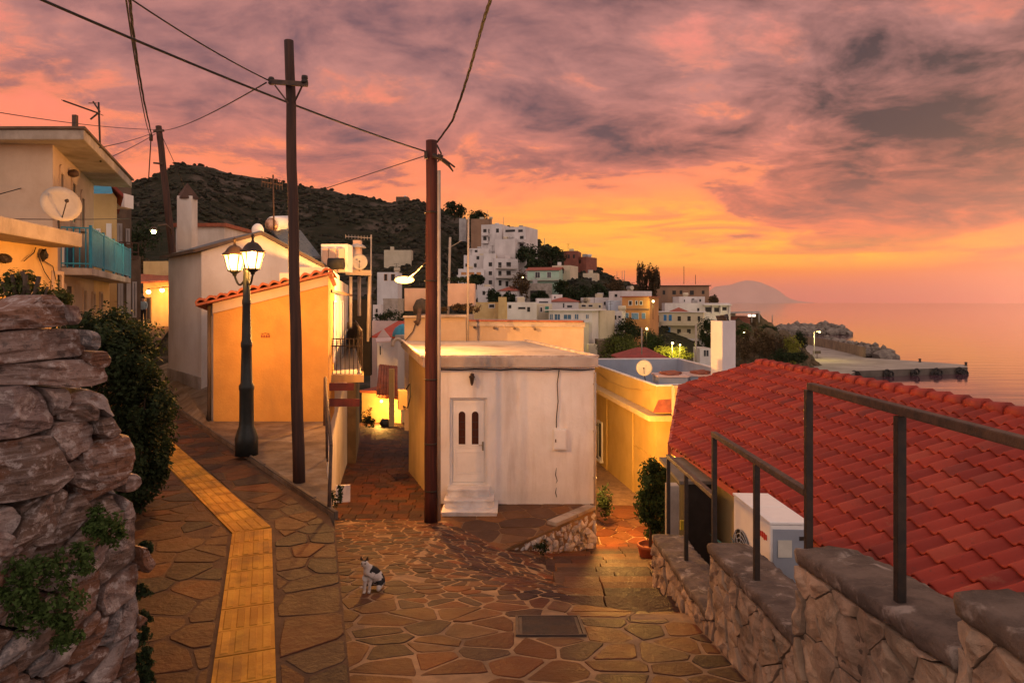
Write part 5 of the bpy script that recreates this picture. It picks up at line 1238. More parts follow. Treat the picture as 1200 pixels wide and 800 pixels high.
class House:
    """a box building: front edge A-B (ground plan), depth back, walls with parapet, windows placed by photo coordinates"""
    def __init__(s, label, x0, x1, ytop, ybot, d0, d1=None, depth=8, wall=None, base=3.0, par=.45, cat='house', group=None, name='town_house', roof='flat', roofmat=None, rh=1.5, over=.25, topd=None, skew=0.0):
        d1 = d1 or d0; A, B = W(x0, 354, d0), W(x1, 354, d1); s.A = Vector((A.x, A.y, 0)); s.B = Vector((B.x, B.y, 0))
        s.D = (s.B-s.A); s.N = Vector((s.D.y, -s.D.x, 0)).normalized(); s.depth = depth; dm = (d0+d1)/2
        s.zt = ZC+(354-ytop)/F*dm; s.zb = ZC+(354-ybot)/F*dm-base-(4 if dm > 60 else 0)
        s.P = (s.A.x, s.A.y); s.Dd = (s.D.x, s.D.y)
        s.root = thing(name, label, cat, Vector(((A.x+B.x)/2, dm+depth/2, s.zb)), group)
        s.wallm = wall; mb = MB(); bk = -s.N*depth+Vector((skew*depth, 0, 0)); s.bk = bk; pl = [s.A, s.B, s.B+bk, s.A+bk]; z = lambda p, h: Vector((p.x, p.y, h))
        if roof == 'flat' and par > 0:
            t = min(.25, s.D.length*.1); U = s.D.normalized(); inn = [s.A+U*t-s.N*t, s.B-U*t-s.N*t, s.B-U*t+bk+s.N*t, s.A+U*t+bk+s.N*t]
            zr = s.zt-par
            vs = [z(p, s.zb) for p in pl]+[z(p, s.zt) for p in pl]+[z(p, s.zt) for p in inn]+[z(p, zr) for p in inn]
            mb.add(vs, [[i+k*4, (i+1) % 4+k*4, (i+1) % 4+k*4+4, i+k*4+4] for k in range(3) for i in range(4)]+[[0, 1, 2, 3]])
            mb.build('wall', wall, s.root)
            MB().prism([z(p, zr-.02) for p in inn], (0, 0, .06)).build('roof', roofmat or slab_conc, s.root)
            if dm > 90 and s.D.length > 3:                # tanks, stair heads and aerials on the flat roofs
                rq = random.Random(int(x0*13+ytop*7)); U = s.D.normalized(); c0 = (s.A+s.B)/2-s.N*depth*.4
                for kk in range(rq.randint(1, 2)):
                    c = c0+U*rq.uniform(-.38, .38)*s.D.length; tm = MB()
                    if rq.random() < .5: tm.box(z(c, zr+.04), (rq.uniform(1, 1.8), 1.4, rq.uniform(.9, 1.5)), 0, 0, True)
                    else: tm.tube([z(c, zr+.9), z(c+U*1.3, zr+.9)], .42, 10); tm.box(z(c+U*.65, zr+.04), (1.0, .3, .5), 0, 0, True)
                    tm.build('roof_tank', rq.choice([far_white, grey_plaster, far_cream]), s.root)
                if rq.random() < .6:
                    c = z(c0+U*rq.uniform(-.4, .4)*s.D.length, zr); h_ = rq.uniform(1.8, 3.0); tm = MB(); tm.bar(c, c+Vector((0, 0, h_)), .07, .07); tm.bar(c+Vector((-.6, 0, h_-.15)), c+Vector((.6, 0, h_-.05)), .06, .06); tm.bar(c+Vector((-.35, 0, h_-.55)), c+Vector((.35, 0, h_-.5)), .06, .06); tm.build('roof_aerial', dark_iron, s.root)
        else:
            mb.prism([z(p, s.zb) for p in pl], (0, 0, s.zt-s.zb))
            U = s.D.normalized(); o = over; e = [s.A-U*o+s.N*o, s.B+U*o+s.N*o, s.B+U*o+bk-s.N*o, s.A-U*o+bk-s.N*o]; rm = MB(); t = .12
            if roof == 'flat': rm.prism([z(p, s.zt) for p in e], (0, 0, .16))
            elif roof == 'hip':
                k = min(depth, s.D.length)*.5; c = (e[0]+e[1]+e[2]+e[3])/4; hx = max(0, s.D.length/2-k*.8); hy = max(0, depth/2-k*.8) if hx == 0 else 0
                r1, r2 = (c-U*hx, c+U*hx) if hy == 0 else (c+s.N*hy, c-s.N*hy)
                q = [z(p, s.zt) for p in e]; a, b = z(r1, s.zt+rh), z(r2, s.zt+rh)
                if hy == 0: rm.add(q+[a, b], [[0, 1, 5, 4], [1, 2, 5], [2, 3, 4, 5], [3, 0, 4], [0, 1, 2, 3]])
                else: rm.add(q+[a, b], [[0, 1, 4], [1, 2, 5, 4], [2, 3, 5], [3, 0, 4, 5], [0, 1, 2, 3]])
                rm.prism([z(p, s.zt-.1) for p in e], (0, 0, .1))
            elif roof == 'gable_front':     # ridge runs away from the viewer
                m0, m1 = (e[0]+e[1])/2, (e[2]+e[3])/2
                for (p, q, r_, s_) in ((e[0], m0, m1, e[3]), (m0, e[1], e[2], m1)):
                    hz = lambda v: s.zt+(rh if (v == m0 or v == m1) else 0)
                    rm.prism([z(v, hz(v)) for v in (p, q, r_, s_)], (0, 0, t))
                mm = (s.A+s.B)/2; mb.add([z(s.A, s.zt), z(s.B, s.zt), z(mm, s.zt+rh*.98)], [[0, 1, 2]])
            elif roof == 'gable_side':      # ridge runs across
                m0, m1 = (e[0]+e[3])/2, (e[1]+e[2])/2; hz = lambda v: s.zt+(rh if (v == m0 or v == m1) else 0)
                for q in ((e[0], e[1], m1, m0), (m0, m1, e[2], e[3])): rm.prism([z(v, hz(v)) for v in q], (0, 0, t))
                for a_, b_ in ((s.A, s.A+bk), (s.B, s.B+bk)): mb.add([z(a_, s.zt), z(b_, s.zt), z((a_+b_)/2, s.zt+rh*.97)], [[0, 1, 2]])
            mb.build('wall', wall, s.root); rm.build('roof', roofmat or far_tile, s.root)
    def win(s, rects, kind='pane', mats=None, name='window', fr=None):
        for x0, y0, x1, y1 in rects:
            p, q = VW(x0, y1, s.P, s.Dd), VW(x1, y0, s.P, s.Dd); mb = MB(); w = (q-p).length
            win_box(mb, p, q, min(p.z, q.z), max(p.z, q.z), s.N, kind, fr or min(.09, w*.1), .05)
            mb.build(name, mats or [far_white, glass, shutter_blue], s.root)
        return s
    def side(s, right, rects, mats=None):
        """windows on the side wall: fractions along depth and height"""
        A = s.B if right else s.A; N = s.D.normalized()*(1 if right else -1); H = s.zt-s.zb
        for f0, z0, f1, z1 in rects:
            a, b = A-s.N*s.depth*f0, A-s.N*s.depth*f1; mb = MB()
            win_box(mb, a, b, s.zt-H*z0, s.zt-H*z1, N, 'pane', .08, .05); mb.build('window', mats or [far_white, glass, shutter_blue], s.root)
        return s
    def balcony(s, rects, rail='solid', mat=None, out=1.1):
        for x0, y0, x1, y1 in rects:
            p, q = VW(x0, y1, s.P, s.Dd), VW(x1, y1, s.P, s.Dd); z1 = VW(x0, y0, s.P, s.Dd).z; z0 = p.z; p.z = q.z = z0
            mb = MB(); mb.prism([p, q, q+s.N*out, p+s.N*out], (0, 0, -.16)); U = (q-p).normalized(); h = z1-z0
            if rail == 'solid':
                mb.prism([p+s.N*(out-.1), q+s.N*(out-.1), q+s.N*out, p+s.N*out], (0, 0, h))
                for e, k in ((p, 1), (q, -1)): mb.prism([e, e+U*.1*k, e+U*.1*k+s.N*(out-.11), e+s.N*(out-.11)], (0, 0, h))
            else:
                n = max(3, int((q-p).length/.35))
                for i in range(n+1):
                    c = p.lerp(q, i/n)+s.N*(out-.05); mb.bar(c, c+Vector((0, 0, h)), .04, .04)
                for hh in (.15, h): mb.bar(p+s.N*(out-.05)+Vector((0, 0, hh)), q+s.N*(out-.05)+Vector((0, 0, hh)), .05, .05)
            mb.build('balcony', mat or s.wallm, s.root)
        return s

def left_house():
    D = Vector((-.425, 1, 0)); P = Vector((-10.09, 15, 0)); N = Vector((1, .425, 0)).normalized(); Un = D.normalized()
    root = thing('left_house', 'cream two storey house with overhanging slab roof and a blue balcony', 'house', V(-12, 18, -2.6))
    w = lambda px, py, off=0: VW(px, py, (P.x+N.x*off, P.y+N.y*off), (D.x, D.y))
    at = lambda t, off, dz: V(P.x+D.x*t+N.x*off, P.y+D.y*t+N.y*off, dz)
    body = MB(); pl = [at(0, 0, -3), at(4.8, 0, -3), at(4.8, -6, -3), V(-16, 15.0, -3)]; body.prism(pl, (0, 0, 6.46)); body.build('upper_wall', cream_plaster, root)
    lo = MB(); pl = [at(4.85, -.002, -3), at(7.6, -.002, -3), at(7.6, -4, -3), at(4.85, -4, -3)]; lo.prism(pl, (0, 0, 3.7)); lo.build('lower_wall', ochre_plaster, root)
    # slab roof
    rf = MB(); pl = [V(-17, 14.55, 3.46), V(-9.12, 14.55, 3.46), at(5.0, .95, 3.40), at(5.2, -6.2, 3.46), V(-17, 19, 3.46)]; rf.prism(pl, (0, 0, .22)); rf.build('roof_slab', concrete, root, bevel=.03)
    rc = MB(); rc.prism([V(-17, 14.5, 3.685), V(-9.07, 14.5, 3.685), at(5.05, 1.0, 3.625), at(5.2, -6.2, 3.685), V(-17, 19, 3.685)], (0, 0, .05)); rc.build('roof_edge', brown_wall, root)
    mats = [cream_plaster, dark_opening, shutter_brown]
    for (x0, x1, y0, y1) in ((69, 73.5, 203, 252), (83, 88, 215, 262), (94, 98, 232, 268)):
        mb = MB(); a, b = w(x0, y1), w(x1, y0); win_box(mb, a, b, a.z, b.z, N, 'sill', .05, .04)
        k = 10; c = (a+b)/2; r = (Vector((b.x-a.x, b.y-a.y, 0))).length/2; U = Vector((b.x-a.x, b.y-a.y, 0)).normalized(); top = b.z
        mb.prism([Vector((c.x, c.y, top))+U*(r*math.cos(math.pi*j/k))+Vector((0, 0, r*.8*math.sin(math.pi*j/k)))+N*.002 for j in range(k+1)], N*.03, 0)
        mb.build('window', mats, root)
    for (x0, x1, y0, y1) in ((75, 84, 333, 374), (96, 100, 338, 366), (107, 110, 342, 366), (116, 119, 342, 366)):
        mb = MB(); a, b = w(x0, y1), w(x1, y0); win_box(mb, a, b, a.z, b.z, N, 'pane', .06, .05); mb.build('window', mats, root)
    mb = MB(); a, b = w(73, 312), w(84, 285); win_box(mb, a, b, a.z, b.z, N, 'shut', .05, .04); mb.build('balcony_door', [white_paint, glass, shutter_blue], root)
    # balcony
    ba, bb = at(.75, 0, .80), at(7.6, 0, .80); out = .62
    sl = MB(); sl.prism([ba+N*.0, bb, bb+N*out, ba+N*out], (0, 0, -.17)); bal = sl.build('balcony_slab', slab_conc, root, bevel=.02)
    rl = MB(); L = (bb-ba).length; U = (bb-ba).normalized(); n = int(L/.062)
    for i in range(n+1):
        c = ba+N*(out-.03)+U*(L*i/n); rl.bar(c+Vector((0, 0, .10)), c+Vector((0, 0, .90)), .055, .014, up=tuple(N))
    for h in (.08, .93): rl.bar(ba+N*(out-.03)+Vector((0, 0, h)), bb+N*(out-.03)+Vector((0, 0, h)), .04, .045)
    for i in range(5):
        c = ba+N*(out-.03)+U*(L*i/4); rl.bar(c, c+Vector((0, 0, 1.0)), .05, .05)
    for i in range(5):
        c = ba+N*(out*i/5); rl.bar(c, c+Vector((0, 0, .93)), .02, .02)
    for h in (.1, .93): rl.bar(ba+Vector((0, 0, h)), ba+N*out+Vector((0, 0, h)), .03, .03)
    rl.build('balcony_railing', blue_paint, root)
    # roof edge, wall lamp
    mb = MB(); mb.blob(w(86, 203, .1), (.12, .12, .1), 3, 2, .1); mb.build('eave_light', rust_iron, root)
    # roof masts
    mb = MB(); a = W(88, 160, 15.5); b = W(88, 135, 15.5); mb.bar(a, b, .09, .09); tag(mb.build('roof_post', rust_iron), 'short rusty post on the left house roof', 'post')
    r2 = thing('tv_antenna', 'tall television aerial on the left house roof', 'antenna', W(118, 186, 16.6))
    mb = MB(); mb.tube([W(118, 190, 16.6), W(115.5, 120, 16.6)], .022, 6); mb.build('mast', dark_iron, r2)
    mb = MB(); a, b = W(74, 118, 16.0), W(116, 133, 16.6); mb.bar(a, b, .03, .03)
    for i in range(11):
        c = a.lerp(b, i/10.5); h = .06+.018*i; mb.bar(c-Vector((.0, h, 0)), c+Vector((0, h, 0)), .012, .012)
    mb.bar(W(109, 119, 16.5), W(117, 131, 16.5), .03, .03); mb.bar(W(117, 131, 16.5), W(106, 140, 16.5), .03, .03); mb.bar(W(104, 121, 16.5), W(113, 121, 16.7), .02, .02); mb.build('yagi', dark_iron, r2)
    # annex with thick yellow slab roof
    root = thing('lane_annex', 'low annex with a thick orange lit concrete slab roof beside the left house', 'house', V(-9, 11.5, -2.6))
    sl = MB(); sl.prism([V(-14, 9.2, 1.04), V(-7.55, 9.4, 1.04), V(-8.02, 12.75, 1.02), V(-14, 13.2, 1.04)], (0, 0, .26)); sl.build('roof_slab', concrete, root, bevel=.025)
    wl = MB(); wl.prism([V(-8.55, 8.8, -3), V(-8.62, 12.95, -3), V(-14, 12.95, -3), V(-14, 8.8, -3)], (0, 0, 4.03)); wl.build('wall', ochre_plaster, root)
    Np = Vector((1, 0, 0))
    mb = MB(); a, b = VW(58, 346, (-8.58, 9), (-.07, 4)), VW(72, 318, (-8.58, 9), (-.07, 4)); win_box(mb, a, b, a.z, b.z, Np, 'pane', .07, .05); mb.build('window', mats, root)
    mb = MB(); mb.bar(V(-8.50, 8.8, .16), V(-8.56, 12.95, .16), .12, .10); mb.build('wall_band', cream_plaster, root)
    mb = MB(); p = VW(6, 303, (-8.5, 9), (-.07, 4)); mb.blob(p, (.09, .12, .09), 5, 2, .15); mb.bar(p, p+Vector((-.1, .2, .02)), .04, .04); tag(mb.build('flood_light', dark_iron), 'dark unlit floodlight on the annex wall', 'floodlight')
    mb = MB()
    for pts in (((45, 300), (52, 318), (60, 330), (58, 345)), ((50, 305), (62, 312), (66, 330)), ((28, 306), (40, 296), (42, 290))): mb.tube([VW(*p, (-8.50, 9), (-.07, 4)) for p in pts], .008, 5)
    mb.blob(VW(52, 298, (-8.45, 9), (-.07, 4)), (.05, .07, .11), 8, 2, .4); tag(mb.build('wall_cables', cable_mat), 'tangle of dark cables on the annex corner', 'cables')
    dish('large grey satellite dish on the annex roof slab', W(71, 240, 12.0), .315, (.75, -.65, .25), W(71, 280, 12.0))
def dish(label, c, r, aim, foot, mat=None):
    root = thing('satellite_dish', label, 'satellite dish', foot, 'satellite dishes'); aim = Vector(aim).normalized(); a = aim.orthogonal().normalized(); b = aim.cross(a)
    mb = MB(); n = 24; vs = []; fs = []
    rings = [(0, 0), (.35, .02), (.7, .075), (1, .16), (1.0, .13), (.7, .045), (.35, -.012), (0, -.03)]
    for f, h in rings: vs += [c+(a*math.cos(2*math.pi*j/n)+b*math.sin(2*math.pi*j/n))*r*f*1.02+aim*r*h for j in range(n)]
    k = len(rings); mb.add(vs, [[i*n+j, i*n+(j+1) % n, (i+1)*n+(j+1) % n, (i+1)*n+j] for i in range(k-1) for j in range(n)], 0, True); mb.build('reflector', mat or dish_mat, root)
    mb = MB(); e = c+aim*r*1.1-Vector((0, 0, r*.15)); bt = c-Vector((0, 0, r*.93))+aim*r*.12; mb.tube([bt, e], r*.03, 6); mb.blob(e, r*.11, 1, 2, .1); mb.build('feed_arm', dark_iron, root)
    mb = MB(); mb.tube([c-aim*r*.04, c-aim*r*.35, Vector((c.x, c.y, c.z-r*.9))-aim*r*.35, Vector((foot.x, foot.y, foot.z))], r*.06, 6); mb.build('mast', dark_iron, root)
left_house()

def lane_row():
    D = Vector((-.425, 1, 0))
    h = House('narrow orange lit lane house with a red gable and blue awning past the left house', 99, 137, 232, 372, 23, 23.2, 4, ochre_plaster, 1, 0, skew=-.46, roof='gable_front', roofmat=red_paint, rh=.8, over=.3, name='lane_house')
    h.win([(103, 266, 108, 282), (113, 268, 118, 284), (125, 262, 131, 290)], 'pane', [white_paint, dark_opening, shutter_brown])
    mb = MB(); mb.prism([W(100, 215, 22.6), W(128, 214, 22.6), W(131, 227, 21.8), W(100, 227, 21.8)], (0, .05, .03)); mb.build('awning', blue_paint, h.root)
    mb = MB(); mb.box(W(141, 236, 25.5), (.65, .6, .5)); tag(mb.build('roof_tank', white_paint), 'white box tank on the roof beyond the blue awning', 'tank')
    h = House('brown weathered lane house with a flat roof below the hill', 131, 154, 213, 376, 28, 28.5, 6, brown_wall, 1, .3, skew=-.5, name='lane_house', roof='flat')
    h.win([(137, 262, 143, 285), (147, 268, 152, 286), (138, 318, 144, 372), (148, 322, 153, 372)], 'pane', [grey_plaster, dark_opening, shutter_brown])
    h.balcony([(134, 285, 156, 300)], 'bars', rust_iron, .8)
    h = House('dark narrow lane house beside the lit doorway', 150, 165, 300, 380, 38, 38.5, 5, brown_wall, 1, .2, skew=-.5, name='lane_house')
    h.win([(155, 330, 160, 372)], 'pane', [grey_plaster, dark_opening, shutter_brown])
    h = House('yellow lit house with an open dark doorway at the end of the lane', 168, 206, 306, 380, 48, 47.5, 6, ochre_plaster, 1, .3, name='lane_house')
    h.win([(171, 348, 177.5, 378)], 'pane', [brown_wall, dark_opening, shutter_brown], 'doorway')
    mb = MB(); mb.prism([W(164, 332, 46.9), W(203, 330, 46.4), W(203, 322, 48), W(164, 323, 48)], (0, 0, .12)); mb.build('porch_roof', old_tile, h.root)
    for i, (px, py, lab) in enumerate(((174, 342, 'warm bulb lamp hanging over the dark doorway at the lane end'), (190, 340, 'warm wall lamp right of the dark doorway at the lane end'))):
        P = W(px, py, 46.2); r = thing('porch_lamp', lab, 'wall lamp', P, 'lamps at the lane end'); mb = MB(); mb.blob(P, .14, 1, 2, 0, sm=True); mb.build('bulb', EM('porch_bulb', (1, .55, .2), 30), r)
        mb = MB(); mb.lathe([(0, .24), (.05, .22), (.13, .12), (.13, .10)], P, 10); mb.bar(P+Vector((0, .1, .22)), P+Vector((0, 1.5, .3)), .04, .04); mb.build('lamp_cap', rust_iron, r)
        lamp_light('porch_light', P-Vector((0, .2, .25)), 300, ORANGE, .1, r)
    # person in the lane
    B = W(168, 380, 43.5); root_m = M('person_clothes', (.30, .38, .40), (.26, .33, .35), 3, .85); dark = M('person_trousers', (.015, .015, .02), None, 3, .9); skin = M('person_skin', (.42, .25, .17), (.38, .22, .15), 3, .6)
    J = [((0, 0, .93), .15), ((0, 0, 1.12), .155), ((0, 0, 1.36), .165), ((0, 0, 1.49), .065), ((0, -.02, 1.60), .10), ((0, -.03, 1.70), .09), ((.19, 0, 1.40), .065), ((.25, -.02, 1.15), .048), ((.22, -.14, .93), .036), ((-.19, 0, 1.40), .065), ((-.25, -.02, 1.15), .048), ((-.22, -.12, .92), .036), ((.10, 0, .85), .10), ((.12, -.04, .48), .068), ((.12, .02, .08), .045), ((.13, -.13, .035), .035), ((-.10, 0, .85), .10), ((-.11, .03, .48), .068), ((-.12, .05, .08), .045), ((-.13, -.10, .035), .035)]
    Ed = [(0, 1), (1, 2), (2, 3), (3, 4), (4, 5), (2, 6), (6, 7), (7, 8), (2, 9), (9, 10), (10, 11), (0, 12), (12, 13), (13, 14), (14, 15), (0, 16), (16, 17), (17, 18), (18, 19)]
    o = skin_body('person', J, Ed, B, [root_m, dark, skin], lambda c: 2 if (c.z > 1.47 or (c.z < 1.0 and abs(c.x) > .2)) else 1 if c.z < .95 else 0)
    tag(o, 'person in a pale top and dark trousers standing by the lane end doorway', 'person')
    mb = MB(); mb.blob(B+Vector((0, .01, 1.69)), (.10, .12, .10), 2, 3, .05, sm=True); mb.build('hair', dark, o)
def skin_body(name, J, Ed, loc, mats, rule, sub=2):
    me = bpy.data.meshes.new(name); me.from_pydata([p for p, r in J], Ed, []); o = bpy.data.objects.new(name, me); COL.objects.link(o)
    md = o.modifiers.new('skin', 'SKIN'); sv = me.skin_vertices[0].data
    for i, (p, r) in enumerate(J):
        sv[i].radius = (r, r) if not isinstance(r, tuple) else r
        sv[i].use_root = (i == 0)
    md.use_smooth_shade = True
    sd = o.modifiers.new('sub', 'SUBSURF'); sd.levels = sub; sd.render_levels = sub
    dg = bpy.context.evaluated_depsgraph_get(); m2 = bpy.data.meshes.new_from_object(o.evaluated_get(dg)); o.modifiers.clear(); o.data = m2; m2.name = name
    m2.materials.clear()
    for m_ in mats: m2.materials.append(m_)
    for p in m2.polygons: p.material_index = rule(p.center); p.use_smooth = True
    o.location = loc; ORG[o.name] = Vector(loc); return o
lane_row()

def gabled_house():
    root = thing('gabled_house', 'white gabled house with solar water heater behind the orange shed', 'house', V(-6.8, 18.2, -2.2))
    K = .8235; A = Vector((-9.28, 20.4, 0))*K; Lf = Vector((-11.75, 23.35, 0))*K; g = Vector((2.9, 2.4, 0))*K; Bp = A+g*1.10; bk = Lf-A
    z = lambda p, dz: Vector((p.x, p.y, ZC+dz)); apex = A+g*.46
    mb = MB(); mb.prism([z(A, -3), z(Lf, -3), z(Lf, 1.5*K), z(A, 1.5*K)], -Vector((.19, .17, 0))*-1); 
    mb = MB(); q = [A, Bp, Bp+bk, Lf]; mb.add([z(p, -3) for p in q]+[z(A, 1.5*K), z(apex, 2.14*K), z(Bp, 1.02*K), z(Bp+bk, 1.02*K), z(apex+bk, 2.14*K), z(Lf, 1.5*K)],
        [[0, 1, 6, 5, 4], [1, 2, 7, 6], [2, 3, 9, 8, 7], [3, 0, 4, 9]]); mb.build('wall', street_white, root)
    rf = MB(); up = Vector((0, 0, .012)); fw = -g.normalized().cross(Vector((0, 0, 1)))*0
    n = Vector((g.y, -g.x, 0)).normalized()*.14
    e = lambda p, dz: z(p, dz)+up
    lft = -g.normalized()*.2
    rf.prism([e(A, 1.5*K)+n+lft+Vector((0, 0, -.04)), e(apex, 2.14*K)+n, e(apex+bk, 2.14*K), e(Lf, 1.5*K)+lft+Vector((0, 0, -.04))], (0, 0, .07)); rf.prism([e(apex, 2.14*K)+n, e(Bp, 1.02*K)+n, e(Bp+bk, 1.02*K), e(apex+bk, 2.14*K)], (0, 0, .07)); rf.build('roof', M('bluegrey_roof', (.13, .15, .17), (.10, .115, .13), 2, .7, .1, 20), root)
    ed = MB(); ed.bar(e(A, 1.5*K)+n*1.15+lft, e(apex, 2.14*K)+n*1.15, .03, .08); ed.bar(e(apex, 2.14*K)+n*1.15, e(Bp, 1.02*K)+n*1.15, .03, .08); ed.bar(e(A, 1.5*K)+n+lft*1.05, e(Lf, 1.5*K)+lft*1.05, .05, .08); ed.build('roof_edge', brown_wall, root)
    pl = MB(); pl.bar(z(A, -2.0)-g.normalized()*.02+bk*.01, z(Lf, -2.0), .08, .30); pl.build('wall_plinth', concrete, root)
    # solar heater and panel
    h = thing('solar_water_heater', 'cylindrical solar water heater tank on the gabled house roof', 'water heater', W(325, 276, 19.43))
    a, b = W(319, 263, 19.11), W(338, 262, 19.93); t = MB(); t.tube([a, a.lerp(b, .05), b], [.20, .23, .23], 16); t.build('tank', white_paint, h); t = MB(); t.blob(a, (.21, .06, .21), 1, 2, 0, sm=True); t.build('tank_end', M('copper_end', (.5, .3, .2), None, 4, .3, metal=.7), h)
    t = MB(); t.prism([W(318, 272, 19.02), W(352, 272, 19.76), W(376, 303, 19.11), W(345, 303, 18.45)], (0, 0, .06)); t.build('solar_panel', M('solar_blue', (.06, .075, .09), (.05, .06, .075), 2, .3), h)
    t = MB(); t.bar(W(322, 285, 19.27), W(322, 268, 19.27), .04, .04); t.bar(W(336, 283, 19.76), W(336, 266, 19.76), .04, .04); t.build('stand', rust_iron, h)
    t = MB(); t.blob(W(302, 270, 17.87), (.16, .1, .18), 2, 3, .02, sm=True); tag(t.build('roof_vent', white_paint), 'rounded white vent at the gable top', 'vent')
    r2 = thing('tv_antenna', 'wide television aerial standing over the gabled house roof', 'antenna', W(321, 268, 18.94))
    t = MB(); t.tube([W(321, 270, 18.94), W(320, 205, 18.94)], .022, 6); t.build('mast', rust_iron, r2); t = MB(); t.bar(W(307, 213, 18.78), W(331, 217, 19.11), .03, .03)
    for i in range(8):
        c = W(307, 213, 18.78).lerp(W(331, 217, 19.11), i/7); t.bar(c-Vector((0, 0, .14)), c+Vector((0, 0, .14)), .015, .015)
    t.bar(W(312, 208, 18.94), W(329, 212, 18.94), .02, .02); t.build('yagi', rust_iron, r2)
    # white house behind with a chimney
    hh = House('white house with tiled coping and tall capped chimney behind the gabled house', 206, 263, 266, 330, 31, 31, 6, street_white, 1, 0, roof='flat', roofmat=old_tile, over=.15, name='upper_house')
    c = MB(); c.box(W(219.5, 262, 29.3), (.62, .55, 2.3)); c.build('chimney', street_white, hh.root); c = MB(); p = W(219.5, 231, 29.3); c.lathe([(.0, .62), (.05, .55), (.48, -.02), (.48, -.10)], p, 4, sm=False); c.build('chimney_cap', M('cap_brown', (.10, .055, .04), (.07, .04, .03), 4, .9), hh.root)
    # orange rendered shed in front
    s = thing('orange_shed', 'orange rendered shed with sloping tile edge lit by the street lamp', 'shed', V(-5, 15.5, -2.6))
    x = lambda px, d=14.0: (px-600)/F*d
    L_, R_ = x(250), x(384.5); zl, zr = -(350-354)/F*14, -(318-354)/F*14; L0 = x(240)
    b = MB(); b.prism([V(L_, 14, -2.6), V(R_, 14, -2.6), V(R_, 14, zr-.04), V(L_, 14, zl-.06)], (-.44, 2.2, 0)); b.build('front_wall', yellow_plaster, s)
    b = MB(); b.prism([V(L0-.02, 14.25, -2.6), V(L_-.004, 14.06, -2.6), V(L_-.004, 14.06, zl-.10), V(L0-.02, 14.25, zl-.12)], (0, .5, 0)); b.prism([V(L0+.02, 14.3, -2.6), V(L_-.01, 14.3, -2.6), V(L_-.01, 14.3, zl-.1), V(L0+.02, 14.3, zl-.1)], (.0, 6.0, 0)); b.build('side_wall', grey_plaster, s)
    b = MB(); b.tube([V(L0+.02, 14.16, -2.45), V(L0+.02, 14.16, zl-.1)], .04, 8); b.build('downpipe', brown_wall, s)
    # band under the tiles + barrel tiles along the slope
    u = Vector((R_-L_, 0, zr-zl)); ul = u.length; u.normalize(); nrm = Vector((-u.z, 0, u.x)); st = V(L_-.28, 13.80, zl-.10)
    b = MB(); b.prism([V(L_, 13.985, zl-.30), V(R_, 13.985, zr-.28), V(R_, 13.985, zr-.045), V(L_, 13.985, zl-.065)], (0, -.02, 0)); b.build('eave_band', cream_plaster, s)
    n = 13; b = MB(); vs = []; step = 6; tot = n*step; LL = ul+.42
    for yy, rr in ((0, 0), (.35, 0), (.36, 0), (.7, 0), (.71, 0), (1.9, 0)):
        lift = .0 if yy < .352 else (.03 if yy < .705 else .05)
        lift -= yy*.10
        for th in (0, 1): pass
        for i in range(tot+1):
            ph = (i/step) % 1.0; hgt = .07*abs(math.sin(math.pi*ph))+.012*noise.noise(Vector((i//step*3.1, yy, 2)))
            vs.append(st+u*(LL*i/tot)+nrm*(hgt+.03+lift)+Vector((-.2*yy, yy, 0)))
    base = len(vs)
    for i in range(tot+1):
        ph = (i/step) % 1.0; vs.append(st+u*(LL*i/tot)+nrm*(.07*abs(math.sin(math.pi*ph))-.02)+Vector((0, .005, 0)))
    k = tot+1; fs = [[r*k+i, r*k+i+1, (r+1)*k+i+1, (r+1)*k+i] for r in range(5) for i in range(tot)]+[[base+i, base+i+1, i+1, i] for i in range(tot)]
    b.add(vs, fs, 0, False); b.prism([st+Vector((0, .02, -.05)), st+u*LL+Vector((0, .02, -.05)), st+u*LL+Vector((0, .02, -.005)), st+Vector((0, .02, -.005))], (-.4, 1.9, -.2)); b.build('roof_tiles', old_tile, s)
    # right end of the tiles, small wall marking
    b = MB(); mk = VW(311, 392, (0, 13.985), (1, 0))
    for i in range(3): b.lathe([(.022, 0), (.022, .008)], mk+Vector((-.06+.06*i, 0, .02 if i != 1 else .03)), 8)
    for i in range(4): b.box(mk+Vector((-.075+.05*i, 0, -.03)), (.03, .012, .05))
    tag(b.build('wall_mark', M('mark_red', (.30, .08, .04))), 'small dark red mark painted on the orange shed wall', 'mark')
gabled_house()

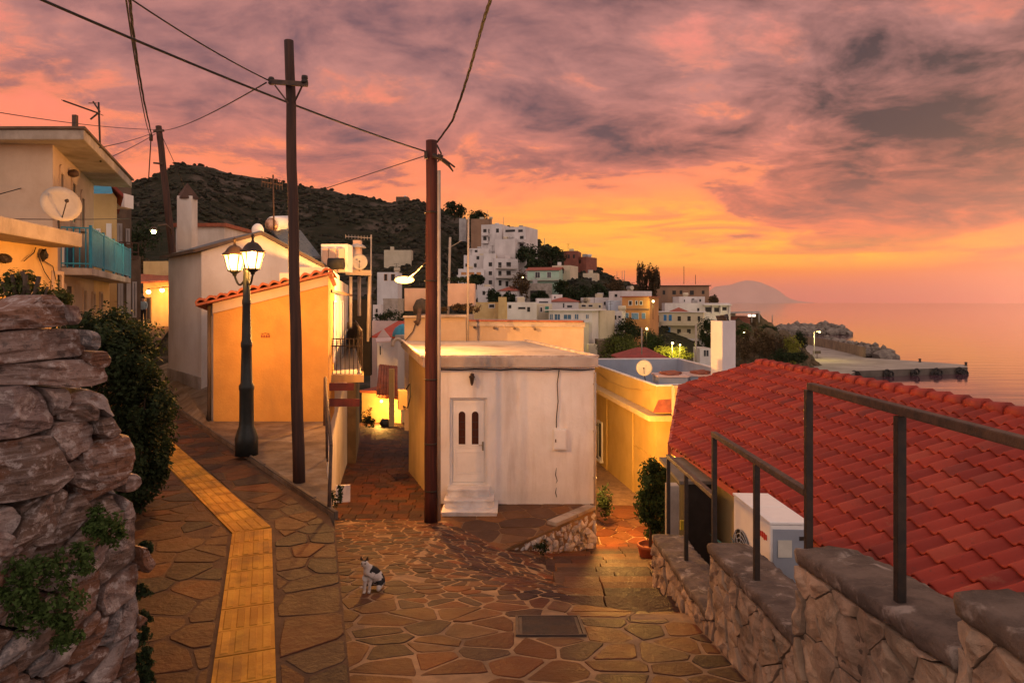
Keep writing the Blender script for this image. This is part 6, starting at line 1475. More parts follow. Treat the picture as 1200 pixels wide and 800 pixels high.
def gallery_house():
    """the white flank right of the shed, its gallery over the alley"""
    D = Vector((-.2, 1, 0)); P = Vector((-3.78, 14.02, 0)); at = lambda t, off, dz: V(P.x+D.x*t+off, P.y+t, dz)
    root = thing('gallery_house', 'white house flank with a narrow gallery balcony above the alley', 'house', V(-5, 19, -5))
    b = MB(); b.prism([at(.05, 0, -6), at(10.5, 0, -6), at(10.5, -2.2, -6), at(.05, -1.0, -6)], (0, 0, 6.6)); b.prism([at(.05, 0, .6), at(4.5, 0, .6), at(4.5, -1.2, .6), at(.05, -.6, .6)], (0, 0, .12)); b.build('wall', street_white, root)
    w = lambda px, py: VW(px, py, (P.x, P.y), (D.x, D.y)); N = Vector((1, .2, 0)).normalized()
    for x0, x1, y0, y1 in ((390, 393, 352, 425), (399, 401.5, 352, 420), (404.5, 407.5, 385, 408)):
        mb = MB(); a, c = w(x0, y1), w(x1, y0); win_box(mb, a, c, a.z, c.z, N, 'pane', .05, .03); mb.build('window', [white_paint, bluegrey_plaster, shutter_green], root)
    mb = MB(); p, q = w(388, 345), w(410, 349); mb.bar(W(388, 341, 14.8), W(412, 346, 19), .05, .06); mb.build('awning_rail', rust_iron, root)
    g = MB(); g.prism([at(1.0, .0, -1.60), at(9.8, 0, -1.60), at(9.8, .30, -1.60), at(1.0, .72, -1.60)], (0, 0, -.16)); g.build('gallery_slab', ochre_plaster, root)
    t = MB(); t.prism([at(1.06, .01, -1.597), at(9.8, .01, -1.597), at(9.8, .29, -1.597), at(1.06, .69, -1.597)], (0, 0, .012)); t.build('gallery_floor', M('gallery_tiles', (.42, .37, .33), (.34, .3, .27), 3, .7), root)
    r = MB()
    for i in range(8): c = at(1.08, .02+.66*i/7, -1.59); r.bar(c, c+Vector((0, 0, .78)), .016, .016)
    for h in (.78, .62): r.bar(at(1.08, .0, -1.59+h), at(1.08, .7, -1.59+h), .022, .022)
    for i in range(14): 
        f = i/13; c = at(1.08+8.7*f, .68-.40*f, -1.59); r.bar(c, c+Vector((0, 0, .95)), .02, .02)
    for h in (.1, .95): r.bar(at(1.08, .68, -1.59+h), at(9.78, .28, -1.59+h), .03, .03)
    r.build('gallery_railing', dark_iron, root)
    t = MB(); t.prism([at(2.2, .665, -1.5), at(9.7, .29, -1.5), at(9.7, .29, -.72), at(2.2, .665, -.72)], (.012, 0, 0)); t.build('gallery_screen', M('screen_dark', (.05, .05, .035), (.03, .03, .022), 2, .9), root)
    t = MB()
    for py, x1 in ((453, 413), (471.5, 420)): a = W(383, py, 14.35); t.bar(a, W(x1, py, 14.9), .10, .16)
    t.build('red_beam', red_beam, root)
    t = MB(); t.prism([at(9.5, .3, -6.9), at(17, .25, -6.9), at(17, -1.4, -6.9), at(9.5, -1.4, -6.9)], (0, 0, 6.2)); t.build('rear_wall', brown_wall, root)
    # upper floor terrace things behind
    t = MB(); t.prism([W(405, 322, 20.5), W(435, 323, 20.5), W(436, 323, 23.5), W(406, 322, 23.5)], (0, 0, .16)); t.tube([W(411, 324, 20.6), W(411, 385, 20.6)], .05, 6); t.tube([W(433, 324, 20.8), W(431, 400, 20.8)], .05, 6); t.tube([W(421, 324, 22.5), W(421, 370, 22.5)], .06, 6); t.build('terrace_roof', slab_conc, root)
    t = MB(); t.prism([W(412, 352, 24), W(434, 350, 24), W(434, 440, 24), W(412, 440, 24)], (0, .3, 0)); t.build('dark_store', M('store_dark', (.03, .025, .02)), root)
    t = MB(); t.box(W(395, 303, 19.5), (.75, .6, .78)); t.build('parapet_block', street_white, root)
    for i, (px, lab) in enumerate(((381, 0), (390, 0), (400, 0))):
        t = MB(); t.prism([W(px-3.2, 291, 19.1), W(px+3.2, 291, 19.1), W(px+3.2, 319, 19.1), W(px-3.2, 319, 19.1)], (0, .1, 0)); t.build('parapet_pier', peach_plaster, root)
    t = MB(); t.tube([W(385, 309, 18.7), W(403, 309, 18.7)], .16, 14); tag(t.build('roof_drum', M('drum_black', (.02, .02, .02))), 'black drum lying on the gallery house roof', 'drum')
    dish('round white satellite dish on the gallery house roof slab', W(421, 307, 20.4), .235, (.25, -1, .15), W(421, 322, 20.6))
    t = thing('roof_chimney', 'small capped chimney behind the round white dish', 'chimney', W(419, 322, 22)); m_ = MB(); m_.box(W(419, 300, 22), (.24, .24, 1.0)); m_.build('chimney_stack', peach_plaster, t); m_ = MB(); m_.lathe([(.28, 0), (.26, .04), (.03, .20), (0, .21)], W(419, 290.5, 22), 14); m_.build('chimney_cap', grey_plaster, t)
    r2 = thing('tv_antenna', 'slim aerial with a long boom above the gallery house', 'antenna', W(435, 330, 23)); m_ = MB(); m_.tube([W(434, 395, 23), W(435, 275, 23)], .025, 6); m_.build('mast', grey_pipe, r2); m_ = MB(); m_.bar(W(405, 277, 22.6), W(436, 279, 23), .02, .02)
    for i in range(9): c = W(405, 277, 22.6).lerp(W(434, 279, 23), i/8); m_.bar(c-Vector((0, .0, .07)), c+Vector((0, 0, .07)), .012, .012)
    m_.build('yagi', grey_pipe, r2)
    # pipe rail along the terrace edge
    rr = thing('terrace_rail', 'leaning pipe rail at the terrace edge above the alley', 'railing', V(-2.9, 11, -2.4)); m_ = MB()
    a, c = V(-2.15, 8.15, -1.75), V(-3.72, 13.6, -1.50); 
    m_.tube([V(-3.70, 13.5, -2.44), V(-3.72, 13.6, -1.50)], .035, 8); m_.tube([V(-2.16, 8.05, -2.5), V(-2.2, 8.3, -1.75)], .022, 8); m_.tube([V(-2.9, 10.7, -2.5), V(-2.92, 10.75, -1.62)], .022, 8); m_.tube([V(-2.2, 8.3, -1.75), V(-3.72, 13.6, -1.5)], .022, 8); m_.build('rail_pipe', rust_iron, rr)
    mb = MB(); foliage(mb, V(-2.55, 9.9, -2.8), (.10, .3, .25), 260, .05, 3, 8, .5); foliage(mb, V(-2.45, 9.0, -3.1), (.08, .2, .25), 200, .05, 5, 8, .5); tag(mb.build('edge_weed', dark_leaf, recalc=False), 'green weed hanging over the terrace edge at the rail', 'weed')
    tag(MB().box(W(402, 578, 14.6), (.30, .05, .36), .2).build('white_board', marble), 'white board leaning at the alley entrance', 'board')
gallery_house()

def alley_end():
    h = House('bright yellow lit wall with a tiled lean to at the bottom of the alley', 424, 470, 461, 500, 44, 43, 4, ochre_plaster, 1.5, 0, roof='flat', name='alley_house', over=.1)
    mb = MB(); P0, P1 = W(443, 466, 41.8), W(466, 468, 41.6); mb.prism([P0, P1, W(464, 432, 44.5), W(446, 430, 44.5)], (0, 0, .1))
    for i in range(7):
        f = i/6; mb.tube([P0.lerp(P1, f)+Vector((0, -.05, .12)), W(446, 430, 44.5).lerp(W(464, 432, 44.5), f)+Vector((0, 0, .12))], .11, 6)
    mb.build('lean_to_roof', old_tile, h.root)
    t = MB(); t.box(W(459, 468, 40), (.28, .3, 3.6)); tag(t.build('yellow_pillar', ochre_plaster), 'tall yellow lit pillar at the alley bottom', 'pillar')
    lp = W(447, 470, 42.3); r = thing('assumed_alley_lamp', 'assumed warm lamp under the tiled lean to of the alley', 'wall lamp', lp); t = MB(); t.blob(lp, .1, 1, 2, 0, sm=True); t.build('bulb', EM('assumed_alley_bulb', (1, .6, .2), 8), r); lamp_light('assumed_alley_light', lp-Vector((0, .35, .3)), 900, (1, .45, .08), .1, r)  # source not seen: lamp assumed from the bright alley end
    mb = MB(); foliage(mb, W(434, 490, 36), (.45, .4, .6), 500, .12, 4, 10, .5); tag(mb.build('alley_plant', dark_leaf, recalc=False), 'dark potted plants on the left of the lit alley end', 'plant')
    mb = MB(); mb.blob(W(451, 496, 40), (.32, .3, .28), 6, 2, .2); tag(mb.build('rubbish_bag', cable_mat), 'dark bag on the ground at the yellow alley wall', 'bag')
    # houses between the alley and the lower town
    h = House('pink rendered wall house at the end of the gallery', 434, 480, 376, 450, 50, 50, 5, pink_plaster, 3, .2, name='lower_house')
    h = House('small house with a bright red gable roof below the street light', 442, 470, 396, 448, 46, 45, 5, far_white, .5, 0, roof='gable_side', roofmat=M('bright_tile', (.42, .07, .04), (.34, .055, .035), 2, .8), rh=.95, name='lower_house')
    h.win([(444, 404, 448, 417)], 'pane', [far_white, glass, shutter_blue])
    mb = MB(); mb.add([W(441, 397, 44.6), W(458, 396, 44.6), W(449, 384.5, 44.6)], [[0, 1, 2]]); mb.prism([W(440, 398, 44.4), W(459, 397, 44.4), W(457, 401, 44.0), W(441, 402, 44.0)], (0, 0, .1)); mb.build('gable_wall', pink_plaster, h.root)
    h = House('plain white house with an arched opening left of the middle house', 466, 482, 396, 452, 38, 37.5, 4, far_white, .2, 0, roof='flat', roofmat=slab_conc, over=.1, name='lower_house')
    mb = MB(); k = 12; a = [W(466+6*math.cos(math.pi*i/k), 406-9*math.sin(math.pi*i/k), 36.9) for i in range(k+1)]; mb.tube(a, .10, 6); mb.build('arch_trim', cream_plaster, h.root)
    mb = MB(); mb.lathe([(.62, 0), (.6, .2), (.45, .5), (.2, .68), (0, .74)], W(472, 394, 40), 18); tag(mb.build('blue_dome', blue_paint), 'small blue dome behind the white lower house', 'dome')
    h = House('grey concrete roof box with dark plants in front above the pink wall', 449, 466, 352, 376, 54, 54, 3, concrete, 2, 0, roof='flat', roofmat=concrete, over=.02, name='roof_room')
    h = House('small white roof room left of the grey box', 437, 446.5, 357, 378, 53, 53, 3, far_white, 2, .1, name='roof_room'); h.win([(439.5, 361, 443.5, 367)])
    mb = MB()
    for px, py, r in ((446, 371, .5), (454, 369, .6), (462, 371, .65), (470, 373, .5)): foliage(mb, W(px, py, 50.5), (r, r, r*.8), 260, .16, px, 8, .5)
    tag(mb.build('roof_plants', dark_leaf, recalc=False), 'row of dark potted plants on the pink house roof', 'plants')
alley_end()

def behind_white():
    """cream building right behind the white house, with things on its roof"""
    h = House('long cream building behind the white house with tile edged roof', 474, 546, 371, 470, 23.2, 23.2, 5, cream_plaster, 1, .25, name='rear_house', roofmat=slab_conc)
    mb = MB(); a, b = W(473, 371, 23.1), W(547, 370, 23.1); mb.bar(a, b, .22, .07); mb.build('coping', slab_conc, h.root)
    h2 = House('lower cream wing with a red tile edge right behind the white house roof', 546.5, 684, 382.5, 470, 23.6, 22.4, 3.2, cream_plaster, 1, 0, skew=-.25, roof='flat', roofmat=slab_conc, over=.06, name='rear_house')
    mb = MB(); p, q = h2.A.copy(), h2.B.copy(); p.z = q.z = h2.zt+.19; mb.bar(p+h2.N*.05, q+h2.N*.05, .16, .05); mb.build('roof_edge', old_tile, h2.root)
    mb = MB(); 
    for px in (556, 579, 603, 627): mb.tube([VW(px, 383.5+(px-556)*.03, (W(546, 0, 23.6).x, 23.45), h2.Dd)+Vector((0, -.0, 0)), VW(px, 383.5+(px-556)*.03, (W(546, 0, 23.6).x, 23.25), h2.Dd)], .05, 8)
    mb.build('roof_spout', brown_wall, h2.root)
    tag(MB().box(W(541.5, 345.5, 25.5), (.98, .9, .82)).build('cream_tank', peach_plaster), 'square cream roof tank with dark plants on top', 'tank')
    mb = MB(); foliage(mb, W(541, 328, 25.6), (.5, .4, .13), 500, .09, 5, 10, .5); tag(mb.build('tank_plants', dark_leaf, recalc=False), 'dark plants on top of the square cream roof tank', 'plants')
    mb = MB(); mb.box(W(491, 351, 26), (.98, .8, .85)); tag(mb.build('roof_block', peach_plaster), 'cream roof block behind the red pole', 'block')
    mb = MB(); mb.lathe([(.3, -.3), (.32, -.05), (.2, .2), (0, .28)], W(494, 358, 25.2), 14); tag(mb.build('roof_pot', M('pot_dark', (.07, .055, .04))), 'dark round pot in front of the cream roof block', 'pot')
    mb = MB(); mb.tube([W(492, 361, 22.9), W(490, 376, 22.9), W(487, 379, 22.9)], [.07, .07, .11], 10); mb.tube([W(487, 379, 22.85), W(484, 388, 22.85), W(476, 398, 22.8), W(470, 402, 22.8)], .02, 6); tag(mb.build('vent_pipe', rust_iron), 'dark bent pipe on the cream wall left of the red pole', 'pipe')
    mb = MB(); mb.tube([W(548, 402, 22.2), W(549, 255, 22.2)], [.04, .03], 8); tag(mb.build('roof_mast', grey_pipe), 'tall thin mast on the cream building right of the red pole', 'mast')
    mb = MB(); mb.tube([W(525, 372, 28), W(527.5, 278, 28)], .05, 8); mb.bar(W(525, 291, 28), W(541, 282, 28), .02, .02); tag(mb.build('roof_mast', grey_pipe), 'short mast just right of the red pole against the hill', 'mast')
    for px, py, r in ((533, 360, .25), (545, 360, .3), (556, 361, .3), (518, 362, .2)):
        mb = MB(); foliage(mb, W(px, py, 24), (r, r, r*.5), 160, .09, px, 6, .5); tag(mb.build('roof_plant', brown_leaf, recalc=False), 'small brownish plant in the row along the cream building roof edge', 'plant', 'plants on the cream roof edge')
behind_white()

def yellow_house():
    """strongly lit yellow house at the foot of the stairs, terrace roof with blue grey parapet"""
    root = thing('yellow_house', 'yellow house lit by an assumed lamp at the stair foot with terrace roof', 'house', V(4, 23, -6))
    Dl = Vector((-.146, 1, 0)); C = W(769, 452, 19.0); C2 = Vector((C.x, C.y, 0)); dt = C.z-ZC
    w = lambda px, py: VW(px, py, (C2.x, C2.y), (Dl.x, Dl.y))
    Fl = C2+Dl*9.0; Rn = C2+Vector((3.6, .55, 0)); Rf = Fl+Vector((4.2, .3, 0))
    z = lambda p, dz: Vector((p.x, p.y, ZC+dz)); th = .16
    out = [C2, Fl, Rf, Rn]; cen = (C2+Fl+Rf+Rn)/4; inn = [p+(cen-p).normalized()*th*1.5 for p in out]
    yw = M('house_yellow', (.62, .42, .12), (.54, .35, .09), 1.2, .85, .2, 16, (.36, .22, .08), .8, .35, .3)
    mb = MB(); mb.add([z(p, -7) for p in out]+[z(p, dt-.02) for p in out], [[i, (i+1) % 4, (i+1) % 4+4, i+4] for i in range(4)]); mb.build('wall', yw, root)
    ib = MB(); ib.add([z(p, dt-.02) for p in inn]+[z(p, dt-1.0) for p in inn], [[i, (i+1) % 4, (i+1) % 4+4, i+4] for i in range(4)]+[[4, 5, 6, 7]]); ib.build('roof_terrace', bluegrey_plaster, root)
    cb = MB()
    for i in range(4): a, b, c, d = out[i], out[(i+1) % 4], inn[(i+1) % 4], inn[i]; cb.prism([z(a, dt-.015), z(b, dt-.015), z(c, dt-.015), z(d, dt-.015)], (0, 0, .035))
    cb.build('parapet_cap', white_plaster, root)
    # sloping awning slab along the lit wall
    sb = MB(); N = Vector((-1, -.146, 0)).normalized(); p, q = w(700, 459), w(769, 488)
    p = z(C2+Dl*8.8, -2.98); q = z(C2-Dl*.35, -3.1)
    sb.prism([p, q, q+N*.34, p+N*.34], (0, 0, -.15)); sb.build('awning_slab', M('slab_yellow', (.66, .50, .26), (.6, .44, .2), 2, .85, .2, 20), root, bevel=.015)
    sb = MB(); a = z(C2-Dl*.35, -3.1); sb.prism([a+N*.3, a+N*.3+Vector((1.5, 0, 0)), a+N*.3+Vector((1.6, .5, 0)), a+Vector((.02, .5, 0))], (0, 0, -.15)); sb.build('awning_slab', M('slab_side', (.60, .44, .2)), root)
    rt = MB(); a = z(C2, -3.05); rt.add([a+Vector((-.15, -.25, .02)), a+Vector((1.2, -.25, .02)), a+Vector((1.2, .2, .42)), a+Vector((.1, .05, .38))], [[0, 1, 2, 3]]); rt.build('tile_canopy', old_tile, root)
    # joints and cables
    jb = MB()
    for px in (711.5, 742): a = w(px, 610)+N*.01; b = Vector((a.x, a.y, ZC-3.2)); jb.tube([a, b], .022, 6)
    a, b = w(742, 520)+N*.012, w(768, 520)+N*.012; jb.tube([a, Vector((b.x, b.y, a.z))], .008, 5)
    jb.tube([w(700, 436)+N*.03, w(715, 447)+N*.03, w(735, 455)+N*.03, w(752, 457)+N*.03, w(762, 456)+N*.03], .012, 6); jb.build('wall_cable', yw, root)
    # barred window partly behind the white house
    wb = MB(); a, b = w(701, 535), w(706.5, 495); win_box(wb, b, a, a.z, b.z, N, 'sill', .06, .05); wb.build('window', [white_paint, dark_opening, shutter_brown], root)
    gb = MB()
    for i in range(4): c = w(700.5+i*1.8, 535); gb.bar(c+N*.18, Vector((c.x, c.y, b.z))+N*.18, .03, .03)
    for zz in (a.z+.1, b.z-.1): gb.bar(Vector((a.x, a.y, zz))+N*.18, Vector((b.x, b.y, zz))+N*.18, .03, .03)
    gb.build('window_bars', dark_iron, root)
    # things on the terrace roof
    dish('pale satellite dish on the yellow house terrace roof', W(755, 431, 20.6), .235, (-.25, -1, .2), W(757, 450, 20.6), M('dish_beige', (.46, .44, .40)))
    fl = ZC+dt-1.0
    def roof_box(label, x0, x1, ytop, d, dp, mat, lid):
        a, b = W(x0, ytop, d), W(x1, ytop, d); r = thing('roof_cabinet', label, 'cabinet', ((a.x+b.x)/2, d, fl), 'cabinets on the terrace roof'); m = MB(); m.prism([Vector((a.x, d, fl)), Vector((b.x, d, fl)), Vector((b.x, d+dp, fl)), Vector((a.x, d+dp, fl))], (0, 0, a.z-fl)); m.build('cabinet_body', mat, r)
        m = MB(); m.prism([Vector((a.x-.04, d-.04, a.z)), Vector((b.x+.04, d-.04, a.z)), Vector((b.x+.04, d+dp, a.z)), Vector((a.x-.04, d+dp, a.z))], (0, 0, .05)); m.build('cabinet_top', lid, r)
        m = MB(); m.blob(Vector(((a.x+b.x)/2, d+dp*.4, a.z+.08)), ((b.x-a.x)*.36, dp*.3, .09), 3, 3, .3); m.build('cabinet_cover', red_wall, r)
    roof_box('grey roof cabinet with a rusty edge beside the pale dish', 772, 806, 442, 20.2, .9, bluegrey_plaster, pink_plaster)
    roof_box('wider roof cabinet with a red cover next to the white chimney block', 809, 840, 441, 20.8, .9, bluegrey_plaster, pink_plaster)
    # white chimney block
    c = thing('chimney_block', 'tall square white chimney block behind the red roof', 'chimney', V(6.3, 21, -4)); A = W(833, 378, 20.5); Bc = W(846.5, 378, 20.1); Cc = W(862, 378, 20.9); zt_ = W(0, 376, 20.3).z
    A.z = Bc.z = Cc.z = ZC-3.4; m = MB(); m.prism([A, Bc, Cc, Cc+A-Bc], (0, 0, zt_-A.z)); m.build('block', M('block_white', (.66, .63, .64), (.6, .57, .58), 1.5, .85, .1, 16), c)
    m = MB(); m.prism([A+(A-Cc)*.02, Bc, Cc, Cc+A-Bc], (0, 0, .001)); m = MB(); p = (A+Cc)/2; m.blob(Vector((p.x, p.y, zt_+.06)), (.2, .2, .14), 7, 2, .4); m.build('cowl', dark_iron, c)
    ac = thing('wall_unit', 'cream air conditioner with vertical louvres between yellow house and red roof', 'air conditioner', W(795, 475, 18.2)); m = MB(); m.prism([W(790, 488, 18.3), W(800, 488, 18.3), W(800, 452, 18.3), W(790, 452, 18.3)], (0, .3, 0)); m.build('unit_casing', cream_plaster, ac)
    m = MB()
    for i in range(5): m.bar(W(791+i*1.1, 486, 18.28), W(791+i*1.1, 455, 18.28), .012, .02)
    m.build('louvre', ochre_plaster, ac)
    # assumed lamp, unseen on the white house flank, added to light this wall
    P = V(1.93, 16.4, -2.85); r = thing('assumed_flank_lamp', 'assumed unseen bracket lamp on the right side wall of the white house', 'wall lamp', P); m = MB(); m.bar(P+Vector((-.16, 0, .1)), P+Vector((0, 0, .1)), .03, .03); m.lathe([(0, .12), (.05, .1), (.09, .04), (.09, .02)], P, 12); m.build('lamp_hood', rust_iron, r)
    m = MB(); m.blob(P, .045, 1, 2, 0, sm=True); m.build('bulb', EM('assumed_flank_bulb', (1, .6, .2), 20), r); lamp_light('assumed_flank_light', P+Vector((.10, .0, -.12)), 1400, (1, .46, .09), .06, r)
    # plants at its foot
    mb = MB(); foliage(mb, W(706, 588, 17.6), (.24, .3, .42), 650, .08, 5, 10, .55); tag(mb.build('corner_plant', dark_leaf, recalc=False), 'dark plant in the corner below the barred window', 'plant')
yellow_house()

def cat():
    B = V(-1.75, 8.22, zplaza(-1.75, 8.22)+.012)
    # facing the viewer, body turned a little to the right
    J = [((.10, .10, .10), (.095, .10)), ((.075, .06, .19), (.088, .09)), ((.03, .0, .255), (.058, .062)), ((.004, -.04, .305), (.036, .036)), ((-.012, -.065, .358), (.058, .054)), ((-.018, -.10, .350), (.036, .032)),
         ((.005, -.055, .20), (.036, .036)), ((-.005, -.085, .10), (.021, .021)), ((-.008, -.09, .025), (.02, .02)), ((-.010, -.125, .014), (.018, .014)),
         ((.06, -.035, .20), (.036, .036)), ((.05, -.07, .10), (.021, .021)), ((.047, -.075, .025), (.02, .02)), ((.045, -.11, .014), (.018, .014)),
         ((.165, .05, .085), (.055, .07)), ((.155, -.03, .05), (.035, .04)), ((.145, -.065, .016), (.02, .015)), ((.03, .10, .075), (.05, .06)), ((.0, .05, .03), (.026, .026)),
         ((.17, .16, .035), (.028, .028)), ((.10, .20, .024), (.022, .022)), ((-.03, .12, .02), (.02, .02)), ((-.08, .02, .018), (.015, .015))]
    Ed = [(0, 1), (1, 2), (2, 3), (3, 4), (4, 5), (2, 6), (6, 7), (7, 8), (8, 9), (2, 10), (10, 11), (11, 12), (12, 13), (0, 14), (14, 15), (15, 16), (0, 17), (17, 18), (0, 19), (19, 20), (20, 21), (21, 22)]
    wf = M('white_fur', (.72, .67, .62), (.62, .57, .52), 8, .95, .5, 120); bf = M('black_fur', (.012, .012, .013), (.025, .024, .024), 8, .8, .4, 120)
    def rule(c):
        if c.z > .378 and c.y > -.085: return 1
        if c.y > .045 and c.z < .06 and c.x < .12: return 1
        if c.x-.03+.5*c.y+.10*math.sin(c.z*30) > .085 and c.z > .075 and not (c.x-.5*c.z > .02 and .19 < c.z < .215): return 1
        return 0
    s = 1.0
    o = skin_body('cat', J, Ed, B, [wf, bf], rule, 2); tag(o, 'black and white cat sitting on the paving and looking at the viewer', 'cat')
    e = MB()
    for sx in (-1, 1):
        c = B+Vector((-.012+sx*.032, -.065, .392)); e.add([c+Vector((-.02, -.012, 0)), c+Vector((.02, -.012, 0)), c+Vector((0, .016, 0)), c+Vector((sx*.010, 0, .046))], [[0, 1, 3], [1, 2, 3], [2, 0, 3], [0, 1, 2]])
    e.build('ear', bf, o)
    e = MB()
    for sx in (-1, 1): e.blob(B+Vector((-.014+sx*.021, -.116, .366)), (.009, .006, .008), 1, 2, 0, sm=True)
    e.blob(B+Vector((-.018, -.134, .346)), (.007, .005, .005), 1, 2, 0, sm=True); e.build('face', M('cat_eye', (.05, .06, .02), None, 3, .2), o)
cat()
# ================================================================== THE TOWN BEHIND, HARBOUR, TREES
FW = [far_white, glass, shutter_blue]; FD = [far_white, dark_opening, shutter_brown]; FB = [far_cream, dark_opening, shutter_brown]; SB = [far_white, shutter_blue, shutter_blue]
TG = 'houses of the hillside town'
def town():
    H = lambda *a, **k: House(*a, group=TG, **k)
    # --- white blocks on the hill
    h = H('highest white block on the hill with two rows of balconies', 564, 588, 263, 296, 218, 216, 9, far_white, 14, .5)
    h.win([(566, 268, 570.5, 274), (566, 277, 570.5, 283), (581, 267.5, 585, 273), (572, 268, 574, 274), (572, 277, 574, 283)], 'pane', FD).balcony([(565.5, 273, 573, 276), (565.5, 282, 573, 285)])
    b = MB(); b.prism([W(576, 262.5, 217.5), W(583, 262.5, 217.5), W(583, 264.5, 217.5), W(576, 264.5, 217.5)], (0, 2, 0)); b.build('roof_tank', blue_paint, h.root)
    h = H('tall white block on the hill with a blank front and side balconies', 580, 604, 280, 306, 208, 206, 10, far_white, 12, .2)
    h = H('upper storeys of the tall white block with dark balconies facing the sea', 590, 616, 266, 306, 212, 209, 10, far_white, 14, .5)
    h.win([(592, 268.5, 604, 272.5), (609, 276, 614, 282), (609, 285, 614, 291), (608.5, 294, 613.5, 300), (607, 268.5, 613, 272.5)], 'pane', FD).balcony([(604.5, 281, 616, 284), (604.5, 290, 616, 293), (604.5, 299, 616, 302)], 'solid', far_white, 1.6)
    h = H('stepped white house top storey below the highest block', 550, 573, 291, 312, 206, 206, 8, far_white, 6, .5); h.win([(556, 292.5, 560, 296)], 'pane', FD)
    h = H('stepped white house middle storey with small square windows', 543.5, 570, 299, 336, 203, 203, 7, far_white, 6, .5)
    h.win([(558, 299.8, 562, 304.5), (566, 299.5, 569.5, 304.5), (545, 308.5, 548.5, 313), (555, 308.5, 559, 313.5)], 'pane', FD)
    h = H('white three storey house front with a column of windows', 566.5, 581, 297, 345, 200, 200, 9, far_white, 6, .3)
    h.win([(572.3, 307, 577, 312.5), (572.3, 317.5, 577, 322.8), (572.3, 328, 577, 333.5)], 'pane', FD)
    h = H('white house with three rows of curved balconies right of the window column', 580.5, 607, 303, 345, 199, 203, 9, far_white, 6, .2, roof='flat', over=.6, roofmat=far_tile)
    h.win([(583.5, 307, 588, 314), (583.5, 317, 588, 323.5), (584, 328, 588, 335), (593, 307, 599, 313), (593, 317, 599, 323), (592, 329, 596, 336)], 'pane', FD).balcony([(581, 311.5, 604, 314.5), (581, 322, 602, 325.5)], 'bars', grey_pipe, 1.5)
    h = H('white terrace house with an orange lit veranda below the stepped house', 537, 567, 315, 345, 195, 195, 6, far_white, 6, .4)
    h.win([(540, 318.5, 547, 323), (549, 318.5, 556, 323), (558, 318.5, 564, 323), (555, 328, 565, 332)], 'pane', [far_white, orange_wall, shutter_brown]).balcony([(536, 322.5, 567, 325.5)], 'solid', far_white, 1.5)  # orange light under the veranda put into the pane colour
    h = H('small white house low on the hill with one dark window', 560, 578, 336, 362, 180, 180, 6, far_white, 6, .3); h.win([(565, 340.5, 569, 346), (573, 342, 577, 348)], 'pane', FD)
    h = H('red tiled low roof among the dark trees below the white blocks', 584, 606, 340.5, 352, 178, 176, 6, far_white, 6, 0, roof='hip', roofmat=far_tile, rh=1.2)
    h = H('mint green house with white framed arched windows on a stone base', 618, 655, 317, 345, 190, 188, 8, green_wall, 8, 0, roof='gable_side', roofmat=far_tile, rh=1.0, over=.5)
    h.win([(627, 318.5, 633, 326), (641, 318.5, 646, 326)], 'mullion', FW).balcony([(617, 325.5, 656, 328.5)], 'bars', grey_pipe, 1.5)
    h = H('grey stone base with a dark arch under the mint green house', 617, 647, 332, 362, 184, 184, 4, concrete, 6, .2)
    h.win([(621, 340, 640, 356)], 'pane', [concrete, dark_opening, shutter_brown])
    h = H('beige house behind the mint green house', 647, 668, 311, 340, 196, 194, 8, far_cream, 8, .4); h.win([(650, 316, 653, 321), (658, 316, 661, 321)], 'pane', FD)
    h = H('dark red house on the slope with a flat roof', 661, 677, 294, 318, 222, 221, 9, red_wall, 10, .3); h.win([(665, 298, 668, 303), (671, 298, 674, 303)], 'pane', [red_wall, dark_opening, shutter_brown])
    h = H('lower dark red house at the edge of the slope', 675, 687, 301, 322, 224, 222, 8, red_wall, 10, .3); h.win([(678, 304, 681, 309)], 'pane', [red_wall, dark_opening, shutter_brown])
    h = H('pale ruin like house on the slope under the red houses', 683, 700, 320, 340, 210, 209, 6, far_cream, 8, .3); h.win([(690, 325, 694, 330)], 'pane', FD)
    h = H('small dark brown house on the ridge above the white blocks', 552, 576, 256.5, 264, 262, 262, 6, far_brown, 6, .2)
    h = H('square ruined tower on the ridge line left of the red pole', 464, 478, 230.5, 238, 388, 388, 7, brown_wall, 5, .3, name='ridge_tower', cat='tower')
    h = H('tiny pale hut on the hillside right of the red pole', 538, 546, 256, 262, 270, 270, 5, grey_plaster, 3, .1, name='hill_hut', cat='hut')
    h = H('row of pale walls on the hillside left of the street light', 450, 482, 293, 298, 230, 230, 4, far_cream, 3, .1, name='hill_wall', cat='wall')
    h = H('small white house with orange columns behind the street light', 442, 466, 319, 330, 150, 150, 6, far_white, 5, .2); h.win([(450, 321, 454, 329), (458, 321, 463, 329)], 'pane', [orange_wall, dark_opening, shutter_brown])
    # --- lower rows
    h = H('low yellow house with one dark window behind the cream wing', 554, 594, 354, 380, 88, 88, 6, ochre_plaster, 3, .3); h.win([(572.5, 356, 580, 361)], 'pane', FD)
    h = H('small yellow tower block behind the cream wing', 584, 593.5, 348, 380, 86, 86, 3, ochre_plaster, 3, .1)
    h = H('white flat house with wide dark windows in the middle rows', 593, 629, 354, 385, 100, 100, 7, far_white, 4, .4); h.win([(595, 356.5, 600, 362), (606.5, 359, 616.5, 363), (617, 359, 622, 366)], 'pane', FD)
    h = H('white low roof above the green shuttered house', 629, 646, 349.5, 360, 118, 118, 6, far_white, 5, .2); h.win([(631, 352.5, 643, 355.5)], 'pane', [far_white, glass, shutter_green])
    h = H('cream house with yellow panel and green shutter', 625, 647, 356, 385, 108, 108, 6, far_cream, 4, .2); h.win([(632.5, 359.5, 636, 366)], 'pane', FD).win([(638.5, 358.5, 643.5, 366)], 'shut', [far_white, glass, shutter_green])
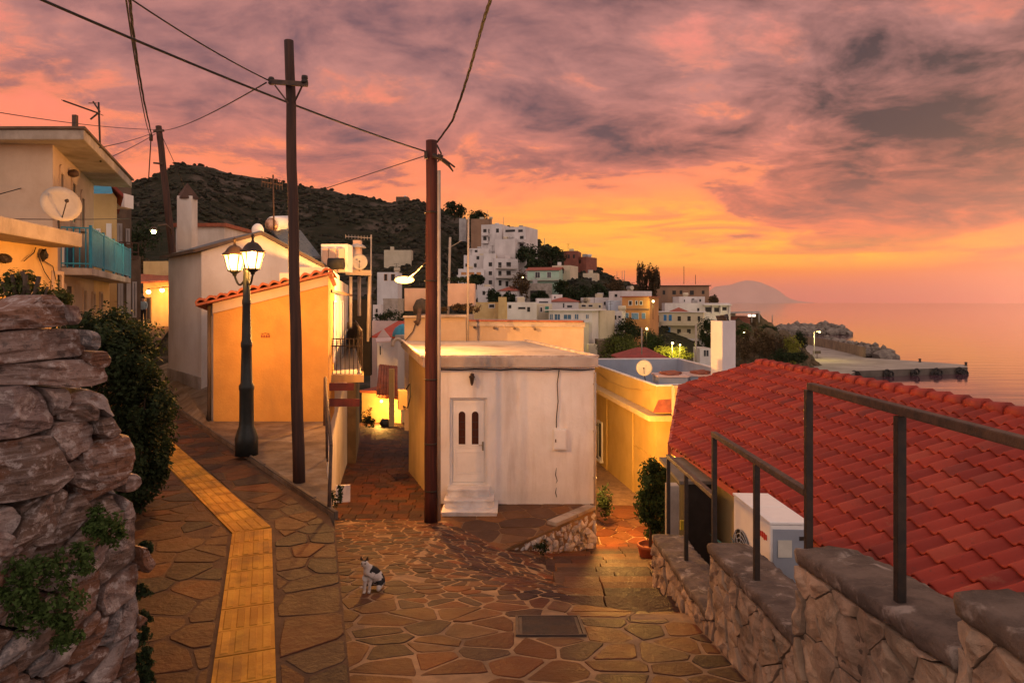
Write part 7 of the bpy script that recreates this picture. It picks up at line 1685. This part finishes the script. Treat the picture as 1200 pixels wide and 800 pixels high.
    h = H('white house with low hip roof above the blue shuttered house', 646, 678, 353, 375, 122, 122, 8, far_white, 5, 0, roof='hip', roofmat=far_tile, rh=.7); h.win([(659, 354.5, 662, 361), (664, 357, 671, 361)], 'pane', FW)
    h = H('white roof room beside the hip roofed house', 647, 659, 345, 356, 128, 128, 5, far_white, 5, .2); h.win([(649, 346.5, 651.5, 350)], 'pane', FD)
    h = H('big white house with a row of blue shuttered windows', 643, 694, 364, 400, 105, 103, 9, far_white, 4, 0, roof='flat', roofmat=far_white, over=.6)
    h.win([(644, 367.5, 648.5, 375), (649.5, 367.5, 657, 375.5), (660, 368, 670, 374.5), (673, 367.5, 678.5, 374.5), (686, 368, 690.5, 374)], 'mullion', [far_white, shutter_blue, shutter_blue])
    h.balcony([(643, 375, 684, 378)], 'solid', far_white, 1.2)
    h = H('cream lower storey with white arches below the blue shuttered house', 653, 690, 378, 420, 101.5, 101, 5, far_cream, 4, 0, roof='flat', roofmat=far_white, over=.05)
    h.win([(660.5, 382, 665, 388), (671, 381, 681, 388)], 'mullion', FW)
    mb = MB(); P = h.P; k = 12
    for x0, x1 in ((659, 668.5), (670.5, 682)):
        c0, c1 = VW(x0, 404, P, h.Dd), VW(x1, 396, P, h.Dd); c = (c0+c1)/2; r = abs(c1.x-c0.x)/2; ar = [Vector((c.x+r*math.cos(math.pi*j/k), c.y, c1.z+.55*r*math.sin(math.pi*j/k)))+h.N*.05 for j in range(k+1)]
        mb.prism([Vector((c.x+r, c.y, c0.z-2))+h.N*.05]+ar+[Vector((c.x-r, c.y, c0.z-2))+h.N*.05], h.N*.02)
    mb.build('arch', dark_opening, h.root)
    h = H('narrow ochre house with a yellow awning in the side street', 690, 703, 364, 410, 109, 108, 6, far_cream, 4, .3); h.win([(692, 367, 696, 374), (698, 368, 701, 374)], 'pane', FD)
    mb = MB(); mb.prism([W(690.5, 383, 106.5), W(695, 383, 106.5), W(696.5, 396, 106), W(691, 396, 106)], (0, .1, 0)); mb.build('awning', M('awning_yellow', (.50, .30, .03), (.4, .24, .02), 2), h.root)
    h = H('pale flat house with grey windows above the blue shuttered house', 675, 706, 355, 380, 126, 126, 7, far_cream, 5, .3); h.win([(681, 356.5, 687, 360), (689, 356.5, 695, 360), (701, 357, 704.5, 361)], 'pane', FD)
    h = H('white flat roofed house behind the pale flat house', 689, 716, 348.5, 370, 140, 140, 7, far_white, 5, .3); h.win([(707, 353, 711, 358)], 'pane', FW)
    h = H('tall white house with a bluish side next to the orange house', 713.5, 729, 341, 372, 134, 130, 7, far_white, 5, .3); h.win([(720, 344, 724, 348.5)], 'pane', FW)
    h = H('white roof room right of the tall white house', 729, 744, 343, 352, 142, 142, 5, far_white, 5, .1); h.win([(730.5, 344, 733, 347.5), (736, 344, 740, 347)], 'pane', FD)
    h = H('small blue white block in front of the tall white house', 712.5, 727, 352, 372, 126, 126, 3, far_blue, 4, .3)
    h = H('white two storey house with square dark windows by the dark trees', 702, 728.5, 365, 410, 118, 117, 7, far_white, 4, .3); h.win([(708.5, 369, 713.5, 374.5), (719, 369, 723, 375), (724, 369.5, 728, 373), (706, 384, 712, 389.5)], 'pane', FW)
    mb = MB(); mb.bar(VW(702, 379.5, h.P, h.Dd)+h.N*.05, VW(728, 379.5, h.P, h.Dd)+h.N*.05, .15, .15); mb.build('band', far_blue, h.root)
    h = H('orange house with light blue shutters under the tall dark tree', 729, 761, 348, 395, 124, 122, 8, orange_wall, 4, 0, roof='flat', roofmat=far_tile, over=.3)
    h.win([(736.5, 352, 741, 358), (744.5, 352, 747.5, 357.5), (749.5, 352.5, 753, 357.5)], 'pane', FD).win([(733, 366.5, 737, 373), (740, 366.5, 748.5, 374), (752, 366.5, 756.5, 373.5)], 'shut', [far_white, glass, M('shutter_pale_blue', (.16, .28, .42), None, 3)])
    mb = MB(); mb.bar(VW(729, 362, h.P, h.Dd)+h.N*.08, VW(761, 362, h.P, h.Dd)+h.N*.08, .2, .2); mb.build('band', far_brown, h.root)
    # --- right group
    h = H('big brown building with a long dark roof line above the harbour', 769.5, 831, 335, 372, 180, 178, 12, far_brown, 5, 0, roof='flat', roofmat=M('dark_roof', (.07, .04, .03)), over=.5)
    h.win([(776, 340, 780, 345.5), (787.5, 340, 792.5, 345.5), (796, 340, 800, 345), (808, 340, 813.5, 346), (822, 340, 826, 345), (787, 347.5, 791, 350)], 'pane', [far_brown, dark_opening, shutter_brown])
    mb = MB(); mb.tube([W(801.5, 333, 184), W(801.5, 312, 184)], .08, 5); mb.tube([W(815, 333, 184), W(815, 322, 184)], .08, 5); mb.build('mast', dark_iron, h.root)
    h = H('white roof storey in front of the big brown building', 796, 826, 347.5, 362, 170, 170, 7, far_white, 4, .3); h.win([(801, 350.5, 803, 354), (810, 349.5, 814, 354), (819, 350, 822, 354)], 'pane', FD)
    h = H('long white flat house with a pillared terrace above the cream house', 779, 856, 355, 385, 165, 163, 8, far_white, 4, .5)
    h.win([(816.5, 360.5, 820, 366), (826, 359.5, 834, 366), (836.5, 360, 843, 366), (846, 359.5, 852, 364)], 'pane', FD)
    mb = MB()
    for px in (834.8, 844.5, 854.5): p = VW(px, 368, h.P, h.Dd)+h.N*.5; mb.bar(p, p+Vector((0, 0, 2.2)), .35, .35)
    p, q = VW(824, 358, h.P, h.Dd), VW(857, 358, h.P, h.Dd); mb.prism([p, q, q+h.N*1.2, p+h.N*1.2], (0, 0, .3)); mb.build('terrace', far_white, h.root)
    h = H('cream three storey house with blue shutters and long balconies', 768, 824, 366, 410, 150, 147, 9, far_cream, 5, 0, roof='flat', roofmat=far_white, over=.4)
    h.win([(777.5, 368.5, 781.5, 376), (783.5, 368.5, 787.5, 376), (777.5, 383, 781, 390), (782.5, 383, 786, 390)], 'shut', [far_white, glass, M('shutter_bright_blue', (.05, .22, .48), None, 3)]).win([(769.5, 369, 773, 378), (793.5, 370, 798.5, 376.5), (805, 370, 810, 376.5), (793, 385, 798.5, 391), (804.5, 385, 810, 391), (817, 370, 821, 376)], 'pane', FB)
    h.balcony([(775.5, 376, 818, 380.2), (782, 391, 823, 395.5)], 'solid', far_cream, 1.3)
    mb = MB(); q = [VW(x, y, h.P, h.Dd) for x, y in ((781, 366), (808, 366))]; bk = -h.N*5; mb.add([q[0], q[1], q[1]+bk, q[0]+bk, (q[0]+q[1])/2+bk*.5+Vector((0, 0, 1.1))], [[0, 1, 4], [1, 2, 4], [2, 3, 4], [3, 0, 4], [0, 1, 2, 3]]); mb.build('roof', far_tile, h.root)
    h = H('lit ground floor shop below the cream three storey house', 783, 826, 396.5, 415, 146, 146, 5, far_white, 3, .1); h.win([(786, 399, 793, 404), (797, 399, 806, 404), (810, 399, 820, 405)], 'pane', FB)
    h = H('white shed with dark frame left of the white chimney block', 820, 833, 408, 424, 112, 112, 4, far_white, 3, .1, name='harbour_shed', cat='shed'); h.win([(824, 409.5, 831, 418)], 'mullion', FW)
    h = H('cafe terrace with flat canopy on the bluff above the harbour', 856, 879, 370.5, 384, 176, 176, 6, red_wall, 5, .1, name='harbour_cafe', cat='cafe')
    mb = MB(); mb.prism([W(855, 367, 173), W(890, 366.5, 173), W(891, 366.5, 182), W(855, 367, 182)], (0, 0, .4))
    for px in (881, 889.5): mb.tube([W(px, 378, 173.5), W(px, 367, 173.5)], .12, 6)
    mb.build('canopy', grey_plaster, h.root); mb = MB(); mb.prism([W(877, 368.5, 174), W(885.5, 368.5, 174), W(885.5, 371, 174), W(877, 371, 174)], (0, .3, 0)); mb.build('lit_panel', EM('cafe_light', (1, .8, .6), 2.5), h.root)
    h = H('low red tiled roof peeping over the blue grey parapet', 733, 786, 422, 440, 48, 48, 5, far_white, 3, 0, roof='hip', roofmat=roof_tile, rh=.75, name='lower_house')
    # street level between
    for x0, x1, yt, d, mt, lab in ((690, 700, 404, 96, far_cream, 'small cream stall at the end of the side street'), (700, 712, 398, 100, brown_wall, 'dark low shop front under the white two storey house')):
        H(lab, x0, x1, yt, 420, d, d, 3, mt, 3, .1)
town()

def trees():
    def tree(label, x0, x1, y0, y1, d, mat, n, size, base=None, clumps=22, spread=.42, grp=None, name='tree', dz=.5, shell=.5):
        a, b = W(x0, y0, d), W(x1, y1, d); c = (a+b)/2; rx, rz = (b.x-a.x)/2, (a.z-b.z)/2; bz = base if base is not None else b.z-1.0
        root = thing(name, label, 'tree' if name != 'shrub' else 'shrub', Vector((c.x, d, bz)), grp)
        mb = MB(); foliage(mb, Vector((c.x, d, c.z)), (rx*1.05, max(rx*.8, rz*.6)*dz*1.6, rz*1.05), n, size, int(x0*7+y0), clumps, spread, 0, 0, shell); mb.build('crown', mat, root, recalc=False)
        t = MB(); t.tube([Vector((c.x, d, bz)), Vector((c.x+rx*.05, d, c.z-rz*.4)), Vector((c.x, d, c.z+rz*.4))], [max(.08, rx*.08), max(.06, rx*.06), .03], 7)
        rnd = random.Random(int(x0))
        for i in range(4):
            e = Vector((c.x+rnd.uniform(-.7, .7)*rx, d+rnd.uniform(-.3, .3)*rx, c.z+rnd.uniform(-.2, .6)*rz)); t.tube([Vector((c.x, d, c.z-rz*.4)), e], [max(.04, rx*.04), .02], 5)
        t.build('trunk', bark, root)
    G = 'trees of the town'
    T = lambda *a, **k: tree(*a, grp=G, **k)
    T('left spire of the tall dark reddish tree above the orange house', 746.5, 756, 306, 352, 135, cypress_leaf, 1500, .42, clumps=16, spread=.36)
    T('middle spire of the tall dark reddish tree group', 754, 766, 308, 352, 136, cypress_leaf, 1700, .42, clumps=18, spread=.36)
    T('right spire of the tall dark reddish tree above the orange house', 763, 773.5, 311, 352, 135, cypress_leaf, 1500, .42, clumps=16, spread=.36)
    T('big olive dark tree left of the red hip roof', 703, 752, 392, 428, 92, olive_leaf, 7500, .26, clumps=34)
    T('dark tree in front of the orange house', 712, 752, 375, 402, 112, dark_leaf, 4200, .32, clumps=26)
    T('dark tree right of the big olive tree', 745, 776, 388, 415, 104, dark_leaf, 3800, .30, clumps=24)
    T('yellow green tree lit brightly from within beside the harbour street', 762, 808, 402, 430, 84, lamplit_leaf, 5200, .24, clumps=30)
    T('dark tree right of the cream three storey house', 818, 838, 369, 404, 142, dark_leaf, 2600, .38, clumps=20)
    T('low dark tree at the corner behind the white chimney block', 822, 858, 392, 412, 132, dark_leaf, 2600, .36, clumps=20)
    T('slim dark conifer left of the cream three storey house', 759, 769, 356, 400, 140, dark_leaf, 1800, .36, clumps=16)
    for i, (x0, x1, y0, y1, d, m, lab) in enumerate(((604, 632, 284, 312, 205, dark_leaf, 'dark tree right of the tall white block'), (628, 662, 289, 318, 212, dark_leaf, 'broad dark tree above the mint green house'), (612, 640, 300, 318, 200, dark_leaf, 'dark low tree just left of the mint green house'),
        (648, 672, 328, 352, 165, dark_leaf, 'dark tree below the beige house'), (664, 692, 330, 354, 160, dark_leaf, 'dark tree right of the tree below the beige house'), (690, 712, 330, 350, 178, dark_leaf, 'dark tree above the tall white house'), (706, 732, 326, 346, 205, brown_leaf, 'brown tree on the ridge above the tall white house'),
        (570, 590, 339, 358, 172, dark_leaf, 'dark tree left of the low red tiled roof'), (586, 606, 343, 360, 168, dark_leaf, 'dark tree under the low red tiled roof'), (600, 622, 318, 350, 178, brown_leaf, 'brown tree beside the bright street bulb on the hill'), (622, 642, 341, 356, 170, dark_leaf, 'dark creeper tree in front of the stone arch'),
        (732, 748, 334, 350, 165, brown_leaf, 'reddish bush on the skyline left of the tall dark tree'), (762, 772, 338, 350, 190, brown_leaf, 'small bush left of the big brown building'), (829, 842, 347, 362, 178, brown_leaf, 'small round bush at the right end of the big brown building'),
        (548, 570, 248, 262, 290, dark_leaf, 'dark tree on the ridge above the highest white block'), (520, 545, 236, 256, 300, dark_leaf, 'bushy dark tree on the ridge right of the red pole'), (615, 628, 278, 292, 225, red_leaf, 'reddish tree on the skyline right of the tall white block'),
        (640, 656, 289, 302, 235, dark_leaf, 'dark tree on the skyline left of the dark red house'), (668, 690, 308, 326, 226, brown_leaf, 'brown bushes under the dark red houses'), (548, 568, 322, 334, 150, dark_leaf, 'rounded dark tree behind the cream tank'),
        (196, 216, 296, 312, 60, dark_leaf, 'dark garden tree left of the tall chimney'), (140, 190, 260, 318, 75, dark_leaf, 'large dark tree behind the lane lamp'), (160, 200, 300, 330, 56, brown_leaf, 'dry vine tangle over the lit doorway'))):
        T(lab, x0, x1, y0, y1, d, m, 900 if d > 150 else 1500, .0042*d+.02, clumps=16)
    G2 = 'shrubs on the harbour bluff'
    rnd = random.Random(5)
    for i, (x0, x1, y0, y1, d, m, lab) in enumerate(((862, 884, 388, 424, 140, brown_leaf, 'brown shrub beside the first harbour lamp'), (878, 902, 384, 418, 143, brown_leaf, 'large brown shrub in the middle of the bluff'), (896, 922, 388, 420, 145, brown_leaf, 'brown shrub right of the middle of the bluff'), (890, 915, 380, 396, 150, dark_leaf, 'dark shrub on the bluff top below the cafe'),
        (916, 941, 393, 424, 143, lamplit_leaf, 'yellow green shrub lit by the harbour lamp'), (930, 944, 388, 412, 152, dark_leaf, 'dark shrub at the right end of the bluff'), (905, 930, 408, 424, 138, dark_leaf, 'low dark shrub at the bluff foot'), (862, 880, 380, 394, 160, dark_leaf, 'dark shrub under the cafe terrace'), (925, 945, 412, 424, 138, dark_leaf, 'small dark shrub at the edge of the quay'))):
        tree(lab, x0, x1, y0, y1, d, m, 1500, .42, ZC-14.8, 18, .45, G2, 'shrub')
    mb = MB()
    for i in range(40):
        p = GZ(rnd.uniform(866, 940), rnd.uniform(417, 425), -14.6); mb.blob(p, (rnd.uniform(.5, 1.1), rnd.uniform(.5, 1.1), rnd.uniform(.4, .9)), rnd.random()*40, 1, .3)
    struct(mb.build('quay_boulders', M('boulder_pale', (.30, .27, .22), (.2, .18, .15), 1, .95, island=.2)), 'stuff', 'pale boulders along the foot of the bluff')
red_leaf = leafmat('red_leaf', (.11, .03, .02, 1))
trees()

def harbour():
    wl = MB(); g = lambda px, py, dz: GZ(px, py, dz)
    pts = [(930, 404), (945, 403.3), (965, 406.5), (985, 411.3), (1002, 415.2), (1014.5, 418.8)]
    P = [GZ(a, b, -14.6) for a, b in pts]
    for a, b in zip(P, P[1:]):
        n = Vector((0, 1, 0)); wl.prism([a, b, b+n*1.2, a+n*1.2], (0, 0, 2.7))
    tag(wl.build('harbour_wall', M('harbour_wall_conc', (.30, .22, .15), (.22, .16, .11), .3, .9, .2, 3, (.12, .10, .08), .3, .5, 1)), 'tall curving concrete harbour wall behind the quay', 'wall')
    def harbour_lamp(label, px, ytop, ybase, power, arm=0):
        B = GZ(px, ybase, -14.6); top = W(px, ytop, B.y); r = thing('harbour_lamp', label, 'street lamp', B, 'harbour street lamps'); m = MB(); m.tube([B, Vector((B.x, B.y, top.z+.3))], [.14, .09], 8); m.build('post', M('lamp_post_pale', (.5, .48, .42)), r)
        m = MB(); e = Vector((B.x+arm, B.y-.4, top.z+.25)); m.tube([Vector((B.x, B.y, top.z+.2)), e], .07, 6); m.build('arm', grey_pipe, r); m = MB(); m.blob(e-Vector((0, 0, .1)), (.28, .22, .16), 1, 2, 0, sm=True); m.build('lamp_head', EM('harbour_bulb', (1, .82, .32), 14), r)
        lamp_light('harbour_light', e-Vector((0, .5, .8)), power, (1, .75, .22), .25, r)
    harbour_lamp('harbour lamp post left of the brown bluff', 871.5, 390.5, 429, 1500)
    harbour_lamp('harbour lamp post on the quay in front of the sea wall', 954, 389.5, 421.5, 2200, 1.2)
    def bulb(label, px, py, d, r, st, power=0, col=(1, .75, .3)):
        P = W(px, py, d); o = thing('town_lamp', label, 'lamp', P, 'small lamps of the town'); m = MB(); m.blob(P, r, 1, 2, 0, sm=True); m.build('bulb', EM('town_bulb', col, st), o); m = MB(); m.tube([P+Vector((0, .15, 0)), P+Vector((0, .2, -3.2))], .05, 5); m.build('post', dark_iron, o)
        if power: lamp_light('town_light', P-Vector((0, r*3, r*2)), power, (1, .8, .18), .15, o)
    bulb('bright bulb beside the tall dark tree', 765.5, 353, 121, .22, 8, 350); bulb('bright bulb below the orange house at the tree edge', 758, 385, 100, .17, 8, 250); bulb('bright bulb inside the yellow green tree', 788, 402, 79.5, .13, 14, 3000); bulb('second bulb at the right of the yellow green tree', 797, 404, 81, .1, 10, 900)
    bulb('tiny white bulb on the dark slope left of the green house', 612.5, 325, 175, .18, 6); bulb('tiny bulb by the blue shuttered house arches', 676, 396, 98, .1, 8, 60); bulb('tiny bulb at the shop below the cream house', 769, 392, 140, .14, 8, 200)
    # bollards / tyres along the pier edge
    for i, (px, py) in enumerate(((1003, 434.9), (1043, 433.4), (1074, 432.4), (1097, 431.7), (1126, 430.8))):
        p = GZ(px, py, -14.6)
        lab = ['large tangle of black tyre fenders at the root of the pier', 'black tyre fender second along the pier edge', 'black tyre fender in the middle of the pier edge', 'small black tyre fender near the pier head', 'black tyre fender at the pier head'][i]
        m = MB()
        for k in range(3 if i else 6):
            c = p+Vector((random.uniform(-1.0, 1.0)*(1.5 if i == 0 else .9), -.3, -.5-.35*k % 1.3)); a = [c+Vector((.55*math.cos(q*.524), .0, .55*math.sin(q*.524))) for q in range(13)]; m.tube(a, .22, 7)
        tag(m.build('tyre_fender', cable_mat), lab, 'fender', 'fenders along the pier')
    p = GZ(1132, 428.5, -14.6); m = MB(); m.lathe([(.35, 0), (.28, .2), (.22, .5), (.36, .75), (.3, .85), (0, .9)], p, 10); tag(m.build('bollard', dark_iron), 'dark mooring bollard at the pier head', 'bollard')
    p = GZ(1078, 424.2, -14.6); m = MB(); m.lathe([(.35, 0), (.28, .2), (.22, .5), (.36, .75), (.3, .85), (0, .9)], p, 10); tag(m.build('bollard', dark_iron), 'dark mooring bollard on the far pier edge', 'bollard')
    p = GZ(957.5, 420, -14.6); m = MB(); m.prism([p+Vector((-1, 0, 1.2)), p+Vector((1, 0, 1.3)), p+Vector((1, .1, 2)), p+Vector((-1, .1, 2))], (0, .12, 0)); m.bar(p, p+Vector((0, 0, 1.3)), .12, .12); tag(m.build('quay_sign', dark_iron), 'small dark sign board on the quay by the lamp', 'sign')
    # town masts
    for px, y0, y1, d, r, lab in ((752, 415, 384, 40, .04, 'thin pale mast rising over the red hip roof'), (815.5, 440, 380, 70, .09, 'pale lamp pole left of the white chimney block'), (723, 332, 318, 235, .10, 'left of three thin poles on the far ridge'), (729, 334, 317, 235, .10, 'middle of three thin poles on the far ridge'), (732, 335, 317, 235, .10, 'right of three thin poles on the far ridge'), (638, 292, 279, 238, .12, 'short pole on the skyline right of the white blocks'), (571, 258, 246, 262, .1, 'short pole on the brown ridge house'), (590, 268, 254, 220, .08, 'aerial pole on the tall white block'), (905, 378, 369, 300, .22, 'small beacon post on the far breakwater')):
        m = MB(); m.tube([W(px, y0, d), W(px, y1, d)], r, 6); tag(m.build('town_mast', grey_pipe), lab, 'mast', 'thin masts of the town')
harbour()

# ------------------------------------------------------------------ the air: thin warm haze out to the far island
def haze():
    m = bpy.data.materials.new('haze_air'); m.use_nodes = True; t = NT(m.node_tree); t.n.clear()
    v = t.node('ShaderNodeVolumePrincipled', {'Color': (1, .92, .90, 1), 'Density': HAZE, 'Anisotropy': .8}); t.node('ShaderNodeOutputMaterial', {'Volume': v.outputs[0]})
    mb = MB(); mb.prism([(-17500, -600, -8), (17500, -600, -8), (17500, 17500, -8), (-17500, 17500, -8)], (0, 0, 760)); o = mb.build('haze', m, at=(0, 0, 0)); struct(o, 'stuff', 'thin evening haze over the sea')
HAZE = .000032
haze()
